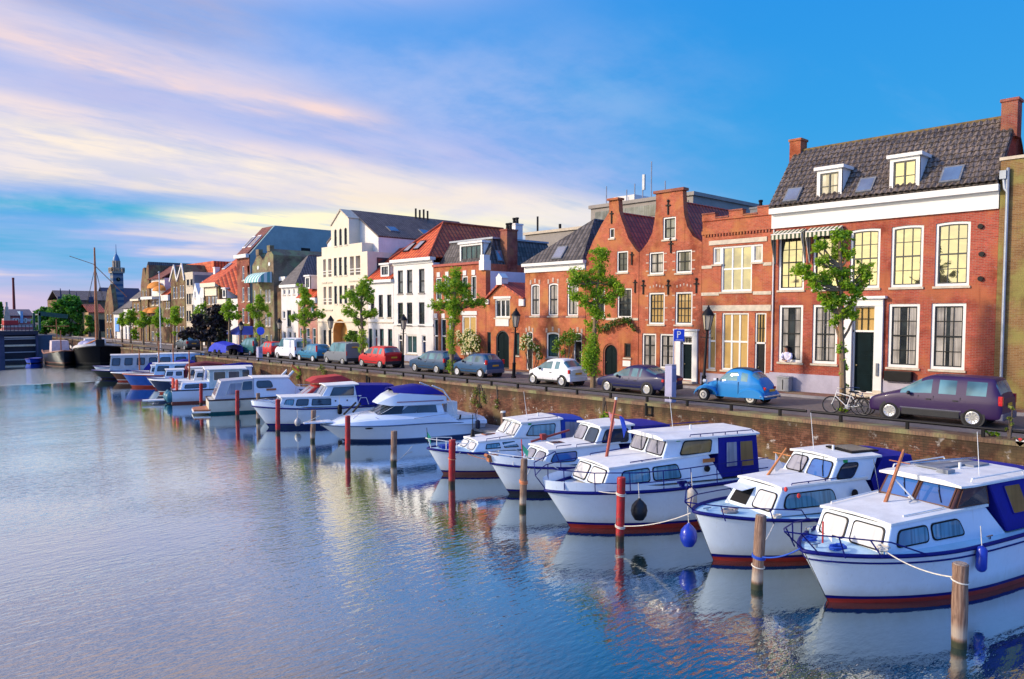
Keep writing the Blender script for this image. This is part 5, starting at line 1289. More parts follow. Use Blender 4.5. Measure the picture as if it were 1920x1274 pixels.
# ---------------------------------------------------------------- lamps, parking posts, bins, bicycles
GLW=pane('lantern_glass',(.42,.36,.27),(.34,.28,.2),0,1.5,.1)
def lamp(label,px,py,ptx,pty,X=32.8):
    Y=on_x(px,py,X)[0];top=on_x(ptx,pty,X);H=top[1]
    o=thing('street_lamp',label,'lamp',(X,Y,0),group='black lantern street lamps')
    dy=top[0]-Y
    o.rotation_euler=(-dy/H if abs(dy)<.6 else 0,0,0)
    s=H/4.45
    m=MB();m.lathe((0,0,0),[(.16,0),(.16,.12),(.11,.16),(.11,.9),(.13,.95),(.075,1.02),(.06,2.9*s),(.05,3.25*s)],10);m.build('post',M['black'],o)
    m=MB();m.cyl((0,-.32,2.85*s),(0,.32,2.85*s),.02,n=6);m.ell((0,-.33,2.85*s),.035,.035,.035,6,4);m.ell((0,.33,2.85*s),.035,.035,.035,6,4)
    for a in (-1,1): m.tube([(0,0,3.0*s),(0,a*.2,3.06*s),(0,a*.24,3.2*s)],.015,5)
    m.build('ladder_bar',M['black'],o)
    z0,z1=3.25*s,3.95*s
    m=MB();m.lathe((0,0,0),[(.15,z0),(.27,z1)],6,False);g=m.build('lantern_glass',GLW,o)
    m=MB()
    for k in range(6):
        a=2*math.pi*k/6;m.beam((.153*math.cos(a),.153*math.sin(a),z0),(.273*math.cos(a),.273*math.sin(a),z1),.025,.025)
    m.lathe((0,0,0),[(.05,z0-.08),(.17,z0-.02),(.17,z0)],6,False)
    m.build('lantern_frame',M['black'],o)
    m=MB();m.lathe((0,0,0),[(.32,z1),(.30,z1+.05),(.16,z1+.26),(.09,z1+.32),(.09,z1+.38),(.03,z1+.42),(.05,z1+.45),(.01,H)],12);m.build('lantern_cap',M['black'],o)
lamp('black lantern street lamp nearest, leaning slightly behind blue rounded car',1318,716,1329,572)
lamp('black lantern street lamp before the coach house',963,709,968,577)
lamp('black lantern street lamp beside the red car before white house',755,691,757,589)
lamp('black lantern street lamp before the ochre archway',620,682,620,592)
lamp('black lantern street lamp before brown house behind white van',523.5,672,523.5,597)
lamp('farthest black lantern street lamp near the copper tree',452,664,452,603)
def meter(label,px,py,ptop,X,w=.34):
    Y=on_x(px,py,X)[0];H=on_x(px,ptop,X)[1]
    o=thing('parking_meter',label,'meter',(X,Y,0),group='lilac parking ticket machines')
    mt=paint('meter_lilac',(.36,.35,.50),.45,.05)
    m=MB();m.prism([(-w*.5,-w*.55,0),(w*.5,-w*.55,0),(w*.5,w*.55,0),(-w*.5,w*.55,0)],(0,0,H*.97));o1=m.build('body',mt,o,bevel=.02)
    m=MB();m.prism([(-w*.5,-w*.55,H*.972),(w*.5,-w*.55,H*.972),(w*.5,w*.55,H*.972),(-w*.5,w*.55,H*.972)],(.0,0,.06));m.build('cap',paint('meter_grey',(.3,.3,.36),.5),o,bevel=.02)
    m=MB();m.box(-w*.35,w*.35,-w*.55-.006,-w*.55,H*.55,H*.9);m.build('panel',paint('meter_panel',(.25,.24,.36),.4),o)
    return o,Y,H
o,Y,H=meter('lilac parking ticket machine at the quay railing beside dark blue sedan',1257,747,684,28.9,.36)
meter('far lilac parking ticket machine beside red hatchback',487,684,651,29.2,.4)
# P sign
X=29.3;Y=on_x(1262,740,X)[0]
o=thing('parking_sign','blue square parking sign with a white P on a thin pole','sign',(X,Y,0))
zc=on_x(1271,629,X)[1];yc=on_x(1271,629,X)[0]-Y;zt=on_x(1262,617,X)[1]
m=MB();m.tube([(0,0,0),(0,0,zt-.15),(0,-.06,zt-.03),(0,-.2,zt)],.028,8);m.build('pole',paint('pole_lilac',(.42,.42,.55),.4,metal=.2),o)
s=.24
cn=V((-.77,-.64,0)).normalized()   # faces down the street, towards the bridge
ang=R(-38)
m=MB();m.box(-.015,.015,-s,s,-s*1.15,s*1.15);p=m.build('panel',paint('sign_blue',(.012,.05,.50),.35,.05),o,bevel=.01);p.location=(0.03,yc-.05,zc);p.rotation_euler=(0,0,R(38))
# the letter
m=MB()
t=.028;X_=-.02
def bar(y0,y1,z0,z1): m.box(-.021,-.016,y0,y1,z0,z1)
bar(.05,.095,-.13,.19)
pts=[];c_=(.05,.105);r0=.085;r1=.04
for k in range(9):
    a=R(90-180*k/8);pts.append((a))
outer=[(-(math.cos(a))*r0*.95+.0,.105+math.sin(a)*r0) for a in pts];inner=[(-(math.cos(a))*r1+.0,.105+math.sin(a)*r1) for a in pts]
for i in range(8): m.quad((-.021,*outer[i]),(-.021,*outer[i+1]),(-.021,*inner[i+1]),(-.021,*inner[i]))
bar(0,.05,.19-.045,.19);bar(0,.05,.02,.065)
l=m.build('letter',M['white'],p)
m=MB()
for k in range(5): m.box(-.021,-.016,-.15+k*.065,-.11+k*.065,-.235,-.205)
m.build('small_text',M['white'],p)
# far blue round sign
X=29.4;Y=on_x(490,660,X)[0];zc=on_x(490,621,X)[1]
o=thing('traffic_sign','round blue traffic sign on a thin pole by the far parking machine','sign',(X,Y,0))
m=MB();m.cyl((0,0,0),(0,0,zc),.03);m.build('pole',M['zinc'],o)
m=MB();m.cyl((-.03,-.01,zc),(-.06,-.035,zc),.36,n=20);m.build('disc',paint('sign_blue',(.012,.05,.5)),o)
# yellow hanging sign
X=36.2;y,z=on_x(461,612,X);o=thing('hanging_sign','oval yellow shop sign projecting from the brick house','sign',(X,y,z))
m=MB();m.ell((0,0,0),.5,.1,.28,14,8);m.build('board',paint('yellow_sign',(.65,.55,.04),.4),o);m=MB();m.cyl((0,0,0),(.85,0,.1),.03);m.build('bracket',M['black'],o)
# flagpole
X=29.2;Y=on_x(301.5,655,X)[0];z=on_x(301.5,512,X)[1]
o=thing('flagpole','tall thin white flagpole on the quay','flagpole',(X,Y,0))
m=MB();m.cyl((0,0,0),(0,0,z),.075,.05,n=8);m.build('pole',M['pinkwhite'],o);m=MB();m.ell((0,0,z+.08),.12,.12,.12,8,6);m.build('finial',M['zinc'],o)
# cabinet
X=36.6;ya,yb,z0,z1=hw(1460,1482,708,738,X)
o=thing('utility_cabinet','small grey utility cabinet against the lilac plinth','cabinet',(X,(ya+yb)/2,.11),world=True)
m=MB();m.box(36.4,36.8,ya,yb,.11,z1);m.build('body',paint('cabinet_grey',(.27,.28,.30),.6),o,bevel=.02);m=MB();m.box(36.36,36.84,ya-.04,yb+.04,z1,z1+.06);m.build('lid',paint('cabinet_lid',(.33,.34,.36),.6),o)
m=MB();m.box(36.385,36.398,(ya+yb)/2-.02,(ya+yb)/2+.02,.2,z1-.1);m.build('door_gap',M['black'],o)
# sheltered stall and blue trailer by the copper tree
X=33.5;ya,yb,z0,z1=hw(432,462,612,652,X)
o=thing('market_awning','blue and green canvas shelter beside the copper tree','canopy',(X,(ya+yb)/2,0),world=True)
m=MB();yc=(ya+yb)/2;m.prism([(X-.8,ya,z1-.9),(X-.8,yb,z1-.9),(X,yc,z1)],(1.6,0,0));m.build('canvas',paint('blue_canvas',(.02,.06,.36),.6),o)
m=MB();m.box(X-.7,X-.65,yb,yc,.2,z1-.9);m.build('side_sheet',paint('green_canvas',(.03,.30,.22),.6),o)
m=MB()
for y in (ya+.1,yb-.1): m.cyl((X-.7,y,0),(X-.7,y,z1-.8),.04);m.cyl((X+.7,y,0),(X+.7,y,z1-.8),.04)
m.build('frame',M['zinc'],o)
X=30.2;ya,yb,z0,z1=hw(405,438,651,662,X)
o=thing('covered_trailer','low trailer under a bright blue tarpaulin','trailer',(X,(ya+yb)/2,0),world=True)
m=MB();rg=[]
for k in range(7):
    f=k/6;yy=lerp(ya,yb,f);h_=.35+.55*math.sin(math.pi*min(1,max(.12,f)))**.6+.05*math.sin(k*2.1);rg.append([(X-.8,yy,.35),(X-.7,yy,h_+.35),(X+.1,yy,h_+.5),(X+.9,yy,h_+.3),(X+.95,yy,.35)])
m.loft(rg,False,False);m.build('tarpaulin',paint('tarp_blue',(.01,.035,.50),.45,.1),o)
m=MB()
for y in (lerp(ya,yb,.35),lerp(ya,yb,.6)): m.cyl((X-.85,y,.3),(X-.65,y,.3),.3,n=14);m.cyl((X+.7,y,.3),(X+.9,y,.3),.3,n=14)
m.build('wheel',M['black'],o)
# bicycles
def bicycle(label,X,Y,rz,col,lean=0):
    o=thing('bicycle',label,'bicycle',(X,Y,0),rz);o.rotation_euler=(lean,0,rz)
    r=.34
    for x in (-.54,.54):
        m=MB();m.tube([(x+r*math.cos(2*math.pi*k/20),0,r+r*math.sin(2*math.pi*k/20)) for k in range(20)],.019,6,True);w=m.build('wheel',M['black'],o)
        m=MB();m.tube([(x+(r-.03)*math.cos(2*math.pi*k/20),0,r+(r-.03)*math.sin(2*math.pi*k/20)) for k in range(20)],.012,5,True)
        for k in range(9): a=math.pi*k/9;m.beam((x-(r-.03)*math.cos(a),0,r-(r-.03)*math.sin(a)),(x+(r-.03)*math.cos(a),0,r+(r-.03)*math.sin(a)),.005,.005)
        m.cyl((x,-.04,r),(x,.04,r),.03);m.build('rim',paint('dull_rim',(.10,.10,.11),.5),w)
    m=MB();bb=(-.06,0,.3);st=(-.22,0,.86);hd=(.36,0,.86);hl=(.40,0,.72)
    for a,b in ((bb,st),(bb,hl),((-.18,0,.72),hd),(bb,(-.54,0,r)),((-.2,0,.78),(-.54,0,r)),(hd,hl),(hl,(.54,0,r))): m.tube([a,b],.018,6)
    m.tube([hd,(.33,0,1.02)],.015,6);m.tube([(.33,0,1.02),(.30,-.16,1.04),(.18,-.28,1.03)],.014,6);m.tube([(.33,0,1.02),(.30,.16,1.04),(.18,.28,1.03)],.014,6)
    m.build('frame',col,o)
    m=MB();m.ell((-.24,0,.92),.14,.08,.04,10,6);m.build('saddle',M['black'],o)
    m=MB();m.box(-.9,-.4,-.06,.06,.70,.72);m.build('carrier',M['black'],o)
    m=MB();m.cyl((-.06,-.07,.3),(-.06,-.05,.3),.09,n=14);m.beam((-.06,-.09,.3),(.08,-.09,.2),.02,.02);m.beam((-.06,.07,.3),(-.2,.07,.4),.02,.02);m.build('crank',M['zinc'],o)
    return o
b1x,b1y=on_z(1577,771,0)
bicycle('pale framed bicycle leaning on the tree trunk',30.75,on_x(1584,771,30.75)[0],R(100),M['white'],R(7))
bicycle('black bicycle parked between the pale one and the dark blue one',30.95,on_x(1597,768,30.95)[0],R(78),M['black'],R(-6))
bicycle('dark blue city bicycle parked on the street side of the black one',31.35,on_x(1606,764,31.35)[0],R(72),paint('bike_blue',(.02,.05,.14),.35),R(5))
# resident leaning out of the sash window
def person_in_window(q):
    y0,y1,z0,z1=q;yc=y0+(y1-y0)*.64;zb=z0+.05
    o=thing('person','person in a white shirt leaning on the window sill looking out','person',(36.95,yc,zb))
    me=bpy.data.meshes.new('body');sk=[(.28,0,-.25,.20,.15),(.22,0,.1,.20,.15),(.10,0,.36,.19,.13),(.06,0,.46,.07,.07),(.02,0,.54,.055,.055),(-.02,0,.64,.09,.085),(-.03,0,.73,.08,.08),
        (.08,-.2,.36,.075,.075),(-.10,-.24,.14,.055,.055),(-.14,-.06,.03,.042,.042),(-.15,.03,.03,.04,.025),
        (.08,.2,.36,.075,.075),(-.08,.25,.15,.055,.055),(-.12,.1,.06,.042,.042),(-.06,.02,.40,.0,.0)]
    ed=[(0,1),(1,2),(2,3),(3,4),(4,5),(5,6),(2,7),(7,8),(8,9),(9,10),(2,11),(11,12),(12,13)]
    sk=sk[:14]
    me.from_pydata([s[:3] for s in sk],ed,[])
    b=bpy.data.objects.new('body',me);COL.objects.link(b);b.parent=o
    sm=b.modifiers.new('skin','SKIN')
    if not me.skin_vertices: me.skin_vertices.new()
    for i,s in enumerate(sk): me.skin_vertices[0].data[i].radius=(s[3],s[4])
    me.skin_vertices[0].data[0].use_root=True
    b.modifiers.new('sub','SUBSURF').render_levels=2
    me.materials.append(paint('skin',(.45,.22,.14),.6,.05))
    m=MB();m.loft([[( .28+.17*math.cos(a),.25*math.sin(a),-.25) for a in [2*math.pi*k/12 for k in range(12)]],[(.2+.17*math.cos(a),.25*math.sin(a),.12) for a in [2*math.pi*k/12 for k in range(12)]],[(.1+.15*math.cos(a),.24*math.sin(a),.36) for a in [2*math.pi*k/12 for k in range(12)]],[(.06+.08*math.cos(a),.09*math.sin(a),.47) for a in [2*math.pi*k/12 for k in range(12)]]])
    m.tube([(.08,-.18,.38),(0,-.25,.24),(-.10,-.24,.14),(-.13,-.12,.06)],[.095,.085,.07,.06],8);m.tube([(.08,.18,.38),(0,.25,.24),(-.08,.25,.15),(-.11,.14,.08)],[.095,.085,.07,.06],8)
    m.build('shirt',paint('shirt_lilac_white',(.66,.64,.78),.8),o)
    m=MB();m.ell((.01,0,.72),.105,.10,.10,12,8);m.build('hair',paint('dark_hair',(.03,.02,.015),.6),o)
    m=MB();m.ell((-.115,0,.66),.02,.012,.018,6,5);m.ell((-.10,-.035,.69),.008,.012,.008,6,4);m.ell((-.10,.035,.69),.008,.012,.008,6,4);m.build('face_features',paint('lip_brown',(.2,.08,.06)),o)
    h=MB()
    for k in range(5): h.tube([(-.15,.02+k*.017,.035),(-.185-.004*(2-abs(k-2)),.022+k*.018,.03),(-.195,.024+k*.018,.012)],[.009,.008,.006],5)
    h.tube([(-.14,.0,.04),(-.165,-.02,.045),(-.18,-.025,.035)],[.01,.009,.007],5)
    h.build('hand',paint('skin',(.45,.22,.14)),o)
person_in_window(person_at)
# ---------------------------------------------------------------- boat kit (local: x from bow to stern, y to port, z above water)
GEL=paint('white_gelcoat',(.67,.75,.84),.28,.03,.8,coat=.3,streak=.06)
def scum(m,z0,z1,k):
    nt=m.node_tree;b=nt.nodes['Principled BSDF'];src=b.inputs['Base Color'].links[0].from_socket;p=geo(nt)
    sp=nt.nodes.new('ShaderNodeSeparateXYZ');nt.links.new(p,sp.inputs[0])
    n=noise(nt,p,3.0,4,.65,(1,1,.5));z=mth(nt,'ADD',sp.outputs[2],mth(nt,'MULTIPLY',mth(nt,'SUBTRACT',n,.5),.3))
    c=mixc(nt,src,(.36,.33,.24),mth(nt,'MULTIPLY',sstep(nt,z,WL+z1,WL+z0),k))
    s2=noise(nt,p,2.0,3,.6,(9,9,.5));c=mixc(nt,c,(.42,.40,.36),mth(nt,'MULTIPLY',sstep(nt,s2,.58,.78),.28))
    nt.links.new(c,b.inputs['Base Color'])
scum(GEL,.15,.55,.45)
GELW=paint('white_deck_paint',(.74,.74,.71),.5,.07,2.5,streak=.06)
DECK=paint('pale_blue_deck',(.42,.62,.72),.55,.05,2)
RAILB=paint('navy_trim',(.005,.007,.13),.5,.1,spec=.15)
BOOT=paint('red_boot_top',(.30,.025,.016),.5,.12,2,streak=.3)
CANV=paint('royal_blue_canvas',(.004,.006,.22),.75,.12,1.2,bmp=.15)
CHR=paint('stainless',(.55,.57,.6),.25,.05,metal=1)
TEAK=wood('varnished_wood',(.30,.085,.025),(.42,.15,.05),.4)
PN['boatcurt']=pane('pane_boat_blue_curtain',(.14,.34,.46),(.08,.22,.33),.7,ior=1.5)
PN['boatwhite']=pane('pane_boat_white_curtain',(.72,.70,.66),(.55,.54,.52),.25,ior=1.5)
PN['boatdark']=pane('pane_boat_dark',(.03,.05,.08),(.015,.025,.04),0,ior=1.7)
PN['boatsky']=pane('pane_boat_blue_glass',(.03,.13,.40),(.03,.08,.24),0,ior=1.7)
PN['brownfoil']=pane('pane_brown_foil',(.30,.19,.07),(.22,.13,.05),.2,ior=1.4)
PN['foil']=pane('pane_clear_foil',(.34,.34,.38),(.22,.22,.27),.4,ior=1.5)
CG=clearglass('wheelhouse_glass',(.62,.72,.80))
def boat(name,label,tip,yaw,cat='boat',group=None):
    o=thing(name,label,cat,(tip[0],tip[1],WL),R(yaw),group);return o
class Hull: pass
def hull(root,x0,L,B,zb,zm,zs,rake,boot=.13,tr=.86,hmat=None,bmat=None,trim=None,deck=None,rub=.05,n=26,full=.42,line=None,bul=0,srake=.1,flare=1.0):
    """round bilged hull lofted from bow to transom; returns sheer functions"""
    H=Hull()
    def bs(t):
        if t<full: b=max(0,(1-(1-t/full)**2))**.72
        else: b=lerp(1,tr,((t-full)/(1-full))**2)
        return max(.015,B*b)
    def bw(t):
        f=full*1.28
        if t<f: b=max(0,(1-(1-t/f)**2))**.95*.9
        else: b=lerp(.9,tr*.93,((t-f)/(1-f))**2)
        return max(.01,B*b)
    def zsh(t): return zb+(zm-zb)*(1-(1-min(1,t/.55))**2) if t<.55 else lerp(zm,zs,((t-.55)/.45)**2)
    def xs(t): return x0+t*L
    def xw(t): return x0+rake+t*(L-rake-srake)
    def pt(t,f,s):   # f height share 0..1 water to sheer
        z=f*zsh(t)
        return (lerp(xw(t),xs(t),f),s*lerp(bw(t),bs(t),f**flare),z)
    H.bs,H.zs,H.xs,H.pt=bs,zsh,xs,pt
    ts=[(k/n)**1.5 for k in range(n+1)]
    up=MB();lo=MB();ln=MB()
    for s in (1,-1):
        fr=[]
        for t in ts:
            f0=boot/zsh(t);fr.append([pt(t,f0+(1-f0)*k/4,s) for k in range(5)])
        up.loft(fr,False,False)
        fr=[]
        for t in ts:
            f0=boot/zsh(t);a=pt(t,0,s)
            fr.append([(a[0]+.12,0,-.75),(a[0]+.1,a[1]*.6,-.55),(a[0]+.02,a[1]*.95,-.25),a,pt(t,f0,s)])
        lo.loft(fr,False,False)
        fr=[]
        for t in ts:
            f0=boot/zsh(t);a=pt(t,f0-.01,s);b=pt(t,f0+.05,s);fr.append([(a[0]-.006*(t<.1),a[1]+s*.006,a[2]),(b[0]-.006*(t<.1),b[1]+s*.006,b[2])])
        ln.loft(fr,False,False)
    t=1;f0=boot/zsh(1)
    up.poly([pt(1,f0,-1),pt(1,f0,1),pt(1,.6,1),pt(1,1,1),pt(1,1,-1),pt(1,.6,-1)])
    lo.poly([pt(1,0,-1),pt(1,0,1),pt(1,f0,1),pt(1,f0,-1)])
    hu=up.build('hull',hmat or GEL,root,sharp=60);lo.build('boot_stripe',bmat or BOOT,root,sharp=60)
    ln.build('waterline_stripe',line or trim or RAILB,root)
    d=MB();fr=[[(xs(t)+.01,bs(t)*.985,zsh(t)-.03),(xs(t)+.01,bs(t)*.5,zsh(t)+.015),(xs(t)+.01,0,zsh(t)+.03),(xs(t)+.01,-bs(t)*.5,zsh(t)+.015),(xs(t)+.01,-bs(t)*.985,zsh(t)-.03)] for t in ts];d.loft(fr,False,False);d.build('deck',deck or DECK,root)
    r=MB();r.tube([(xs(t),bs(t),zsh(t)) for t in reversed(ts)]+[(xs(t),-bs(t),zsh(t)) for t in ts],rub,8);r.build('rub_rail',trim or RAILB,root)
    if bul:
        b=MB()
        for s in (1,-1):
            fr=[]
            for t in [(k/16)**1.4*bul for k in range(17)]:
                hgt=.30*(1-(t/bul)**2);fr.append([(xs(t)-.03,s*bs(t),zsh(t)+.03),(xs(t)-.10*(1-t/bul),s*(bs(t)+.03),zsh(t)+.04+hgt)])
            b.loft(fr,False,False)
        b.build('bulwark',hmat or GEL,root)
    return H
def cab(root,name,mat,x0b,x1b,w0b,w1b,zb0,zb1,x0t,x1t,w0t,w1t,zt0,zt1,crown=.05,top=None,topname='cabin_top',over=0,back=True):
    """tapered superstructure; returns its outward quads for windows"""
    A=(x0b,w0b,zb0);B=(x0b,-w0b,zb0);C=(x1b,-w1b,zb1);D=(x1b,w1b,zb1)
    a=(x0t,w0t,zt0);b=(x0t,-w0t,zt0);c=(x1t,-w1t,zt1);d=(x1t,w1t,zt1)
    m=MB();m.add([A,B,C,D,a,b,c,d],[(0,1,5,4),(1,2,6,5),(3,0,4,7)]+([(2,3,7,6)] if back else []))
    tm=m if top is None else MB()
    o_=over
    fr=[]
    for (x,w,z) in ((x0t-o_,w0t+o_*.6,zt0),(lerp(x0t,x1t,.08),lerp(w0t,w1t,.08)+o_*.6,lerp(zt0,zt1,.08)),(x1t+o_,w1t+o_*.6,zt1)):
        fr.append([(x,w,z),(x,w*.6,z+crown*.7),(x,0,z+crown),(x,-w*.6,z+crown*.7),(x,-w,z)])
    if top is None: m.loft(fr,False,False)
    ob=m.build(name,mat,root,bevel=.035)
    if top is not None:
        th=.06
        fr2=[[(x,y,z+th) for x,y,z in r] for r in fr]
        tm.loft([r+list(reversed([(p[0],p[1],p[2]-th) for p in r])) for r in fr2],True,True);tm.build(topname,top,root)
    return dict(front=(A,B,b,a),near=(B,C,c,b),far=(D,A,a,d),back=(C,D,d,c),ob=ob)
def bwin(root,q,u0,u1,v0,v1,pn='boatcurt',r=.3,frame=None,fw=.035,skew=0,name='window',off=.028):
    """rounded window with a raised rubber or wooden frame"""
    A,B,C=bil(q,u0,v0),bil(q,u1,v0),bil(q,u0,v1);w,h=(B-A).length,(C-A).length
    du,dv=fw/w*(u1-u0),fw/h*(v1-v0)
    N_=qnorm(q)
    out=rrect(q,u0,u1,v0,v1,r,off,4,skew);inn=rrect(q,u0+du,u1-du,v0+dv,v1-dv,r,off+.004,4,skew*.9)
    m=MB();n=len(out)
    base=[p-N_*.05 for p in out]
    for i in range(n):
        j=(i+1)%n;m.quad(out[i],out[j],inn[j],inn[i]);m.quad(base[i],base[j],out[j],out[i])
    o=m.build(name,frame or M['black'],root)
    g=MB();g.poly([p-N_*.003 for p in inn]);g.build('pane',PN[pn] if isinstance(pn,str) else pn,o)
    return o
def rail(root,paths,r=.016,mat=None,name='guard_rail'):
    m=MB()
    for p in paths: m.tube(p,r,6)
    return m.build(name,mat or RAILB,root)
def mast(root,a,b,r=.045,mat=None,cross=None):
    m=MB();m.tube([a,b],[r,r*.7],8);o=m.build('mast',mat or TEAK,root)
    if cross:
        c=MB();p=V(a).lerp(V(b),cross[0]);c.tube([p+V((0,cross[1],0)),p-V((0,cross[1],0))],.014,6);c.build('crosstree',mat or TEAK,o)
    return o
def flag(root,pole_a,pole_b,cols,w=.5,h=.32,drop=.5,name='flag',d=(1,-.2,0)):
    p=MB();p.cyl(pole_a,pole_b,.014,n=6);o=p.build('flag_staff',TEAK,root)
    a=V(pole_b);dd=V(d).normalized();nb=len(cols)
    for i,c in enumerate(cols):
        m=MB();rg=[]
        for k in range(6):
            f=k/5;x=a+dd*w*f+V((0,0,-drop*w*f-h*i/nb))+V((-dd.y,dd.x,0))*.05*math.sin(f*6);rg.append([x,x+V((0,0,-h/nb))])
        m.loft(rg,False,False);m.build(name,c,o)
def hatch(root,x,y,z,w,l,mat=None):
    m=MB();m.box(x-l/2,x+l/2,y-w/2,y+w/2,z,z+.05);o=m.build('hatch',mat or TEAK,root,bevel=.012)
    g=MB();g.box(x-l/2+.06,x+l/2-.06,y-w/2+.06,y+w/2-.06,z+.05,z+.056);g.build('hatch_pane',PN['boatdark'],o)
def fender(label,root,lx,ly,ztop,r,h,mat,round_=False,group='fenders hanging from boats',rope=True):
    mw=Matrix.Translation(root.location)@Matrix.Rotation(root.rotation_euler.z,4,'Z')
    p=mw@V((lx,ly,0));o=thing('fender',label,'fender',(p.x,p.y,WL),0,group)
    m=MB()
    if round_: m.lathe((0,0,0),[(.02,ztop-h),(r*.55,ztop-h*.97),(r*.9,ztop-h*.75),(r,ztop-h*.55),(r*.88,ztop-h*.32),(r*.5,ztop-h*.14),(r*.2,ztop-h*.05),(r*.16,ztop)],16)
    else: m.lathe((0,0,0),[(.03,ztop-h),(r*.7,ztop-h*.95),(r,ztop-h*.85),(r,ztop-h*.15),(r*.7,ztop-h*.06),(r*.25,ztop-h*.03),(r*.25,ztop)],14)
    m.build('buoy',mat,o)
    if rope:
        m=MB();m.cyl((0,0,ztop-.02),(0,.04,ztop+.45),.012,n=5);m.build('lanyard',ROPE,o)
    return o
ROPE=paint('pale_rope',(.62,.58,.50),.9,.15,20)
ROPEB=paint('blue_rope',(.02,.08,.45),.8,.15,20)
ROPEO=paint('orange_rope',(.60,.22,.10),.8,.15,20)
def rope(label,a,b,sag=.25,r=.014,mat=None):
    a=V(a);b=V(b);o=thing('mooring_rope',label,'rope',tuple(b),world=True,group=None)
    m=MB();n=12;m.tube([a.lerp(b,k/n)+V((0,0,-sag*4*(k/n)*(1-k/n))) for k in range(n+1)],r,6);m.build('line',mat or ROPE,o);return o
def loop(o,key,z,mat,turns=1,r=.016):
    pm,top,pr=POSTS[key];f=(z-pm.z)/(top.z-pm.z);c=pm.lerp(top,f);m=MB()
    for t in range(turns): m.tube([c+V(((pr+.012)*math.cos(2*math.pi*k/14),(pr+.012)*math.sin(2*math.pi*k/14),.04*t+.03*math.sin(2*math.pi*k/14))) for k in range(14)],r,6,True)
    m.build('loop',mat,o)
def onpost(key,z):
    pm,top,r=POSTS[key];return pm.lerp(top,(z-pm.z)/(top.z-pm.z))
def wpt(root,x,y,z):
    return Matrix.Translation(root.location)@Matrix.Rotation(root.rotation_euler.z,4,'Z')@V((x,y,z))
def coil(label,root,x,y,z,r,mat,flat=.6):
    p=wpt(root,x,y,z);o=thing('rope_coil',label,'rope',tuple(p),root.rotation_euler.z)
    m=MB();pts=[];rr=random.Random(int(r*100+x*10))
    for k in range(60):
        a=k*.55;q=r*(.55+.45*rr.random());pts.append((q*math.cos(a),q*flat*math.sin(a),.02+.07*(k/60)+.02*rr.random()))
    m.tube(pts,.02,5);m.build('strands',mat,o);return o
def details(b,q,ends,roof,stern):
    """wipers, lamps, aerial and deck hardware every such boat carries"""
    f=q['front'];n_=qnorm(f)*.05
    for u in (.25,.72):
        m=MB();m.tube([bil(f,u,.97)+n_,bil(f,u+.10,.35)+n_],.009,4);m.tube([bil(f,u+.05,.62)+n_,bil(f,u+.14,.18)+n_],.012,4);m.build('wiper',M['black'],b)
    x,y,z=roof
    m=MB();m.cyl((x,y,z),(x-.15,y,z+1.1),.012,.006,5);m.build('aerial',GELW,b)
    m=MB();m.cyl((x+.35,0,z),(x+.35,0,z+.16),.035,n=8);m.build('anchor_light',GELW,b)
    for s_,c in ((1,'red_lamp'),(-1,'green_lamp')):
        p=bil(q['near'] if s_<0 else q['far'],.2 if s_<0 else .8,.93);m=MB();m.box(p.x-.07,p.x+.07,p.y-.03,p.y+.03,p.z-.05,p.z+.05);m.build('side_light',paint(c,(.5,.02,.02) if s_>0 else (.02,.3,.08),.3),b)
    for (cx_,cy,cz) in ends:
        m=MB();m.box(cx_-.03,cx_+.03,cy-.02,cy+.02,cz,cz+.07);m.cyl((cx_-.12,cy,cz+.075),(cx_+.12,cy,cz+.075),.02,n=6);m.build('deck_cleat',CHR,b)
# ================================================================ 1: nearest cruiser
b=boat('cabin_cruiser','nearest white cabin cruiser with brown framed windscreen and blue canvas cockpit cover',(16.0,7.63),-15)
Hh=hull(b,.15,9.0,1.55,1.33,1.26,1.28,.85)
m=MB();ts=[(k/24)**1.4 for k in range(25)]
for s in (1,-1): m.tube([(Hh.pt(t,.86,s)[0],Hh.pt(t,.86,s)[1]+s*.015,Hh.pt(t,.86,s)[2]) for t in ts],.022,6)
m.build('side_stripe',RAILB,b)
q=cab(b,'cabin',GEL,1.62,5.95,.98,1.2,1.24,1.24,1.88,5.2,.92,1.1,1.9,1.98,top=GELW,over=.06)
bwin(b,q['front'],.06,.43,.14,.9,'boatwhite',.18);bwin(b,q['front'],.50,.94,.12,.9,'boatwhite',.18)
bwin(b,q['near'],.07,.345,.22,.82,'boatcurt',.3);bwin(b,q['near'],.375,.66,.22,.82,'boatcurt',.3)
bwin(b,q['far'],.34,.62,.22,.82,'boatcurt',.3);bwin(b,q['far'],.65,.92,.22,.82,'boatcurt',.3)
brown=paint('brown_frame_wood',(.09,.035,.025),.4)
w=cab(b,'wheelhouse',brown,4.02,5.42,.98,1.08,2.0,2.0,4.42,5.25,.96,1.06,2.56,2.56,crown=.0)
for u in ((.03,.48),(.52,.97)): bwin(b,w['front'],u[0],u[1],.06,.93,'boatsky',.03,brown,.03,name='windscreen')
bwin(b,w['near'],.10,.96,.06,.92,'boatdark',.04,brown,.04,name='side_window');bwin(b,w['far'],.05,.9,.06,.92,'boatdark',.04,brown,.04,name='side_window')
m=MB();m.loft([[(x,ww,2.57),(x,ww*.6,2.64),(x,-ww*.6,2.64),(x,-ww,2.57),(x,-ww,2.52),(x,ww,2.52)] for x,ww in ((4.22,1.08),(4.6,1.14),(7.3,1.14),(7.35,1.1))],True,True);m.build('wheelhouse_roof',GELW,b,sharp=30)
rail(b,[[(4.7,-1.02,2.61),(4.75,-1.02,2.69),(6.9,-1.02,2.69),(6.95,-1.02,2.61)],[(4.7,1.02,2.61),(4.75,1.02,2.69),(6.9,1.02,2.69),(6.95,1.02,2.61)]],.018,GELW,'roof_rail')
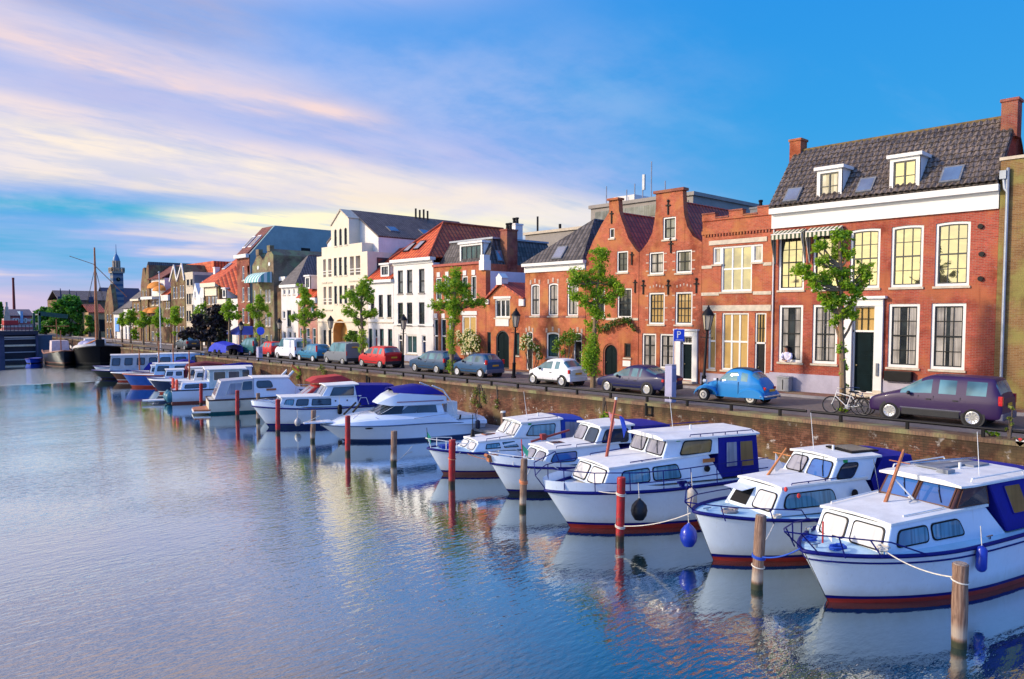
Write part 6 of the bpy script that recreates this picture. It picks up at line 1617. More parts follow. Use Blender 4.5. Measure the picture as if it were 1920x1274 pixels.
m=MB();m.box(5.2,6.4,.15,.75,2.66,2.70);m.box(4.95,5.25,-.3,.0,2.64,2.74);m.box(6.4,7.1,-.1,.5,2.65,2.69);m.build('roof_gear',paint('grey_gear',(.22,.24,.27),.5),b)
m=MB();m.tube([(4.9,.95,2.66),(5.6,.5,2.78),(7.2,.3,2.76)],.03,6);m.build('lowered_boom',CHR,b)
c=cab(b,'cockpit_cover',CANV,5.93,8.7,1.24,1.24,1.30,1.30,5.3,8.4,1.1,1.08,2.53,2.48,crown=.05)
bwin(b,c['near'],.17,.40,.32,.92,'brownfoil',.06,CANV,.02,name='cover_window');bwin(b,c['near'],.55,.8,.32,.92,'brownfoil',.06,CANV,.02,name='cover_window');bwin(b,c['far'],.3,.6,.32,.9,'brownfoil',.06,CANV,.02,name='cover_window')
mast(b,(3.2,.2,1.93),(3.92,.2,3.28),.05,TEAK,(.78,.28))
m=MB();m.tube([(3.55,.2,2.6),(3.9,-.1,2.1),(4.0,.1,2.1)],.02,6);m.build('deck_light',GELW,b)
hatch(b,2.95,.25,1.95,.5,.55,M['black'])
rail(b,[[(2.1,.85,1.94),(2.1,.85,2.03),(4.0,.95,2.08),(4.0,.95,1.99)],[(2.5,-.78,1.95),(2.5,-.78,2.02),(3.9,-.86,2.06),(3.9,-.86,1.98)]],.018,GELW,'cabin_handrail')
rail(b,[[(2.45,-1.45,1.30),(1.6,-1.12,1.62),(.55,-.66,1.76),(-.25,-.22,1.84),(-.48,0,1.86),(-.25,.22,1.84),(.55,.66,1.76),(1.6,1.12,1.62),(2.45,1.45,1.30)],[(.62,-.72,1.3),(.5,-.64,1.76)],[(.62,.72,1.3),(.5,.64,1.76)],[(1.35,-1.1,1.3),(1.15,-.93,1.69)],[(1.35,1.1,1.3),(1.15,.93,1.69)],[(.25,-.35,1.33),(-.2,-.2,1.84)],[(.25,.35,1.33),(-.2,.2,1.84)],[(.18,0,1.33),(-.48,0,1.86)]],.017)
m=MB();m.tube([(.95,.15,1.36),(.95,.15,1.86)],.02,6);m.build('jackstaff',paint('red_staff',(.55,.04,.03),.4),b)
m=MB();m.loft([[(.95,.15,1.84),(.95,.15,1.62)],[(.97,.02,1.74),(.97,.02,1.52)],[(1.0,-.06,1.60),(1.0,-.06,1.42)]],False,False);m.build('pennant',M['white'],b)
m=MB();m.cyl((4.0,-.55,2.0),(4.25,-.55,2.1),.03,.07,n=8);m.tube([(3.6,-.2,1.97),(3.6,-.2,2.08),(3.75,-.2,2.12),(3.9,-.2,2.08),(3.9,-.2,1.98)],.02,6);m.build('deck_fittings',CHR,b)
for y in (-1.0,1.0):
    m=MB();m.cyl((1.5,y,1.3),(1.5,y,1.42),.05,n=8);m.cyl((1.4,y,1.42),(1.6,y,1.42),.03,n=8);m.build('cleat',CHR,b)
BLF=paint('blue_fender',(.01,.035,.36),.3,.05,coat=.3)
fender('blue sausage fender on the side of the nearest cruiser',b,4.1,-1.66,1.33,.12,.62,BLF)
coil('blue rope coil on the nearest boat bow, right of red staff',b,.85,-.33,1.34,.26,ROPEB);coil('blue rope coil on the nearest boat bow, left of red staff',b,.85,.42,1.34,.22,ROPEB)
coil('tangle of pale rope on the cleat of nearest cruiser',b,1.5,-1.0,1.42,.14,ROPE,1)
B1=b
o=rope('white mooring rope from nearest cruiser to nearest timber post',wpt(b,1.5,-1.05,1.42),onpost('p1',WL+1.42),.12);loop(o,'p1',WL+1.36,ROPE)
details(b,w,[(.55,.0,1.36),(4.9,-1.38,1.29),(8.6,-1.2,1.29)],(5.6,-.7,2.64),9)
# ================================================================ 2: cruiser with solar panel
b=boat('cabin_cruiser','white cabin cruiser with solar panel on roof and an open front window',(16.75,11.1),-18)
hull(b,.28,8.3,1.5,1.40,1.18,1.2,.65,boot=.13)
q=cab(b,'cabin',GEL,2.08,5.95,.92,1.16,1.26,1.2,2.55,5.5,.82,1.02,1.95,2.0,top=GELW,over=.05)
bwin(b,q['front'],.55,.97,.14,.82,'boatwhite',.2)
bwin(b,q['near'],.08,.60,.22,.82,'boatcurt',.35,skew=-.02);bwin(b,q['far'],.4,.9,.22,.82,'boatcurt',.35)
f=q['front'];A=bil(f,.06,.86);Bq=bil(f,.46,.86);n_=qnorm(f)
C_=bil(f,.46,.25)+n_*.32+V((0,0,.18));D_=bil(f,.06,.25)+n_*.32+V((0,0,.18))
oq=(D_,C_,Bq,A)
m=MB();m.prism([D_,C_,Bq,A],-n_*.03);fo=m.build('open_front_window',GEL,b);bwin(fo,oq,.10,.90,.12,.9,'boatcurt',.15,name='sash',off=.012) if False else None
m=MB();m.poly([p+(Bq-A).cross(D_-A).normalized()*.006 for p in (oq[0]*.9+oq[2]*.1,oq[1]*.9+oq[3]*.1,oq[2]*.9+oq[0]*.1,oq[3]*.9+oq[1]*.1)]);m.build('pane',PN['boatcurt'],fo)
m=MB();m.poly([p+n_*.007 for p in (bil(f,.08,.14),bil(f,.44,.14),bil(f,.44,.84),bil(f,.08,.84))]);m.build('window_opening',M['black'],b)
w=cab(b,'wheelhouse',GEL,4.22,5.72,.9,1.02,1.98,1.96,4.62,6.1,.8,.92,2.58,2.56,top=GELW,topname='wheelhouse_roof',over=.1)
bwin(b,w['front'],.05,.42,.14,.88,'foil',.22,name='windscreen');bwin(b,w['front'],.50,.96,.10,.88,'boatsky',.2,name='windscreen')
bwin(b,w['near'],.10,.52,.10,.85,'boatdark',.3,name='side_window',skew=.05);bwin(b,w['far'],.45,.9,.10,.85,'boatdark',.3,name='side_window')
m=MB();m.lathe((0,0,0),[(.12,0),(.12,.02)],14);pb=m.build('porthole',M['black'],b);pb.location=(4.95,-1.12,1.66);pb.rotation_euler=(R(83),0,0)
m=MB();m.prism([(5.4,-.62,2.66),(6.5,-.62,2.64),(6.5,.32,2.66),(5.4,.32,2.70)],(0,0,.05));sp_=m.build('solar_panel',M['black'],b)
m=MB();m.prism([(5.5,-.54,2.716),(6.4,-.54,2.698),(6.4,.24,2.716),(5.5,.24,2.756)],(0,0,.006));m.build('solar_cells',stripes('solar_cells',(.10,.09,.08),(.20,.18,.15),.12,0,.3),sp_)
c=cab(b,'cockpit_cover',CANV,5.85,7.9,1.12,1.15,1.25,1.2,6.25,7.55,.92,.9,2.56,2.5,crown=.05)
m=MB();m.prism([(5.7,-1.06,1.95),(6.3,-.95,2.55),(5.9,-1.14,1.3)],(0,.02,0));m.build('cover_flap',CANV,b)
m=MB();m.cyl((5.95,-1.2,1.25),(5.7,-1.1,2.55),.015,n=6);m.build('cover_pole',CHR,b)
mast(b,(3.1,.35,1.98),(3.86,.35,2.78),.04,paint('orange_wood',(.55,.20,.06),.45),(.8,.35))
m=MB();m.prism([(3.75,.65,2.6),(3.7,.62,2.0),(3.95,.55,2.2)],(0,.01,0));m.build('pennant',M['pinkwhite'],b)
m=MB();m.cyl((4.25,.15,1.98),(4.25,.15,2.1),.05,.08,n=8);m.build('vent',M['black'],b)
rail(b,[[(2.9,-.8,1.99),(2.92,-.8,2.07),(4.7,-.9,2.10),(4.72,-.9,2.0)],[(3.5,-.83,1.99),(3.5,-.83,2.08)],[(4.1,-.86,2),(4.1,-.86,2.09)]],.016,None,'cabin_handrail')
rail(b,[[(2.9,-1.42,1.2),(2.7,-1.36,1.5),(2.0,-1.15,1.55),(1.0,-.8,1.62),(.2,-.25,1.68),(-.05,0,1.7),(.2,.25,1.68),(1.0,.8,1.62),(2.0,1.15,1.55),(2.7,1.36,1.5),(2.9,1.42,1.2)],[(-.05,0,1.7),(.0,0,2.1),(.5,.55,2.05),(1.1,.9,1.62)],[(.7,-.72,1.28),(.65,-.6,1.64)],[(1.9,-1.2,1.2),(1.85,-1.1,1.56)],[(.3,0,1.4),(-.05,0,1.7)],[(.7,.72,1.28),(.65,.6,1.64)]],.017)
coil('heap of grey rope on the bow deck of solar panel boat',b,1.25,-.25,1.31,.30,paint('grey_rope',(.35,.30,.27),.9),.6)
coil('small pale rope tangle on the side deck of solar panel boat',b,2.2,-1.0,1.24,.16,ROPE,.6)
fender('blue balloon fender at the bow of solar panel boat',b,.42,.42,.98,.24,.66,BLF,True)
fender('weathered white fender between black fender boat and solar panel boat',b,1.6,1.75,1.55,.14,.62,paint('old_fender',(.38,.34,.30),.6,.2,5))
m=MB();m.ell((2.55,-.95,1.98),.05,.05,.07,8,6);m.ell((2.95,-1.02,1.78),.05,.05,.07,8,6);m.build('red_ribbon',paint('ribbon_red',(.7,.05,.04)),b)
o=rope('doubled pale rope from solar panel boat to its timber post',wpt(b,2.2,-1.0,1.26),onpost('p2',WL+.9),.05);loop(o,'p2',WL+.55,ROPE)
o=rope('blue mooring rope from nearest boat bow to second timber post',wpt(B1,.15,.1,1.36),onpost('p2',WL+.78),.10,.018,ROPEB);loop(o,'p2',WL+.76,ROPEB,2,.02)
B2=b
details(b,w,[(.7,.0,1.38),(3.6,-1.36,1.2),(7.4,-1.2,1.2)],(5.0,.4,2.66),8)
# ================================================================ 3: large cruiser with black ball fender
b=boat('cabin_cruiser','large white cruiser with blue guard rails, tall roof and black ball fender',(16.2,15.9),-19)
hull(b,.12,9.3,1.66,1.26,1.30,1.38,.85,boot=.15,bul=.42,rub=.06,deck=GELW)
q=cab(b,'cabin',GEL,1.52,5.9,1.0,1.26,1.36,1.36,1.82,5.4,.92,1.14,1.93,2.16,top=GELW,over=.05)
bwin(b,q['front'],.05,.45,.08,.93,'boatwhite',.15);bwin(b,q['front'],.52,.97,.08,.93,'boatwhite',.18)
bwin(b,q['near'],.13,.385,.14,.82,'boatcurt',.22);bwin(b,q['near'],.41,.655,.16,.82,'boatcurt',.22)
bwin(b,q['far'],.36,.6,.14,.82,'boatcurt',.22);bwin(b,q['far'],.62,.86,.14,.82,'boatcurt',.22)
w=cab(b,'wheelhouse',GEL,3.72,5.85,.98,1.12,2.12,2.16,3.98,5.85,.92,1.06,2.72,2.70,crown=0)
bwin(b,w['front'],.04,.44,.10,.92,'foil',.2,name='windscreen');bwin(b,w['front'],.50,.97,.10,.92,'foil',.18,name='windscreen')
bwin(b,w['near'],.28,.84,.08,.86,'brownfoil',.2,name='side_window',skew=.03);bwin(b,w['far'],.16,.7,.08,.86,'boatdark',.2,name='side_window')
m=MB();m.loft([[(x,ww,2.73),(x,ww*.6,2.81),(x,-ww*.6,2.81),(x,-ww,2.73),(x,-ww,2.68),(x,ww,2.68)] for x,ww in ((3.72,1.0),(4.0,1.12),(7.3,1.2),(7.5,1.15))],True,True);m.build('wheelhouse_roof',GELW,b,sharp=30)
rail(b,[[(4.7,-1.08,2.76),(4.72,-1.08,2.83),(7.2,-1.12,2.84),(7.25,-1.12,2.77)]+[],[(3.95,1.0,2.76),(4.0,1.0,2.84),(7.2,1.12,2.84)]]+[[(x,-1.1,2.75),(x,-1.1,2.84)] for x in (5.1,5.6,6.1,6.6)],.016,None,'roof_rail')
c=cab(b,'cockpit_cover',CANV,5.75,7.45,1.22,1.24,1.38,1.38,5.85,7.42,1.1,1.1,2.70,2.68,crown=0)
bwin(b,c['near'],.17,.45,.24,.86,'foil',.05,CANV,.02,name='cover_window');bwin(b,c['near'],.52,.86,.22,.86,'brownfoil',.05,CANV,.02,name='cover_window');bwin(b,c['far'],.15,.8,.22,.86,'foil',.05,CANV,.02,name='cover_window')
m=MB();rr_=.0;m.box(5.1,5.55,-1.26,-1.235,1.93,2.05);m.build('name_board',paint('orange_board',(.50,.16,.04),.4),b)
m=MB();m.cyl((5.28,-1.20,1.72),(5.28,-1.26,1.72),.1,n=14);m.build('porthole',M['black'],b)
mt=mast(b,(2.46,.3,2.05),(2.80,.3,3.9),.055,paint('red_brown_mast',(.34,.06,.035),.4,.15,3),(.75,.5))
m=MB();m.cyl((2.80,.3,3.9),(2.80,.3,3.98),.045,n=8);m.build('mast_light',GELW,mt)
def pennant(root,a,col,name='pennant',s=1):
    m=MB();a=V(a);m.loft([[a,a+V((0,0,-.08))],[a+V((.10,-.1,-.10))*s,a+V((.06,-.06,-.42))*s],[a+V((.16,-.17,-.4))*s,a+V((.10,-.1,-.75))*s]],False,False);m.build(name,col,root)
pennant(b,(2.72,-.05,3.45),paint('flag_blue',(.01,.05,.42),.7));
m=MB();m.prism([(2.72,-.08,3.4),(2.84,-.34,2.95),(2.74,-.2,3.1)],(0,.01,0));m.build('pennant',paint('flag_blue',(.01,.05,.42)),b)
pennant(b,(2.68,.55,3.5),paint('flag_red_white',(.55,.25,.30),.7),s=.9)
hatch(b,3.0,.0,2.0,.7,.75,M['lead'])
rail(b,[[(2.6,-.85,2.0),(2.62,-.85,2.08),(4.4,-.98,2.2),(4.42,-.98,2.12)],[(2.2,.9,2.0),(2.2,.9,2.08),(3.9,.95,2.18),(3.9,.95,2.1)]]+[[(x,-.92,2.05),(x,-.92,2.13)] for x in (3.0,3.5,4.0)],.016,None,'cabin_handrail')
pr=[]
for s in (-1,1):
    top=[(.0,0,1.98),(.35,s*.45,1.95),(1.2,s*1.05,1.90),(2.5,s*1.5,1.88),(4.0,s*1.66,1.90),(5.4,s*1.66,1.95),(7.4,s*1.66,1.98)]
    pr.append(top)
    pr.append([(x,y,z-.32) for x,y,z in top[2:]])
    for x,y,zb_,zt_ in ((.45,.55,1.35,1.95),(1.2,1.1,1.3,1.90),(2.2,1.48,1.3,1.88),(3.3,1.64,1.3,1.89),(4.3,1.68,1.32,1.91),(5.3,1.68,1.35,1.95),(6.3,1.68,1.36,1.97)): pr.append([(x+.02,s*y,zb_),(x,s*(y-.02),zt_)])
rail(b,pr,.017)
rail(b,[[(.0,0,1.98),(-.25,.0,1.75),(.1,0,1.3)],[(-.1,.3,1.7),(.05,.7,2.0),(.9,.9,2.25),(1.1,1.0,1.9)]],.017,None,'pulpit')
fender('large black ball fender hanging from cruiser with tall roof',b,2.30,-1.83,1.2,.25,.66,paint('black_rubber',(.012,.014,.02),.35),True)
for x in (4.05,6.4):
    m=MB();m.box(x-.06,x+.06,-1.62,-1.5,1.34,1.5);m.box(x-.16,x+.16,-1.6,-1.52,1.44,1.5);m.build('cleat',RAILB,b)
o=rope('white rope from cruiser with tall roof to the red post, upper loop',wpt(b,1.3,-1.15,1.36),onpost('p3',WL+1.42),.02);loop(o,'p3',WL+1.38,ROPE,2)
o=rope('pale rope from the red post to the solar panel boat',onpost('p3',WL+.45),wpt(B2,.35,.25,1.3),.12);loop(o,'p3',WL+.42,ROPE,2)
B3=b
details(b,w,[(.6,.0,1.3),(8.4,-1.4,1.38)],(5.2,.5,2.8),9)
# ================================================================ 4: cruiser half hidden, lettered front windows
b=boat('cabin_cruiser','white cruiser with wooden bow roller and lettered front windows, behind the tall cruiser',(17.9,20.35),-18)
hull(b,.1,8.6,1.45,1.22,1.02,1.05,.75,boot=.14,bmat=paint('dark_boot',(.02,.02,.035),.5),deck=DECK,bul=.35)
q=cab(b,'cabin',GEL,1.75,5.2,.85,1.1,1.1,1.08,2.1,5.0,.78,1.0,1.62,1.74,top=GELW,over=.06)
for u0,u1 in ((.08,.46),(.54,.95)):
    wn=bwin(b,q['front'],u0,u1,.16,.88,'foil',.3)
    m=MB();f=q['front'];nrm=qnorm(f)*.02
    for k in range(9):
        uu=lerp(u0,u1,.2+.07*k);v0_=.45+.07*math.sin(k*1.9);v1_=v0_+.12+.08*(k%3==0);m.tube([bil(f,uu,v0_)+nrm,bil(f,uu+.01,v1_)+nrm,bil(f,uu+.022,v0_+.02)+nrm],.006,4)
    m.build('lettering',paint('script_blue',(.02,.20,.5),.5),wn)
bwin(b,q['near'],.08,.4,.18,.85,'boatsky',.3)
w=cab(b,'wheelhouse',GEL,4.0,5.6,.88,1.0,1.72,1.72,4.35,5.6,.8,.94,2.36,2.38,top=GELW,topname='wheelhouse_roof',over=.12)
bwin(b,w['front'],.05,.45,.08,.9,'foil',.22,name='windscreen');bwin(b,w['front'],.52,.96,.08,.9,'boatdark',.22,name='windscreen');bwin(b,w['near'],.15,.9,.08,.88,'boatdark',.2,name='side_window')
c=cab(b,'cockpit_cover',CANV,5.6,7.6,1.1,1.1,1.1,1.1,5.7,7.4,1.0,1.0,2.36,2.3,crown=.03)
hatch(b,2.9,.1,1.72,.6,.6,M['pinkwhite'])
m=MB();m.beam((2.2,.9,1.72),(3.9,.9,2.06),.07,.07);m.box(2.6,2.8,.75,.95,1.76,2.0);m.build('folded_mast',paint('maroon_wood',(.22,.03,.03),.4),b)
rail(b,[[(3.2,-.9,1.72),(3.2,-.9,1.82),(4.6,-.95,1.86)],[(2.4,-.8,1.72),(2.4,-.8,1.8),(3.0,-.85,1.82)]],.016,None,'cabin_handrail')
rail(b,[[(2.2,-1.3,1.05),(1.6,-1.1,1.45),(.7,-.65,1.55),(.05,-.1,1.62),(.05,.1,1.62),(.7,.65,1.55),(1.6,1.1,1.45),(2.2,1.3,1.05)],[(.7,-.65,1.2),(.7,-.65,1.55)],[(.7,.65,1.2),(.7,.65,1.55)],[(.15,0,1.25),(.05,0,1.62)]],.018,GELW)
m=MB();m.box(-.02,.35,-.12,.12,1.28,1.52);m.cyl((-.05,-.14,1.5),(-.05,.14,1.5),.07,n=8);m.build('bow_roller',TEAK,b)
m=MB();m.tube([(1.05,-.75,1.18),(.98,-.75,2.15)],.022,6);m.build('flag_staff',paint('red_staff',(.55,.04,.03)),b)
m=MB();m.loft([[(.99,-.75,2.0),(1.0,-.75,1.8)],[(1.2,-.9,1.72),(1.15,-.9,1.5)]],False,False);m.build('pennant',paint('green_pennant',(.03,.3,.2),.7),b)
coil('heap of reddish chain on the bow of lettered window boat',b,.9,.15,1.16,.2,paint('rust_chain',(.35,.18,.15),.8),.7)
o=rope('white rope from lettered window boat to the timber post',wpt(b,1.2,-1.0,1.1),onpost('p4',WL+.95),.05)
loop(o,'p4',WL+.9,ROPEO,3,.02)
# ================================================================ 5: small cruiser with blue canopy
b=boat('cabin_cruiser','small white cruiser with two tier cabin and bright blue rear canopy',(18.4,24.7),-17)
hull(b,.0,8.2,1.45,1.14,.88,.86,.68,boot=.13,bmat=paint('brown_boot',(.16,.06,.05),.5),deck=DECK)
BL=paint('pale_blue_white',(.62,.70,.78),.3,.03,coat=.3)
q=cab(b,'cabin',BL,1.65,6.9,.88,1.08,.98,.92,1.95,5.6,.76,.98,1.33,1.52,top=GELW,over=.04)
bwin(b,q['front'],.08,.46,.12,.9,'boatwhite',.35,M['lead']);bwin(b,q['front'],.54,.95,.12,.9,'boatwhite',.35,M['lead'])
bwin(b,q['near'],.10,.245,.22,.78,'boatcurt',.15);bwin(b,q['near'],.275,.415,.22,.78,'boatcurt',.15)
w=cab(b,'wheelhouse',BL,3.5,5.75,.92,1.05,1.46,1.3,3.95,5.75,.84,.98,2.02,2.10,top=GELW,topname='wheelhouse_roof',over=.1)
bwin(b,w['front'],.06,.45,.10,.92,'boatwhite',.15,M['lead'],name='windscreen');bwin(b,w['front'],.52,.96,.10,.92,'boatwhite',.15,M['lead'],name='windscreen')
bwin(b,w['near'],.22,.84,.12,.84,'boatcurt',.2,skew=.03,name='side_window');bwin(b,w['far'],.2,.8,.12,.84,'boatcurt',.2,name='side_window')
CB=paint('bright_blue_canopy',(.008,.045,.34),.7,.1,1.2)
c=cab(b,'canopy',CB,5.78,7.1,1.06,1.06,1.05,1.05,5.78,6.95,1.0,.98,2.12,2.02,crown=.12)
bwin(b,c['near'],.12,.80,.10,.92,'foil',.05,CB,.02,name='canopy_window');bwin(b,c['back'],.15,.85,.2,.85,'foil',.05,CB,.02,name='canopy_window')
hatch(b,3.0,.3,1.44,.5,.7);
m=MB();m.cyl((2.1,.2,1.4),(2.1,.2,1.75),.12,.06,n=8);m.cyl((2.1,.2,1.75),(2.1,.2,2.4),.02,n=6);m.build('stern_lamp_pole',M['black'],b)
rail(b,[[(2.3,-.8,1.38),(2.3,-.8,1.48),(3.7,-.85,1.58)],[(4.2,-.9,2.14),(4.2,-.9,2.2),(5.6,-.95,2.24),(5.6,-.95,2.16)],[(2.9,-.82,1.42),(2.9,-.82,1.52)]],.016,None,'cabin_handrail')
rail(b,[[(1.5,-.95,.98),(1.4,-.9,1.36),(.6,-.55,1.48),(-.05,-.1,1.56),(-.05,.1,1.56),(.6,.55,1.48),(1.4,.9,1.36),(1.5,.95,.98)],[(.6,-.55,1.05),(.6,-.55,1.48)],[(.1,-.15,1.1),(.0,-.12,1.54)],[(1.0,-.75,1.0),(1.0,-.72,1.42)],[(.6,.55,1.05),(.6,.55,1.48)]],.02,GELW)
m=MB();m.tube([(.0,0,1.3),(-.04,0,2.0)],.014,6);m.build('flag_staff',M['black'],b)
m=MB();m.loft([[(-.03,0,1.85),(-.03,0,1.5)],[(.1,-.1,1.62),(.1,-.1,1.3)]],False,False);m.build('pennant',paint('green_pennant',(.03,.3,.2)),b)
m=MB();m.box(.55,1.1,-.2,.25,1.0,1.22);m.build('deck_box',CB,b)
o=rope('pale rope from small cruiser with canopy to its red post',onpost('p5',WL+1.05),wpt(b,1.1,-.9,1.05),.02);loop(o,'p5',WL+1.05,ROPEO,1)
o2=rope('slack orange rope drooping from the small cruiser bow towards lettered boat',wpt(b,1.2,-.95,1.05),wpt(b,3.1,-2.6,1.0),.25,.016,ROPEO)
details(b,w,[(.5,.0,1.12),(3.9,-1.3,.9)],(4.8,.4,2.16),8)
# ================================================================ 6: flybridge yacht
b=boat('motor_yacht','sleek white flybridge motor yacht with dark windows and blue bimini cover','' or (18.6,34.9),-17,'yacht')
YG=paint('yacht_gelcoat',(.67,.75,.84),.22,.02,.6,coat=.5)
hull(b,.45,8.75,1.62,.98,.90,.70,1.25,boot=.12,bmat=paint('navy_boot',(.012,.03,.09),.4),hmat=YG,deck=YG,trim=paint('grey_blue_trim',(.05,.09,.18),.4),rub=.028,flare=1.5)
m=MB()
ts=[(k/20)**1.3 for k in range(21)]
fr=[]
for t in ts:
    x=.45+8.75*t;hb=1.62*max(0,(1-(1-min(1,t/.42))**2))**.72*.94+.03
    if t>.42: hb=1.55
    zt_=.93+.5*math.sin(min(1,t/.34)*math.pi/2)*(1 if t<.34 else 1);zt_=zt_ if t<.74 else lerp(zt_,1.0,min(1,(t-.74)/.06))
    zl=lerp(.98,.70,t)-.01
    fr.append([(x,hb,zl),(x,hb*.97,lerp(zl,zt_,.6)),(x,hb*.72,zt_),(x,0,zt_+.04),(x,-hb*.72,zt_),(x,-hb*.97,lerp(zl,zt_,.6)),(x,-hb,zl)])
m.loft(fr,False,False);m.poly(fr[-1]);m.build('topside',YG,b,sharp=35)
w=cab(b,'saloon',YG,3.0,6.95,1.0,1.22,1.30,1.05,4.15,6.75,.92,1.05,1.84,1.86,crown=.02)
dg=paint('dark_tint',(.012,.02,.035),.05,.1)
for u0,u1 in ((.03,.32),(.35,.65),(.68,.97)): bwin(b,w['front'],u0,u1,.08,.94,'boatdark',.06,dg,.02,name='windscreen')
bwin(b,w['near'],.26,.52,.22,.92,'boatdark',.04,dg,.02,name='side_window',skew=.03);bwin(b,w['near'],.54,.88,.22,.92,'boatdark',.04,dg,.02,name='side_window',skew=-.02);bwin(b,w['far'],.15,.8,.22,.92,'boatdark',.04,dg,.02,name='side_window')
m=MB();m.prism([(3.1,-1.06,1.36),(4.15,-1.0,1.84),(4.6,-1.08,1.84),(4.4,-1.13,1.30)],(0,.04,0));m.build('window_corner',dg,b)
m=MB();m.loft([[(x,ww,z0),(x+.0,ww*.98,z1),(x,-ww*.98,z1),(x,-ww,z0)] for x,ww,z0,z1 in ((3.35,.55,1.95,2.0),(3.9,.95,1.86,2.32),(4.4,1.12,1.86,2.52),(6.85,1.15,1.86,2.28),(7.0,1.1,1.86,2.2))],True,True);m.build('flybridge',YG,b,sharp=40)
m=MB()
for y in (-1.0,1.0): m.beam((4.2,y*1.135,2.06),(6.8,y*1.16,2.04),.02,.05)
m.build('flybridge_stripe',paint('rose_stripe',(.35,.16,.2),.4),b)
m=MB();m.loft([[(x,ww,z0),(x,ww*.7,z1),(x,0,z1+.05),(x,-ww*.7,z1),(x,-ww,z0)] for x,ww,z0,z1 in ((4.1,.85,2.54,2.70),(4.6,1.0,2.50,2.74),(5.6,1.04,2.42,2.84),(6.4,1.04,2.36,2.68),(6.95,1.0,2.30,2.40))],False,False);m.build('bimini_cover',CANV,b,sharp=50)
rail(b,[[(6.2,-1.0,2.85),(6.8,-1.05,2.6),(7.3,-1.1,1.9),(7.5,-1.15,1.2)],[(6.2,1.0,2.85),(6.8,1.05,2.6),(7.3,1.1,1.9),(7.5,1.15,1.2)]],.04,GELW,'radar_arch')
m=MB();m.prism([(-.4,-.16,1.08),(1.0,-.5,1.1),(1.0,.5,1.1),(-.4,.16,1.08)],(0,0,.06));m.build('bow_platform',YG,b)
m=MB();m.tube([(1.8,.6,1.35),(2.4,.3,2.0)],.05,6);m.tube([(2.2,.2,1.5),(2.5,-.2,2.0)],.06,6);m.build('covered_searchlight',M['black'],b)
rail(b,[[(-.3,0,1.15),(.3,-.55,1.5)],[(3.0,-1.3,1.35),(3.3,-1.35,1.2)],[(5.0,-1.52,1.2),(6.8,-1.55,1.35)],[(1.9,-1.0,1.3),(2.2,-1.05,1.55)]],.014,CHR)
m=MB();m.box(7.1,7.7,-.9,-.3,1.02,1.9);m.box(7.2,8.6,-1.3,1.3,1.0,1.15);m.build('cockpit_seat',GELW,b)
m=MB();m.tube([(8.6,-1.45,.9),(8.55,-1.45,1.3),(8.9,-1.45,1.8)],.02,6);m.tube([(7.6,-1.5,1.0),(7.65,-1.5,1.25)],.05,6);m.build('stern_fittings',M['black'],b)
m=MB();m.ell((2.62,-1.42,.82),.22,.02,.04,10,6);m.build('hull_badge',M['black'],b)
fender('dark fender on the stern quarter of flybridge yacht',b,8.55,-1.75,.95,.13,.5,paint('dark_fender',(.02,.025,.05),.4))
o=rope('slack rope from the dark timber post to the small cruiser bow',onpost('p6',WL+.05),wpt(b,4.2,-3.6,.15),.1,.014)
# ================================================================ 7: blue covered cruiser
b=boat('cabin_cruiser','white cruiser with long row of side windows and a big blue aft tent',(18.0,42.3),-17)
hull(b,.7,9.6,1.55,1.32,1.10,1.12,.9,boot=.18,bmat=paint('navy_boot',(.012,.03,.09)),deck=GELW,bul=.3)
q=cab(b,'cabin',GEL,2.05,6.9,.85,1.08,1.25,1.12,2.25,6.8,.82,1.0,1.78,1.70,top=GELW,over=.08)
bwin(b,q['front'],.06,.45,.14,.9,'foil',.25,M['lead']);bwin(b,q['front'],.52,.95,.14,.9,'foil',.25,M['lead'])
bwin(b,q['near'],.05,.16,.14,.85,'boatcurt',.2);bwin(b,q['near'],.19,.34,.14,.85,'boatdark',.2);bwin(b,q['near'],.38,.62,.14,.85,'boatdark',.12)
w=cab(b,'wheelhouse',GEL,4.5,6.6,.88,1.0,1.72,1.72,4.9,6.6,.82,.95,2.36,2.40,top=GELW,topname='wheelhouse_roof',over=.15)
bwin(b,w['front'],.05,.46,.08,.92,'foil',.12,M['lead'],name='windscreen');bwin(b,w['front'],.53,.96,.08,.92,'foil',.12,M['lead'],name='windscreen');bwin(b,w['near'],.22,.92,.08,.88,'boatdark',.1,name='side_window')
c=cab(b,'aft_tent',CANV,6.7,8.6,1.1,1.1,1.15,1.15,6.5,9.0,.98,.9,2.38,2.28,crown=.02)
m=MB();m.tube([(6.6,-1.18,1.2),(6.8,-1.18,1.62),(7.15,-1.18,1.62),(7.3,-1.18,1.2)],.02,6);m.build('boarding_gate',GELW,b)
m=MB()
for x in (5.3,6.0): m.cyl((x,-1.09,1.5),(x,-1.12,1.5),.05,n=8)
m.build('hull_light',M['black'],b)
rail(b,[[(.75,0,1.65),(1.6,-.9,1.62),(2.2,-1.2,1.3)],[(.75,0,1.65),(1.6,.9,1.62),(2.2,1.2,1.3)]],.016,CHR)
fender('white and black ball fender on the cruiser with big blue tent',b,2.96,-1.72,.72,.19,.5,paint('grey_fender',(.45,.43,.42),.4,.3,2),True)
fender('black fender lying against the side deck of the cruiser with blue tent',b,5.4,-1.72,1.35,.13,.6,M['black'])
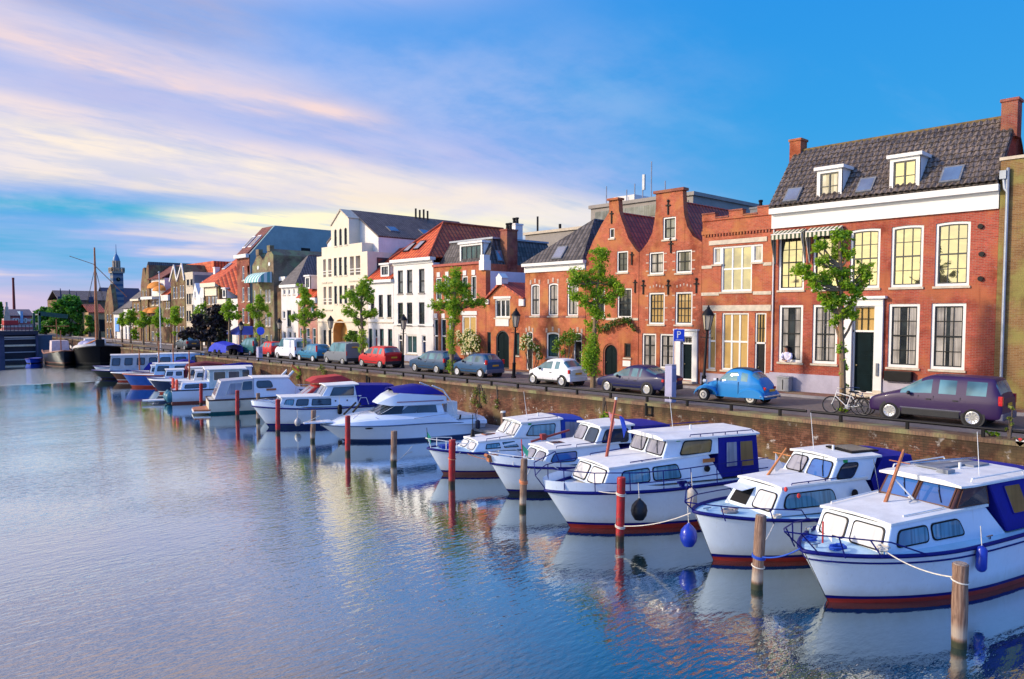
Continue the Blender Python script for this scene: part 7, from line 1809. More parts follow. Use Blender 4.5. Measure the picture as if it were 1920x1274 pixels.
# ================================================================ 8: cruiser with red bimini, behind the tent boat
b=boat('cabin_cruiser','white speedboat with red bimini and raked red edged windscreen',(20.5,46.2),-14)
hull(b,.1,7.2,1.35,1.1,1.0,1.0,.9,boot=.15,bmat=paint('navy_boot',(.012,.03,.09)),deck=GELW)
RC=paint('red_canvas',(.42,.03,.03),.7,.12,1.5)
w=cab(b,'windscreen_frame',RC,2.6,4.6,.9,1.05,1.0,1.0,3.9,4.7,.85,1.0,1.95,1.95,crown=0)
for u0,u1 in ((.04,.48),(.52,.96)): bwin(b,w['front'],u0,u1,.3,.95,'foil',.05,RC,.03,name='windscreen')
bwin(b,w['near'],.2,.9,.3,.9,'foil',.05,RC,.03,name='side_window')
m=MB();m.loft([[(x,ww,z0),(x,ww*.75,z1),(x,-ww*.75,z1),(x,-ww,z0)] for x,ww,z0,z1 in ((3.5,.9,2.15,2.25),(4.0,1.05,2.2,2.5),(5.6,1.1,2.2,2.6),(6.4,1.05,1.8,2.2),(6.7,1.0,1.5,1.7))],False,False);m.build('bimini',RC,b,sharp=30)
rail(b,[[(4.0,-1.1,1.1),(4.8,-1.1,2.2)],[(6.0,-1.1,1.1),(5.2,-1.1,2.3)]],.018,CHR,'bimini_frame')
# ================================================================ 9: cream cabin boat, stern towards the canal
b=boat('cabin_cruiser','cream cabin boat with stern to the canal and a tented aft cabin',(19.1,51.2),-17)
CRM=paint('cream_gelcoat',(.66,.62,.50),.35,.04)
def flat_hull(b,x0,L,B,z,hm,bm,dk,tr,plat=None,boot=.15):
    m=MB();fr=[]
    for t in (0,.12,.3,.5,.7,.85,.95,1):
        bb=B*(1-.10*(1-min(1,t/.3))) if t<.7 else B*math.sqrt(max(.002,1-((t-.7)/.3)**2))
        x=x0+L*t;fr.append([(x,bb,z+.1*t*t),(x,bb*.95,z*.5),(x,bb*.85,boot),(x,-bb*.85,boot),(x,-bb*.95,z*.5),(x,-bb,z+.1*t*t)])
    m.loft(fr,True,True);m.build('hull',hm,b,sharp=45)
    m=MB();m.loft([[(p[2][0],p[2][1],boot),(p[2][0],p[2][1]*.7,-.5),(p[3][0],p[3][1]*.7,-.5),(p[3][0],p[3][1],boot)] for p in fr],True,True);m.build('boot_stripe',bm,b,sharp=45)
    r=MB();r.tube([(p[0][0],p[0][1],p[0][2]) for p in reversed(fr)]+[(p[5][0],p[5][1],p[5][2]) for p in fr],.05,6);r.build('rub_rail',dk,b)
flat_hull(b,.4,8.6,1.5,.95,CRM,paint('teal_boot',(.02,.12,.12),.5),paint('brown_rub',(.06,.03,.03),.5),.9)
m=MB();m.prism([(-.5,-.9,.22),(.5,-1.25,.25),(.5,1.25,.25),(-.5,.9,.22)],(0,0,.1));m.build('swim_platform',TEAK,b)
m=MB();m.prism([(-.55,-.95,.12),(.5,-1.3,.12),(.5,1.3,.12),(-.55,.95,.12)],(0,0,.1));m.build('platform_base',GELW,b)
w=cab(b,'aft_tent',paint('grey_cream_canvas',(.42,.42,.46),.7,.1,1),.75,3.3,1.2,1.25,1.0,1.0,1.2,3.3,1.05,1.1,2.18,2.3,crown=.05)
bwin(b,w['front'],.08,.92,.15,.9,'foil',.05,CRM,.03,name='tent_window');bwin(b,w['near'],.25,.62,.2,.85,'foil',.05,CRM,.02,name='tent_window',skew=.05);bwin(b,w['near'],.66,.96,.4,.9,'boatdark',.15,CRM,.02,name='tent_window')
w=cab(b,'cabin',GEL,3.3,6.6,1.25,1.1,1.0,1.05,3.3,5.6,1.1,1.0,2.3,2.26,top=GELW,over=.1)
bwin(b,w['near'],.06,.46,.48,.88,'boatdark',.35,name='side_window');m=MB();m.box(4.1,4.75,-1.22,-1.19,1.45,1.58);m.build('name_board',TEAK,b)
q=cab(b,'foredeck_cabin',GEL,6.2,7.8,1.05,.7,1.02,1.05,6.2,7.6,.9,.6,1.5,1.35,crown=.05);bwin(b,q['near'],.05,.7,.2,.85,'boatdark',.2)
rail(b,[[(6.0,-1.2,1.05),(6.1,-1.2,1.75),(7.6,-.8,1.7),(8.6,-.3,1.65),(8.9,0,1.6),(8.6,.3,1.65),(7.6,.8,1.7)]],.016,CHR)
fender('teal fender on the cream cabin boat',b,2.2,-1.65,.95,.14,.6,paint('teal_fender',(.02,.14,.20),.4))
flag(b,(5.8,.3,2.2),(6.1,.3,3.1),[paint('flag_orange',(.7,.15,.04)),paint('flag_yellow',(.75,.5,.03))],.5,.4,.8)
# ================================================================ 10: boat with life rings
b=boat('cabin_cruiser','pale green and white boat with two red life rings and teal fenders at the stern',(19.4,59.0),-17)
flat_hull(b,.4,9.0,1.5,1.0,GEL,paint('rust_boot',(.30,.09,.06),.5),paint('dark_rub',(.03,.03,.05),.5),.9)
w=cab(b,'wheelhouse',paint('pale_green_white',(.50,.60,.58),.4),3.0,5.4,1.1,1.15,1.0,1.0,3.0,5.4,1.05,1.1,2.45,2.45,top=GELW,topname='wheelhouse_roof',over=.3)
bwin(b,w['front'],.08,.46,.45,.92,'boatdark',.1,GELW,.05);bwin(b,w['front'],.54,.92,.45,.92,'boatdark',.1,GELW,.05);bwin(b,w['near'],.12,.5,.42,.92,'teal',.1,GELW,.05);bwin(b,w['near'],.56,.92,.42,.92,'boatdark',.1,GELW,.05)
q=cab(b,'aft_cabin',GEL,1.0,3.0,1.15,1.15,1.0,1.0,1.15,3.0,1.0,1.05,1.5,1.55);bwin(b,q['near'],.1,.9,.2,.8,'boatdark',.3)
q=cab(b,'foredeck_cabin',GEL,5.4,8.0,1.1,.8,1.0,1.05,5.4,7.8,1.0,.7,1.6,1.5);bwin(b,q['near'],.1,.8,.2,.8,'boatdark',.3)
for i,(x,y) in enumerate(((.55,.75),(.75,-.75))):
    p=wpt(b,x,y,1.35);o=thing('life_ring','orange red life ring on the stern rail, %s of the pair'%('left' if i==0 else 'right'),'life ring',tuple(p),b.rotation_euler.z)
    m=MB();m.tube([(.0,.28*math.cos(2*math.pi*k/16),.36*math.sin(2*math.pi*k/16)) for k in range(16)],.1,8,True);m.build('ring',paint('life_ring_red',(.65,.07,.03),.5),o)
TF=paint('teal_fender',(.02,.14,.20),.4)
for i,(x,y) in enumerate(((.15,.55),(.15,-.15),(.25,-.85))): fender('round teal fender at the stern of life ring boat, %s of three'%('leftmost','middle','rightmost')[i],b,x,y,.95,.34,.85,TF,True,rope=False)
m=MB();m.prism([(-1.6,-.3,.2),(-.1,-.4,.2),(-.1,.4,.2),(-1.6,.3,.2)],(0,0,.08));m.build('boarding_plank',GELW,b)
# ---------------------------------------------------------------- the crowded far berths
def simple(label,name,tip,yaw,L,B,zf,hm,cabx,cabz,cabmat,win='boatdark',bm=None,cover=None,mastz=0,trim=None,roofm=None):
    b=boat(name,label,tip,yaw)
    hull(b,0,L,B,zf*1.15,zf,zf*.98,L*.1,boot=.15,hmat=hm,bmat=bm or BOOT,trim=trim or RAILB,deck=GELW,n=16)
    if cabx:
        q=cab(b,'cabin',cabmat,cabx[0],cabx[1],B*.62,B*.74,zf,zf,cabx[0]+.2,cabx[1],B*.58,B*.68,cabz,cabz,top=roofm or GELW,over=.08)
        bwin(b,q['front'],.1,.46,.2,.88,win,.2);bwin(b,q['front'],.54,.9,.2,.88,win,.2)
        n=max(2,int((cabx[1]-cabx[0])/1.1))
        for k in range(n): bwin(b,q['near'],(k+.14)/n,(k+.80)/n,.36,.84,win,.15,fw=.05)
    if cover:
        x0,x1,z,mt=cover;m=MB();m.loft([[(x,B*.85,zf+.02),(x,B*.5,zz),(x,0,zz+.12),(x,-B*.5,zz),(x,-B*.85,zf+.02)] for x,zz in ((x0,zf+.1),(x0+.5,z*.9),((x0+x1)/2,z),(x1-.4,z*.9),(x1,zf+.1))],False,False);m.build('cover',mt,b,sharp=50)
    if mastz: mast(b,(L*.4,0,zf),(L*.4,0,mastz),.07,TEAK)
    return b
simple('white cruiser with long flat roof behind life ring boat','cabin_cruiser',(21.0,62.8),-16,7.6,1.4,1.0,GEL,(2.4,6.2),2.3,paint('lilac_white',(.60,.62,.76),.35))
simple('white boat with arched maroon cover','covered_boat',(21.6,70.6),-16,7.4,1.35,.95,GEL,(1.4,3.0),1.7,GEL,cover=(2.8,7.0,2.3,paint('maroon_canvas',(.15,.012,.02),.75,.15,1.5)))
simple('dark blue hulled boat with white striped bow and red rim','barge',(20.6,66.6),-20,7.8,1.5,1.05,paint('navy_hull',(.012,.03,.09),.35,coat=.3),(3.4,6.2),1.85,GELW,trim=M['white'],mastz=3.6)
simple('royal blue and white launch with red keel','launch',(20.6,74.0),-20,7.6,1.5,1.1,paint('royal_hull',(.02,.10,.42),.35,coat=.3),(2.6,5.6),2.1,paint('pale_blue_cabin',(.35,.55,.75),.4),trim=paint('rust_trim',(.45,.10,.05),.5),mastz=4.2)
simple('grey houseboat with long windowed cabin and dark hull','houseboat',(20.9,85.5),-16,9.0,1.9,.85,paint('dark_green_hull',(.015,.03,.03),.5),(1.6,7.4),2.45,paint('grey_cabin',(.38,.42,.46),.5),bm=M['black'],roofm=M['pinkwhite'])
simple('pale blue wheelhouse boat beside the quay wall','cabin_cruiser',(22.8,79.0),-16,8,1.6,1.0,GEL,(2.2,6.6),2.75,paint('pale_blue_cabin',(.35,.55,.75)))
simple('small white cruiser with royal blue tent between maroon cover and blue launch','cabin_cruiser',(22.0,77.2),-16,6.6,1.25,.9,GEL,(1.8,3.6),1.7,GEL,cover=(3.5,6.3,2.2,CANV))
simple('small dark open boat with brown cover in front of the houseboat','launch',(21.6,81.4),-18,6.4,1.2,.8,paint('teak_hull',(.12,.05,.03),.4),(3.6,5.4),1.7,paint('red_cabin',(.28,.05,.04),.5),mastz=3.2,trim=GELW)
simple('farthest small white cruiser with blue spray hood','cabin_cruiser',(22.4,91.0),-16,6.8,1.3,.9,GEL,(1.8,4.4),1.9,GEL,cover=(4.2,6.4,2.1,paint('slate_canvas',(.05,.12,.25),.7)))
simple('small cream cruiser with maroon stripe wedged behind the dark blue barge','cabin_cruiser',(23.0,68.9),-16,5.6,1.15,.9,GEL,(1.4,4.2),1.9,paint('cream_gelcoat',(.66,.62,.50)),trim=RC)
simple('small launch with a rust red cabin behind royal blue launch','launch',(23.2,75.4),-16,5.6,1.15,.85,M['black'],(1.6,4.0),1.8,paint('rust_cabin',(.34,.10,.06),.5),mastz=3.8,trim=GELW)
simple('little white day boat with navy hood by the wall near the houseboat','day_boat',(23.6,83.4),-14,4.6,1.0,.8,GEL,None,0,GEL,cover=(1.6,4.2,1.7,CANV))
simple('small grey cruiser with pale wheelhouse beyond the houseboat','cabin_cruiser',(23.4,88.6),-16,5.6,1.15,.9,paint('grey_hull',(.20,.22,.26),.5),(1.4,3.8),2.2,GELW,mastz=3.4)
b=simple('small sloop under a navy blue boom cover by the wall','sailing_boat',(22.8,64.5),-14,6.5,1.2,.9,GEL,(1.5,3.0),1.3,GEL)
m=MB();m.loft([[(x,r*.6,2.0),(x,r*.4,2.0+r),(x,-r*.4,2.0+r),(x,-r*.6,2.0),(x,0,1.9-r*.4)] for x,r in ((2.6,.05),(3.0,.35),(4.5,.5),(5.8,.4),(6.2,.1))],True,True);m.build('boom_cover',CANV,b,sharp=50)
m=MB();m.tube([(2.4,0,1.0),(2.4,0,2.2)],.04);m.tube([(2.2,0,2.05),(6.3,0,2.15)],.05);m.build('boom',paint('dark_spar',(.06,.04,.04)),b)
b=simple('pale turquoise open launch with a tall white arch','launch',(23.2,56.8),-14,6.5,1.2,.9,paint('turquoise_hull',(.10,.45,.60),.35),(1.5,3.2),1.35,paint('turquoise_hull',(.10,.45,.60)))
m=MB();m.tube([(3.6,-1.05,.95),(4.8,-1.0,2.2),(5.4,-.8,2.45),(5.9,-.3,2.4),(5.9,.3,2.4),(5.4,.8,2.45),(4.8,1.0,2.2),(3.6,1.05,.95)],.11,8);m.build('arch',GELW,b)
# ---------------------------------------------------------------- sailing barge at the head of the canal
b=boat('sailing_barge','black hulled sailing barge with tall brown mast moored at the head of canal',(27.6,108.5),79,'ship')
BH=paint('black_hull',(.006,.006,.008),.6,.1,spec=.15)
hull(b,0,20,2.9,2.55,1.7,1.9,.9,boot=.2,hmat=BH,bmat=M['black'],trim=paint('tarred_rub',(.02,.018,.018),.5),deck=paint('brown_deck',(.20,.10,.06),.7),rub=.1,full=.16,flare=.7)
m=MB()
for s in (1,-1):
    fr=[]
    for k in range(12):
        t=(k/11)**1.3;bb=2.9*max(0,(1-(1-min(1,t/.16))**2))**.72+.02;z=lerp(2.55,1.7,min(1,t/.55)*(2-min(1,t/.55)))
        fr.append([(20*t-.05,s*bb,z+.03),(20*t-.05,s*bb*.99,z+.4)])
    m.loft(fr,False,False)
m.build('bulwark',paint('white_bulwark',(.62,.58,.55),.5),b)
m=MB();m.tube([(6.3,0,1.6),(6.3,0,8),(6.3,0,15.9)],[.24,.2,.10],8);ms=m.build('mast',TEAK,b)
m=MB();m.tube([(6.1,.2,13.6),(6.4,-3.8,9.2)],.05,6);m.tube([(6.1,.2,13.6),(6.3,3.0,14.6)],.04,6);m.build('gaff',TEAK,ms)
m=MB()
for y in (-2.5,2.5,-2.2,2.2): m.tube([(6.6 if abs(y)>2.3 else 8,y,2.0),(6.3,0,13.2)],.02,4)
m.tube([(-.2,0,3.0),(6.3,0,13.5)],.025,4);m.build('rigging',M['black'],ms)
m=MB();m.tube([(.3,0,2.6),(.3,0,4.6)],[.3,.12],8);m.box(-.3,1.1,-.5,.5,2.5,3.4);m.build('anchor_winch',M['black'],b)
m=MB();m.tube([(.4,.3,3.4),(6,2.6,2.0)],.12,8);m.build('bowsprit',paint('orange_brown_spar',(.38,.13,.05),.5),b)
cab(b,'deckhouse',GELW,10,14,1.4,1.4,1.7,1.7,10.2,14,1.3,1.3,3.2,3.2)
m=MB();m.ell((7.5,1.4,2.4),1.0,1.0,.7,10,6);m.ell((4.5,1.2,2.5),.8,.7,.6,10,6);m.build('deck_cover',paint('lilac_sheet',(.45,.42,.55),.7),b)
b=boat('work_barge','smaller dark barge left of the tall masted barge, with pale bulwark','' or (24.3,112.5),82,'ship')
hull(b,0,16,1.9,1.9,1.3,1.4,.7,boot=.2,hmat=paint('navy_black_hull',(.012,.018,.03),.35),bmat=M['black'],trim=paint('brown_trim',(.25,.10,.06),.5),deck=paint('brown_deck',(.2,.1,.06)),rub=.1,full=.3,flare=.7)
cab(b,'deckhouse',paint('pink_white_house',(.60,.48,.48),.5),6,10,1.1,1.1,1.3,1.3,6.1,10,1.0,1.0,3.0,3.0)
m=MB();m.tube([(5,0,1.4),(5,0,4.5)],.08,6);m.tube([(12,0,1.4),(12,0,6.0)],.07,6);m.tube([(12,-1.6,5.0),(12,1.6,5.0)],.05,6);m.build('mast',TEAK,b)
b=boat('rowing_boat','small bright blue rowing boat between the lift bridge and dark barges',(21.5,118.5),70);hull(b,0,4.5,.9,.7,.6,.6,.4,boot=.08,hmat=paint('bright_blue_hull',(.01,.06,.50),.4),bmat=M['black'],deck=paint('bright_blue_hull',(.01,.06,.5)),n=10)
# ---------------------------------------------------------------- head of the canal: lock bridge, end wall, buildings
YB=143.0
def ey(x,y,Y=YB): return on_y(x,y,Y)
e=thing('end_quay','brown and blue grey wall closing the head of the canal','wall',(24,YB,0),world=True)
x70,_=ey(70,640);xm,_=ey(98,640);xr=29
m=MB();m.box(x70,xm,YB,160,-4,ey(85,629)[1]);m.build('lock_wall',paint('blue_grey_stone',(.035,.07,.12),.7,.15,1),e)
m=MB();m.box(xm,xr,YB+.3,160,-4,ey(110,634)[1]);m.build('wall',QM,e)
br=thing('lift_bridge','dark steel lift bridge with green lifting frame and pale barrier bars','bridge',(22,YB,0),world=True)
DKS=paint('dark_blue_steel',(.010,.018,.04),.5,.15);GRS=paint('dark_green_steel',(.010,.075,.062),.4,.1)
xl=ey(-40,640)[0];z1=ey(35,621)[1];z0=ey(35,628)[1]
bx(br,'deck',DKS,xl,x70,YB-1,YB+6,z0,z1)
bx(br,'abutment',paint('violet_steel',(.035,.045,.10),.6),(ey(-8,640)[0],ey(7,640)[0],YB-.5,YB+6,-4,z0-.01),(ey(66,640)[0],x70-.01,YB-.8,YB+6,-4,z0-.01))
for yt,yb,mt in ((631.5,633.5,M['pinkwhite']),(635,637,M['zinc']),(646.5,650,paint('beige_bar',(.55,.48,.36),.6)),(660,661.5,M['zinc'])):
    bx(br,'barrier_bar',mt,ey(7.5,640)[0],ey(66,640)[0],YB-.3,YB-.1,ey(30,yb)[1],ey(30,yt)[1])
m=MB();m.box(ey(7,640)[0],ey(66,640)[0],YB+.2,YB+.4,-4,z0-.02);m.build('dark_opening',paint('opening_black',(.012,.015,.03),.6),br)  # black sheet standing in for the shade inside the bridge opening
m=MB();m.box(ey(72,600)[0],ey(76,600)[0],YB-.2,YB+.3,z1,ey(75,587)[1]);m.beam((ey(72,587)[0],YB,ey(72,588)[1]),(ey(127,593)[0],YB,ey(127,594)[1]),.4,.7);m.box(ey(72,600)[0],ey(76,600)[0],YB+4,YB+4.5,z1,ey(75,587)[1]);m.build('lifting_frame',GRS,br)
m=MB()
for k in range(14):
    x=lerp(xl+1,x70-.2,k/13);m.box(x-.04,x+.04,YB-.95,YB-.85,z1,z1+1.0)
m.box(xl,x70,YB-.95,YB-.85,z1+.95,z1+1.03);m.build('bridge_railing',DKS,br)
X,z=ey(26,612);o=thing('parasol','red square parasol on the bridge terrace','parasol',(X,YB+3,z1),world=True)
m=MB();m.prism([(X-1.0,YB+2,z+.1),(X+1.0,YB+2,z+.1),(X+1,YB+4,z+.1),(X-1,YB+4,z+.1)],(0,0,.8));m.build('canopy',RC,o);m=MB();m.cyl((X,YB+3,z1),(X,YB+3,z+.2),.06);m.build('pole',M['black'],o)
YH=172
h=thing('waterside_house','red and white banded house with blue slate roof and stepped gable beside the bridge','house',(25,YH,0),world=True)
a=ey(7,612,YH);c=ey(64,612,YH);t=ey(35,592,YH);rt=ey(35,580,YH)
bandb=stripes('banded_red_brick',(.40,.10,.09),(.55,.42,.40),1.1,1)
hol=[];
wl=[(24,29),(30.5,35),(46,50)]
q=[]
for p0,p1 in wl: q.append((ey(p0,600,YH)[0],ey(p1,600,YH)[0],ey(30,606,YH)[1],ey(30,597,YH)[1]))
m=MB();m.box(a[0],c[0],YH,YH+9,-.1,t[1]);m.build('wall',bandb,h)
for (xa,xb,za,zb) in q:
    m=MB();m.box(xa,xb,YH-.08,YH-.002,za,zb);w_=m.build('window',M['white'],h);m=MB();m.box(xa+.12,xb-.12,YH-.1,YH-.085,za+.12,zb-.12);m.build('pane',PN['teal'],w_)
roof(h,[[(a[0],YH-.3,t[1]),(c[0],YH-.3,t[1]),(c[0],YH+4,rt[1]),(a[0],YH+4,rt[1])],[(a[0],YH+9.3,t[1]),(c[0],YH+9.3,t[1]),(c[0],YH+4,rt[1]),(a[0],YH+4,rt[1])]],paint('blue_slate',(.035,.06,.11),.5,.1))
g0=ey(7,612,YH)[0];g1=ey(19,612,YH)[0];m=MB();n=4
for k in range(n): m.box(lerp(g0,(g0+g1)/2,k/n*.9),lerp(g1,(g0+g1)/2,k/n*.9),YH-.4-.01*k,YH-.1,ey(12,610,YH)[1] if k==0 else ey(12,593,YH)[1]+(k-1)*.9,ey(12,593,YH)[1]+k*.9)
m.build('stepped_gable',paint('cream_pink_stone',(.58,.42,.33),.7,.2,1),h)
x0=ey(37,585,YH)[0];x1=ey(42,585,YH)[0];m=MB();m.box(x0,x1,YH-.5,YH+3,ey(39,606,YH)[1],ey(39,584,YH)[1]);m.build('bay',paint('pale_blue_bay',(.25,.40,.60),.5),h)
YS=235
xs,zt=ey(24.5,521,YS);w=(ey(27,560,YS)[0]-ey(21.5,560,YS)[0])/2
o=thing('factory_chimney','tall tapering red brick chimney above the bridge','chimney',(xs,YS,0),world=True)
m=MB();m.lathe((xs,YS,0),[(w*1.25,-1),(w,zt*.5),(w*.78,zt-.6),(w*.9,zt-.5),(w*.9,zt)],14);m.build('stack',paint('chimney_red',(.22,.035,.03),.8,.12,1),o)
YL=185
h=thing('long_hall','long brown hall with pinnacled gables and slate roof behind green trees','building',(45,YL,0),world=True)
a=ey(110,600,YL)[0];c=ey(212,600,YL)[0];z1=ey(160,563,YL)[1];z2=ey(150,553,YL)[1]
m=MB();m.box(a,c,YL,YL+10,-.1,z1);m.build('wall',BBROWN,h)
roof(h,[[(a,YL-.3,z1),(c,YL-.3,z1),(c,YL+5,z2+1),(a,YL+5,z2+1)],[(a,YL+10.3,z1),(c,YL+10.3,z1),(c,YL+5,z2+1),(a,YL+5,z2+1)]],M['slate'])
m=MB()
for px,py,w_ in ((113,541,.3),(130,543,.3),(143,548,.25),(170,549,.25)):
    x,z=ey(px,py,YL);m.cyl((x,YL,z1-.5),(x,YL,z),w_*1.3,.06,n=6);m.box(x-w_*2,x+w_*2,YL-.2,YL+.3,z1-.5,z1+.7)
m.build('pinnacle',paint('dark_stone',(.06,.06,.10),.8),h)
x0,z=ey(183,590,150);h=thing('quay_house','low ochre house with red tile roof behind the barge','house',(x0,152,0),world=True)
a=ey(166,600,152)[0];c=ey(200,600,152)[0];z1=ey(180,586,152)[1];z2=ey(180,570,152)[1]
m=MB();m.box(a,c,152,160,-.1,z1);m.build('wall',paint('ochre_wall',(.42,.27,.13),.8,.15),h);roof(h,[[(a,151.7,z1),(c,151.7,z1),(c,156,z2),(a,156,z2)],[(a,160.3,z1),(c,160.3,z1),(c,156,z2),(a,156,z2)]],M['tilered'])
m=MB()
for k in range(6): x=lerp(a,c,(k+.3)/6);m.box(x,x+.55,151.93,151.99,1.0,3.2)
m.build('window',M['sash'],h)
# ---------------------------------------------------------------- parked cars (local: x forward)
def carpaint(name,c,rough=.22):
    return paint(name,c,rough+.24,.03,.6,coat=.08)
def shell(o,verts,groups,level=2):
    """smooth one closed cage and hand its faces out to separate part meshes"""
    me=bpy.data.meshes.new('cage');fs=[];mi=[]
    for gi,(nm,mt,ff) in enumerate(groups):
        for f in ff: fs.append(f);mi.append(gi)
        me.materials.append(mt)
    me.from_pydata([V(p) for p in verts],[],fs);me.polygons.foreach_set('material_index',mi);me.update()
    t=bpy.data.objects.new('cage',me);COL.objects.link(t);md=t.modifiers.new('s','SUBSURF');md.levels=level;md.render_levels=level
    dg=bpy.context.evaluated_depsgraph_get();ev=t.evaluated_get(dg);em=ev.to_mesh()
    vs=[v.co.copy() for v in em.vertices];pf=[[] for _ in groups]
    for p in em.polygons: pf[p.material_index].append(tuple(p.vertices))
    ev.to_mesh_clear();bpy.data.objects.remove(t);bpy.data.meshes.remove(me)
    for (nm,mt,ff),q in zip(groups,pf):
        if q: m=MB();m.add(vs,q,True);m.build(nm,mt,o,sharp=75)
CGL=pane('car_glass',(.11,.26,.30),(.03,.08,.09),0,2.0,.02)
TYRE=paint('tyre_rubber',(.014,.014,.015),.8,.2,8);RIM=paint('wheel_silver',(.55,.56,.58),.3,.05,metal=.6)
DKP=paint('dark_plastic',(.022,.023,.027),.6,.1);TAIL=paint('tail_light',(.50,.015,.02),.15,.1,coat=.8);LAMP=paint('head_light',(.60,.62,.62),.1,.05,coat=.8)
PLATE=paint('yellow_plate',(.70,.36,.03),.5,.05)
def car(label,X,Y,paintm,nose,tail,zh0,zcow,belt,zr,cowl,rf,rr,rb,deck,W=.84,wt=.62,fa=1.2,ra=-1.2,wr=.30,pil=(),zl=.26,bump=None,name='parked_car',cat='car',van=False,rim=RIM,spokes=7,mould=True,wheels=True,rz=90,tw=.16,th=.26,tz=None,tailmat=None,rearbump=None):
    o=thing(name,label,cat,(X,Y,0),R(rz),'cars parked along the quay')
    if not van: belt-=.085;zr+=.03
    S=[]  # x, zl, zb, zt, w, wt
    S.append((nose,zl+.06,zh0-.20,zh0-.17,W*.74,W*.66));S.append((nose-.07,zl,zh0-.06,zh0-.03,W*.88,W*.78));S.append((nose-.28,zl,zh0,zh0+.035,W*.965,W*.84))
    S.append((lerp(nose-.28,cowl,.55),zl,lerp(zh0,zcow,.62),lerp(zh0,zcow,.62)+.04,W,W*.86));S.append((cowl,zl,zcow,zcow+.03,W,W*.86))
    fl=['S','S','S','S']
    S.append((rf,zl,belt,zr-.03,W,wt));fl.append('W')
    prev=rf
    for p in pil:
        S.append((p+.03,zl,belt,zr,W,wt));fl.append('G');S.append((p-.03,zl,belt,zr,W,wt));fl.append('S')
    S.append((rr+.10,zl,belt+.01,zr-.01,W,wt));fl.append('G')
    S.append((rr,zl,belt+.02,zr-.035,W*.99,wt*.985));fl.append('S')
    S.append((rb,zl,deck,deck+.03,W*.97,W*.80));fl.append('R')
    if rb-tail>.2:
        S.append((tail+.06,zl,deck-.03,deck,W*.95,W*.78));fl.append('S')
    S.append((tail,zl+.05,deck-.10,deck-.07,W*.90,W*.74));fl.append('S')
    def ring(s):
        x,a,b,t,w,q=s
        h=[(w*.86,a),(w*.99,a+.05),(w*1.015,a+.22),(w*1.02,lerp(a,b,.74)),(w*.985,b),(q*1.02,t-.035),(q*.84,t+.012),(0,t+.035)]
        return [(x,y,z) for y,z in h]+[(x,-y,z) for y,z in reversed(h[:-1])]
    rg=[ring(s) for s in S];n=len(rg[0])
    body=MB();gl=MB();fr=MB()
    bv=[p for r in rg for p in r];bf=[];gf=[];wf=[]
    for i in range(len(rg)-1):
        f=fl[i]
        for k in range(n-1):
            kk=k if k<7 else n-2-k      # strip index on the half section
            q=(i*n+k,i*n+k+1,(i+1)*n+k+1,(i+1)*n+k)
            g=None
            if kk==4 and f in('G','W'): g=gf
            if kk in(5,6) and f in('W','R'): g=wf
            (bf if g is None else g).append(q)
        bf.append((i*n,(i+1)*n,(i+1)*n+n-1,i*n+n-1))
    bf.append(tuple(range(n)));bf.append(tuple((len(rg)-1)*n+k for k in range(n-1,-1,-1)))
    if not van: shell(o,bv,[('body',paintm,bf),('side_window',CGL,gf),('windscreen',CGL,wf)])
    else:
        body.add(bv,bf,True);body.build('body',paintm,o,sharp=32)
        gl.add(bv,gf,True);gl.build('side_window',CGL,o,sharp=50);fr.add(bv,wf,True);fr.build('windscreen',CGL,o,sharp=50)
    if wheels:
        for ax in (fa,ra):
            for s in (1,-1):
                m=MB();m.cyl((ax,s*(W-.34),wr+.02),(ax,s*(W+.008),wr+.02),wr+.065,n=20);m.build('wheel_arch',DKP,o)
                m=MB();m.lathe((0,0,0),[(wr*.7,-.05),(wr*.96,-.09),(wr,-.06),(wr,.06),(wr*.96,.09),(wr*.74,.09),(wr*.70,.05)],22);w=m.build('wheel',TYRE,o)
                w.location=(ax,s*(W-.07),wr);w.rotation_euler=(R(-90*s),0,0)
                m=MB();m.lathe((0,0,0),[(wr*.60,.085),(wr*.70,.10),(wr*.64,.105),(wr*.58,.09)],20)
                m.lathe((0,0,0),[(wr*.6,.075),(wr*.02,.085)],20) if spokes==0 else None
                for k in range(spokes):
                    a=2*math.pi*k/spokes;m.beam((0,0,.088),(wr*.62*math.cos(a),wr*.62*math.sin(a),.088),.055,.02)
                m.cyl((0,0,.07),(0,0,.105),wr*.16,n=10);m.build('rim',rim,w)
    m=MB();rb_z=.30
    m.box(tail-.045,tail+.22,-W*.94,W*.94,zl+.02,zl+.28);m.build('rear_bumper',rearbump or DKP,o,bevel=.04)
    m=MB();m.box(nose-.2,nose+.03,-W*.78,W*.78,zl+.04,zl+.26);m.build('front_bumper',rearbump or DKP,o,bevel=.04)
    tz=tz if tz else deck-.30
    for s in (1,-1):
        m=MB();m.box(tail-.012,tail+.13,s*(W*.985),s*(W*.985-tw),tz,tz+th);m.build('tail_light',tailmat or TAIL,o,bevel=.02)
        m=MB();m.ell((nose-.12,s*W*.70,zh0-.12),.13,.15,.09,10,6);m.build('headlight',LAMP,o)
        m=MB();m.ell((cowl-.42 if not van else cowl-.25,s*(W+.09),belt+.06),.07,.10,.075,10,6);m.build('mirror',DKP,o)
    m=MB();m.box(tail-.03,tail-.012,-.26,.26,deck-.34,deck-.23);m.build('number_plate',PLATE,o)
    m=MB()
    for s in (1,-1):
        for p in (list(pil)[:2] or [0])+[rf+.12]: m.box(p-.006,p+.006,s*(W*1.004),s*(W*.9),zl+.1,belt-.01)
        if mould: m.box(fa-wr-.12,ra+wr+.12,s*(W*1.012),s*(W*.9),zl+.20,zl+.26)
        m.box(fa-wr-.1,ra+wr+.1,s*(W*.985),s*(W*.7),zl-.02,zl+.07)
    m.build('trim_line',DKP,o)
    m=MB()
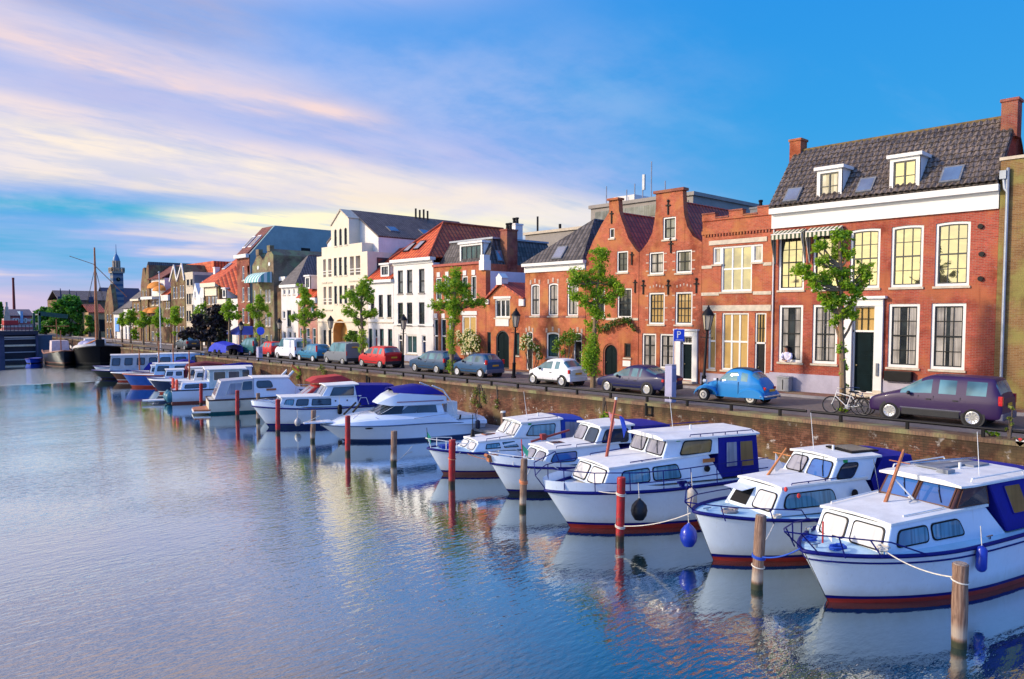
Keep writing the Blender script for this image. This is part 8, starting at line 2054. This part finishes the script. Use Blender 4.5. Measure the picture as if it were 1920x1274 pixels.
    for s in (1,-1):
        for p in list(pil)[:2]: m.box(p+.07,p+.24,s*(W*1.03),s*(W*.9),belt-.16,belt-.12)
    if pil: m.build('door_handle',DKP,o)
    return o
CX=31.35
def midY(pf,pr,X=30.6):
    return (on_z(*pf,0)[1]+on_z(*pr,0)[1])/2
Yv=midY((1665,787),(1825,800))
o_=car('dark purple family minivan with silver wheels parked at the right',31.42,Yv,carpaint('purple_metallic',(.026,.008,.062)),2.28,-2.32,.86,1.10,1.12,1.74,1.15,.30,-2.05,-2.26,1.12,W=.95,wt=.70,fa=1.42,ra=-1.42,wr=.33,pil=(-.1,-1.0),tw=.15,th=.34,tz=.82,spokes=9,rearbump=paint('grey_bumper',(.10,.10,.14),.45))
m=MB()
for sd_ in (1,-1): m.box(1.0,-1.0,sd_*.972,sd_*.8,.24,.50)
m.build('dark_sill',DKP,o_,bevel=.03)
m=MB();m.box(1.05,-1.05,.978,.9,.50,.545);m.box(1.05,-1.05,-.978,-.9,.50,.545);m.build('side_moulding',paint('grey_bumper',(.10,.10,.14),.45),o_)
# the little round blue car
Y2=midY((1318,752),(1407,760))
o=thing('vintage_car','bright blue vintage round backed car with separate wings','car',(31.3,Y2,0),R(90),'cars parked along the quay')
BC=carpaint('bright_blue_car',(.004,.19,.50),.3)
secs=[(1.58,.34,.62,.30,.22),(1.50,.32,.78,.36,.30),(1.1,.30,.90,.42,.38),(.68,.30,.98,.52,.48),(.50,.28,1.02,.66,.60)]
m=MB();rg=[]
for x,a,t,w,q in secs: rg.append([(x,w,a),(x,w,lerp(a,t,.55)),(x,q,t-.05),(x,q*.5,t),(x,0,t+.02),(x,-q*.5,t),(x,-q,t-.05),(x,-w,lerp(a,t,.55)),(x,-w,a)])
m.loft(rg,False,False);m.poly(rg[0]);m.build('bonnet',BC,o)
prof=[(.52,.98,1.05),(.12,.96,1.50),(-.15,.96,1.59),(-.555,.96,1.61),(-.615,.96,1.61),(-1.07,.95,1.53),(-1.13,.95,1.49),(-1.50,1.00,1.20),(-1.62,.98,1.02),(-1.78,.62,.66),(-1.84,.36,.40)]
fl=['W','G','G','S','G','S','R','S','S','S']
rg=[];
for x,b,t in prof:
    w=.70 if x>-1.3 else lerp(.70,.52,min(1,(-1.3-x)/.5));q=w*.80 if t-b>.1 else w*.88
    rg.append([(x,w*.96,.28),(x,w,.55),(x,w*.99,b-.04),(x,w*.97,b),(x,q,t-.08),(x,q*.72,t-.015),(x,0,t+.02)]+[(x,-q*.72,t-.015),(x,-q,t-.08),(x,-w*.97,b),(x,-w*.99,b-.04),(x,-w,.55),(x,-w*.96,.28)])
n=len(rg[0]);bv=[p for r in rg for p in r];bf=[];gf=[];rf_=[]
for i in range(len(rg)-1):
    for k in range(n-1):
        kk=min(k,n-2-k);q=(i*n+k,i*n+k+1,(i+1)*n+k+1,(i+1)*n+k)
        if kk==3 and fl[i] in 'GW': gf.append(q)
        elif kk in(4,5) and fl[i] in 'WR': rf_.append(q)
        else: bf.append(q)
bf.append(tuple((len(rg)-1)*n+k for k in range(n-1,-1,-1)));bf.append(tuple(range(n)))
shell(o,bv,[('body',BC,bf),('side_window',CGL,gf),('windscreen',CGL,rf_)])
m=MB();m.loft([[(x,y*.96,z+.016-.03*(i in(0,5))) for (x,y,z) in r[5:8]] for i,r in enumerate(rg[1:7])],False,False);m.build('fabric_roof',paint('dark_fabric_roof',(.05,.06,.09),.8),o)
for s in (1,-1):
    for cx_,L_,h_,w_ in ((1.06,.62,.42,.15),(-1.22,.66,.42,.12)):
        m=MB();rr2=[]
        for k in range(11):
            a=R(8+164*k/10);x=cx_+L_*math.cos(a);z=.34+h_*math.sin(a);rr2.append([(x,s*.50,z-.04),(x,s*(.60+w_),z),(x,s*(.66+w_),z-.06),(x,s*(.66+w_),z-.14)])
        m.loft(rr2,False,False)
        if cx_<0: m.prism([(cx_+L_*math.cos(R(8+164*k/10)),s*(.655+w_),.34+h_*math.sin(R(8+164*k/10))-.08) for k in range(11)],(0,-s*.03,0))
        m.build('wing',BC,o,sharp=45)
    for ax in (1.19,-1.19):
        m=MB();m.lathe((0,0,0),[(.18,-.06),(.29,-.06),(.305,-.03),(.305,.03),(.29,.06),(.18,.065)],22);w=m.build('wheel',TYRE,o);w.location=(ax,s*.69 if ax>0 else s*.66,.305);w.rotation_euler=(R(-90*s),0,0)
        m=MB();m.lathe((0,0,0),[(.20,.05),(.19,.075),(.12,.085),(.10,.06),(.03,.075)],18);m.build('rim',paint('cream_rim',(.55,.52,.45),.4),w)
    m=MB();m.cyl((1.22,s*.46,.92),(1.36,s*.46,.92),.07,.095,n=14);m.cyl((1.2,s*.40,.80),(1.25,s*.46,.90),.02);m.build('headlight',LAMP,o)
    m=MB();m.box(-1.80,-1.70,s*.50,s*.40,.70,.82);m.build('tail_light',TAIL,o)
    m=MB();m.ell((.42,s*.80,1.08),.04,.07,.06,8,6);m.build('mirror',DKP,o)
m=MB();m.tube([(-1.70,-.78,.42),(-1.92,-.62,.42),(-1.92,.62,.42),(-1.70,.78,.42)],.045,8);m.build('rear_bumper',RIM,o)
m=MB();m.tube([(1.62,-.70,.44),(1.78,-.5,.44),(1.78,.5,.44),(1.62,.70,.44)],.045,8);m.build('front_bumper',RIM,o)
m=MB();m.box(-1.90,-1.87,-.24,.24,.62,.73);m.build('number_plate',PLATE,o)
m=MB()
for s in (1,-1):
    for x in (.50,-.58): m.box(x-.007,x+.007,s*.712,s*.6,.32,1.0)
m.build('door_gap',DKP,o)
Ys=midY((1140,735),(1207,742))
car('dark navy sedan with black tail spoiler parked beside the parking machine',31.36,Ys,carpaint('navy_metallic',(.004,.008,.07)),2.12,-2.28,.72,.92,.92,1.40,.95,.15,-.95,-1.75,1.0,W=.86,wt=.60,fa=1.28,ra=-1.28,wr=.30,pil=(-.15,-.72),tw=.5,th=.14,tz=.72,spokes=3)
Yw=midY((1020,721),(1054,725))
car('small rounded white city car with retro chrome wheels',31.6,on_z(1037,722.5,0)[1]+.75 if 0 else midY((1000,720),(1054,725)),carpaint('pearl_white',(.72,.73,.76),.25),1.62,-1.72,.82,.98,.97,1.49,.90,.20,-1.05,-1.55,1.0,W=.80,wt=.56,fa=1.15,ra=-1.15,wr=.29,pil=(-.45,),tw=.12,th=.22,tz=.74,spokes=0,rim=paint('white_chrome',(.65,.66,.68),.25,metal=.5),mould=False,rearbump=carpaint('pearl_white',(.72,.73,.76)))
car('blue three door hatchback parked before the coach house',32.1,midY((862,704),(902,709)),carpaint('azure_blue_car',(.012,.07,.17)),1.75,-1.75,.84,1.02,1.02,1.47,.85,.15,-1.25,-1.62,1.06,W=.82,wt=.58,fa=1.17,ra=-1.17,wr=.29,pil=(-.40,),tw=.14,th=.30,tz=.85,spokes=0,rim=paint('hubcap',(.6,.6,.62),.35),rearbump=paint('grey_bumper2',(.12,.12,.16),.5))
car('slate blue estate car half hidden by an ivy covered tree',32.15,midY((779,697),(813,700))-.25,carpaint('slate_blue_car',(.014,.058,.13)),2.15,-2.1,.82,1.0,1.0,1.48,1.05,.30,-1.75,-2.0,1.04,W=.84,wt=.60,fa=1.26,ra=-1.26,wr=.30,pil=(-.15,-1.1),tw=.14,th=.28,tz=.78,spokes=5)
car('bright red compact family car beside the street lamp',32.15,midY((684,687),(714,691))-.1,carpaint('bright_red_car',(.50,.012,.018)),1.95,-1.95,.88,1.08,1.08,1.60,1.10,.40,-1.55,-1.85,1.10,W=.85,wt=.62,fa=1.27,ra=-1.27,wr=.30,pil=(-.1,-.95),tw=.12,th=.22,tz=.95,spokes=6)
car('grey and silver small delivery van with boxy rear',32.2,midY((616,681),(642,684))-.1,carpaint('grey_van',(.16,.18,.21),.4),1.95,-1.85,.82,1.02,1.05,1.78,1.15,.50,-1.70,-1.83,1.70,W=.80,wt=.66,fa=1.3,ra=-1.25,wr=.28,pil=(-.05,),tw=.10,th=.35,tz=.75,van=True,name='delivery_van',cat='van',spokes=6)
def ppos(px): return on_x(px,680,31.4)[0]
m_=None
Yb=ppos(574);car('teal blue five door hatchback with tall tail lights',32.2,Yb,carpaint('teal_blue_car',(.012,.16,.30)),1.85,-1.85,.80,.98,.98,1.46,.95,.25,-1.45,-1.75,1.02,W=.82,wt=.58,fa=1.2,ra=-1.2,wr=.29,pil=(-.1,-.85),tw=.12,th=.55,tz=.88,spokes=0,rim=paint('hubcap',(.6,.6,.62)))
Yb=ppos(534);o_=car('tall white panel van with dark rear door windows',32.3,Yb+.2,carpaint('white_van',(.70,.72,.78),.35),2.1,-2.05,.88,1.12,1.12,1.92,1.30,.70,-1.98,-2.04,1.84,W=.86,wt=.72,fa=1.35,ra=-1.3,wr=.30,pil=(.1,),tw=.12,th=.35,tz=.85,van=True,name='panel_van',cat='van')
m=MB();m.box(-2.13,-2.095,-.66,-.06,1.12,1.66);m.box(-2.13,-2.095,.06,.66,1.12,1.66);m.build('rear_window',CGL,o_)
m=MB();m.box(.05,-1.95,-.868,-.70,1.14,1.78);m.box(.05,-1.95,.868,.70,1.14,1.78);m.build('side_panel',carpaint('white_van',(.70,.72,.78)),o_)
Yb=ppos(491);car('red hatchback behind the far lilac parking machine',32.3,Yb,carpaint('bright_red_car',(.50,.012,.018)),1.75,-1.75,.82,1.0,1.0,1.45,.9,.2,-1.4,-1.68,1.04,W=.80,wt=.57,fa=1.18,ra=-1.18,wr=.28,pil=(-.1,-.8),tw=.12,th=.25)
Yb=ppos(458);car('dark teal tall family car next to the blue tarpaulin',32.3,Yb,carpaint('dark_teal_car',(.012,.12,.13)),1.95,-1.95,.88,1.08,1.08,1.72,1.15,.45,-1.75,-1.92,1.14,W=.85,wt=.64,fa=1.27,ra=-1.27,wr=.29,pil=(-.1,-.95),tw=.12,th=.5,tz=1.0)
Yb=ppos(343);car('far dark car with red tail light beyond the copper tree',32.0,Yb,carpaint('graphite_car',(.05,.07,.09)),1.95,-1.95,.82,1.0,1.0,1.48,1.0,.3,-1.5,-1.85,1.04,W=.84,wt=.6,fa=1.25,ra=-1.25,wr=.29,pil=(-.1,-.9),tw=.2,th=.3)
# ---------------------------------------------------------------- sky, sun, camera
SUN_AZ=R(-54)      # measured from +y towards +x: far to the left of the street
SUN_EL=R(24)
sd=V((math.sin(SUN_AZ)*math.cos(SUN_EL),math.cos(SUN_AZ)*math.cos(SUN_EL),math.sin(SUN_EL)))
wd=bpy.data.worlds.new('World');SC.world=wd;wd.use_nodes=True
nt=wd.node_tree;nt.nodes.clear()
out=nt.nodes.new('ShaderNodeOutputWorld');bg=nt.nodes.new('ShaderNodeBackground');nt.links.new(bg.outputs[0],out.inputs[0])
tc=nt.nodes.new('ShaderNodeTexCoord');D=tc.outputs['Generated']
sep=nt.nodes.new('ShaderNodeSeparateXYZ');nt.links.new(D,sep.inputs[0]);dx,dy,dz=sep.outputs
sky=nt.nodes.new('ShaderNodeTexSky');sky.sky_type='NISHITA';sky.sun_disc=False;sky.sun_elevation=SUN_EL;sky.sun_rotation=SUN_AZ;sky.altitude=0;sky.air_density=1.2;sky.dust_density=.6;sky.ozone_density=2.5
# clear air: the Nishita sky, deepened the way a polarising filter does
def scale(c,k):
    n=nt.nodes.new('ShaderNodeVectorMath');n.operation='SCALE';nt.links.new(c,n.inputs[0]);n.inputs['Scale'].default_value=k;return n.outputs[0]
nish=scale(sky.outputs[0],.10)
el=mth(nt,'ARCSINE',mth(nt,'MAXIMUM',mth(nt,'MINIMUM',dz,1.0),-1.0))
az=mth(nt,'ARCTAN2',dx,dy)       # 0 up the street, + towards the houses
def ramp(x,stops):
    r=nt.nodes.new('ShaderNodeValToRGB');e=r.color_ramp.elements
    while len(e)<len(stops): e.new(.5)
    for i,(p,c) in enumerate(stops): e[i].position=p;e[i].color=c4(c)
    nt.links.new(x,r.inputs[0]);return r.outputs[0]
eln=mth(nt,'DIVIDE',el,R(60),clamp=True)
clear=ramp(eln,[(0,(.20,.38,.68)),(.09,(.035,.33,.66)),(.22,(.009,.29,.69)),(.42,(.006,.24,.71)),(1,(.008,.13,.55))])
base=mixc(nt,clear,nish,.12)
# cloud sheet: streaks drawn out along one wind direction on a high layer
inv=mth(nt,'DIVIDE',1.0,mth(nt,'ADD',mth(nt,'MAXIMUM',dz,0.0),.16))
px_=mth(nt,'MULTIPLY',dx,inv);py_=mth(nt,'MULTIPLY',dy,inv)
cmb=nt.nodes.new('ShaderNodeCombineXYZ');nt.links.new(px_,cmb.inputs[0]);nt.links.new(py_,cmb.inputs[1])
mp=nt.nodes.new('ShaderNodeMapping');mp.inputs['Rotation'].default_value=(0,0,R(-8));mp.inputs['Scale'].default_value=(.62,2.0,1);nt.links.new(cmb.outputs[0],mp.inputs[0])
wsp=nt.nodes.new('ShaderNodeTexNoise');wsp.inputs['Scale'].default_value=1.15;wsp.inputs['Detail'].default_value=7;wsp.inputs['Roughness'].default_value=.58;wsp.inputs['Distortion'].default_value=.35;nt.links.new(mp.outputs[0],wsp.inputs['Vector'])
big=noise(nt,cmb.outputs[0],.55,4,.55)
n_=mth(nt,'ADD',mth(nt,'MULTIPLY',wsp.outputs['Fac'],.62),mth(nt,'MULTIPLY',big,.38))
# degrees east of the street axis and above the horizon
U=mth(nt,'MULTIPLY',az,57.2958);E_=mth(nt,'MULTIPLY',el,57.2958)
fine=noise(nt,mp.outputs[0],4.0,6,.62)
wst=wsp.outputs['Fac']
warp=mth(nt,'ADD',mth(nt,'MULTIPLY',mth(nt,'SUBTRACT',big,.5),5.0),mth(nt,'MULTIPLY',mth(nt,'SUBTRACT',wst,.5),2.6))
def band(u0,v0,slope,w,ua,ub,uc,ud,k=1.0):
    """a long soft streak of cloud at height v0+slope*(u-u0), fading in over ua..ub and out over uc..ud"""
    d=mth(nt,'SUBTRACT',mth(nt,'ADD',E_,mth(nt,'MULTIPLY',warp,k)),mth(nt,'ADD',mth(nt,'MULTIPLY',mth(nt,'SUBTRACT',U,u0),slope),v0))
    g=mth(nt,'EXPONENT',mth(nt,'MULTIPLY',mth(nt,'POWER',mth(nt,'ABSOLUTE',mth(nt,'DIVIDE',d,w)),2.0),-1.0))
    return mth(nt,'MULTIPLY',g,mth(nt,'MULTIPLY',sstep(nt,U,ua,ub),sstep(nt,U,ud,uc)))
tex=mth(nt,'ADD',.42,mth(nt,'MULTIPLY',sstep(nt,mth(nt,'ADD',mth(nt,'MULTIPLY',wst,.5),mth(nt,'MULTIPLY',fine,.5)),.38,.60),.66))
warp=mth(nt,'ADD',warp,mth(nt,'MULTIPLY',mth(nt,'SUBTRACT',fine,.5),1.5))
col=base
def over(c,f,k): 
    global col
    col=mixc(nt,col,c,mth(nt,'MULTIPLY',mth(nt,'MULTIPLY',f,tex,clamp=True),k,clamp=True))
# high thin veil on the left two thirds
veil=mth(nt,'MULTIPLY',sstep(nt,mth(nt,'ADD',U,mth(nt,'MULTIPLY',warp,3.5)),62,26),sstep(nt,E_,60,18))
col=mixc(nt,col,(.15,.33,.74),mth(nt,'MULTIPLY',veil,mth(nt,'ADD',.5,mth(nt,'MULTIPLY',sstep(nt,big,.35,.65),.45))))
over((.27,.38,.71),band(46,9.3,-.06,3.0,-60,14,46,64),.85)
over((.32,.40,.72),band(36,12.6,-.10,2.6,-60,12,38,56),.8)
hi=mth(nt,'MULTIPLY',sstep(nt,mth(nt,'ADD',U,mth(nt,'MULTIPLY',warp,4.0)),52,16),mth(nt,'MULTIPLY',sstep(nt,E_,20,27),sstep(nt,E_,80,50)))
over((1.05,.76,.74),hi,1.3)
over((.36,.34,.50),band(6,22,-.10,2.8,-60,2,17,30),1.0)
over((.62,.55,.66),band(9,18.6,-.115,1.0,-70,4,22,34,.5),.8)
over((.80,.60,.56),band(9,17.0,-.115,1.05,-70,4,28,37,.5),1.3)
over((.42,.44,.68),band(9,15.0,-.11,1.1,-70,4,34,46,.7),.9)
over((.70,.60,.64),band(9,13.5,-.12,.9,-70,4,26,40,.6),1.1)
over((.86,.74,.60),band(9,11.3,-.105,1.45,-70,4,40,58,.5),1.45)
over((.74,.67,.66),band(16,9.5,-.04,1.3,-70,6,36,54,.6),1.2)
over((.78,.68,.58),band(20,8.4,-.0,.7,-70,6,34,46,.6),1.0)
over((.26,.40,.70),band(9,8.0,-.02,.5,-70,4,20,32,.5),.9)
gap=band(9,6.75,.0,.62,-70,2,17,27,.4)
col=mixc(nt,col,(.035,.37,.58),mth(nt,'MULTIPLY',gap,.95))
over((.86,.80,.56),band(28,6.6,.01,.8,15,23,37,54,.5),1.6)
over((.72,.68,.68),band(46,7.4,.0,.9,34,42,50,62,.5),.8)
# mottled thin cloud over the centre
mo=noise(nt,cmb.outputs[0],2.6,7,.6)
mm=mth(nt,'MULTIPLY',sstep(nt,mth(nt,'ADD',mth(nt,'MULTIPLY',mo,.6),mth(nt,'MULTIPLY',big,.4)),.40,.64),mth(nt,'MULTIPLY',sstep(nt,U,66,36),mth(nt,'MULTIPLY',sstep(nt,U,-80,20),sstep(nt,E_,24,15))))
col=mixc(nt,col,(.46,.50,.73),mth(nt,'MULTIPLY',mm,.55))
# wisps in the open blue on the right
wis=mth(nt,'MULTIPLY',sstep(nt,mth(nt,'ADD',mth(nt,'MULTIPLY',wst,.55),mth(nt,'MULTIPLY',big,.45)),.52,.72),sstep(nt,U,40,52))
col=mixc(nt,col,(.20,.40,.70),mth(nt,'MULTIPLY',wis,.6))
# layered bands close to the horizon
mp2=nt.nodes.new('ShaderNodeMapping');mp2.inputs['Scale'].default_value=(1.5,1.5,16);nt.links.new(D,mp2.inputs[0])
bn=nt.nodes.new('ShaderNodeTexNoise');bn.inputs['Scale'].default_value=1.9;bn.inputs['Detail'].default_value=5;bn.inputs['Roughness'].default_value=.55;nt.links.new(mp2.outputs[0],bn.inputs['Vector'])
bands=ramp(bn.outputs['Fac'],[(.30,(.06,.36,.60)),(.42,(.20,.40,.68)),(.50,(.34,.43,.70)),(.57,(.66,.58,.64)),(.66,(.80,.72,.62))])
bl=mth(nt,'MULTIPLY',sstep(nt,E_,6.6,5.2),sstep(nt,U,60,35))
col=mixc(nt,col,bands,mth(nt,'MULTIPLY',bl,.85))
haze=mth(nt,'MULTIPLY',sstep(nt,E_,3.2,.5),sstep(nt,U,70,20))
col=mixc(nt,col,(.60,.46,.60),mth(nt,'MULTIPLY',haze,.75))
# evening glow round the sun, out of frame to the left
dt=nt.nodes.new('ShaderNodeVectorMath');dt.operation='DOT_PRODUCT';nt.links.new(D,dt.inputs[0]);dt.inputs[1].default_value=(math.sin(R(-71))*math.cos(R(7)),math.cos(R(-71))*math.cos(R(7)),math.sin(R(7)))
g1=mth(nt,'POWER',mth(nt,'MAXIMUM',dt.outputs['Value'],0.0),30.0)
g2=mth(nt,'POWER',mth(nt,'MAXIMUM',dt.outputs['Value'],0.0),3.0)
col=mixc(nt,col,(1.15,.86,.52),mth(nt,'MULTIPLY',g2,.75))
# blue fill light added to the unseen sky behind the viewer and overhead
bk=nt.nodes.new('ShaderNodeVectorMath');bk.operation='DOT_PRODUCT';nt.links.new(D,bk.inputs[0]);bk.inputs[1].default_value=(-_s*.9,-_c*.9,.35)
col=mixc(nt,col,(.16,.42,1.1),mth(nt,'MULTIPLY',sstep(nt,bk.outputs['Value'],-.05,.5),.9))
gl=mixc(nt,(0,0,0),(5.5,4.3,1.0),mth(nt,'MULTIPLY',g1,mth(nt,'ADD',.62,mth(nt,'MULTIPLY',sstep(nt,bn.outputs['Fac'],.35,.65),.4))))
addn=mixc(nt,col,gl,1.0,'ADD')
# below the horizon
fin=mixc(nt,(.06,.06,.07),addn,sstep(nt,dz,-.02,.0))
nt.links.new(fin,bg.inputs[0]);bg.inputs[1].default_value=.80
sl_=bpy.data.lights.new('sun','SUN');sl_.energy=2.9;sl_.angle=R(4);sl_.color=(1.0,.85,.68)
so=bpy.data.objects.new('sun',sl_);COL.objects.link(so);so.rotation_euler=(-sd).to_track_quat('-Z','Y').to_euler();so.location=(-40,30,40)
cd=bpy.data.cameras.new('camera');cam=bpy.data.objects.new('camera',cd);COL.objects.link(cam)
cd.sensor_width=36;cd.lens=CAM_F/1920*36;cd.clip_end=5000;cd.clip_start=.1;cd.shift_y=(CAM_CY-637)/1920
cam.location=(0,0,EYE);cam.rotation_euler=(R(90)-PITCH,0,-YAW);SC.camera=cam
SC.view_settings.view_transform='Standard';SC.view_settings.look='None';SC.view_settings.gamma=1;SC.view_settings.exposure=.62
SC.cycles.max_bounces=6;SC.cycles.diffuse_bounces=2;SC.cycles.glossy_bounces=4;SC.cycles.transparent_max_bounces=6;SC.cycles.transmission_bounces=4
SC.cycles.use_denoising=True
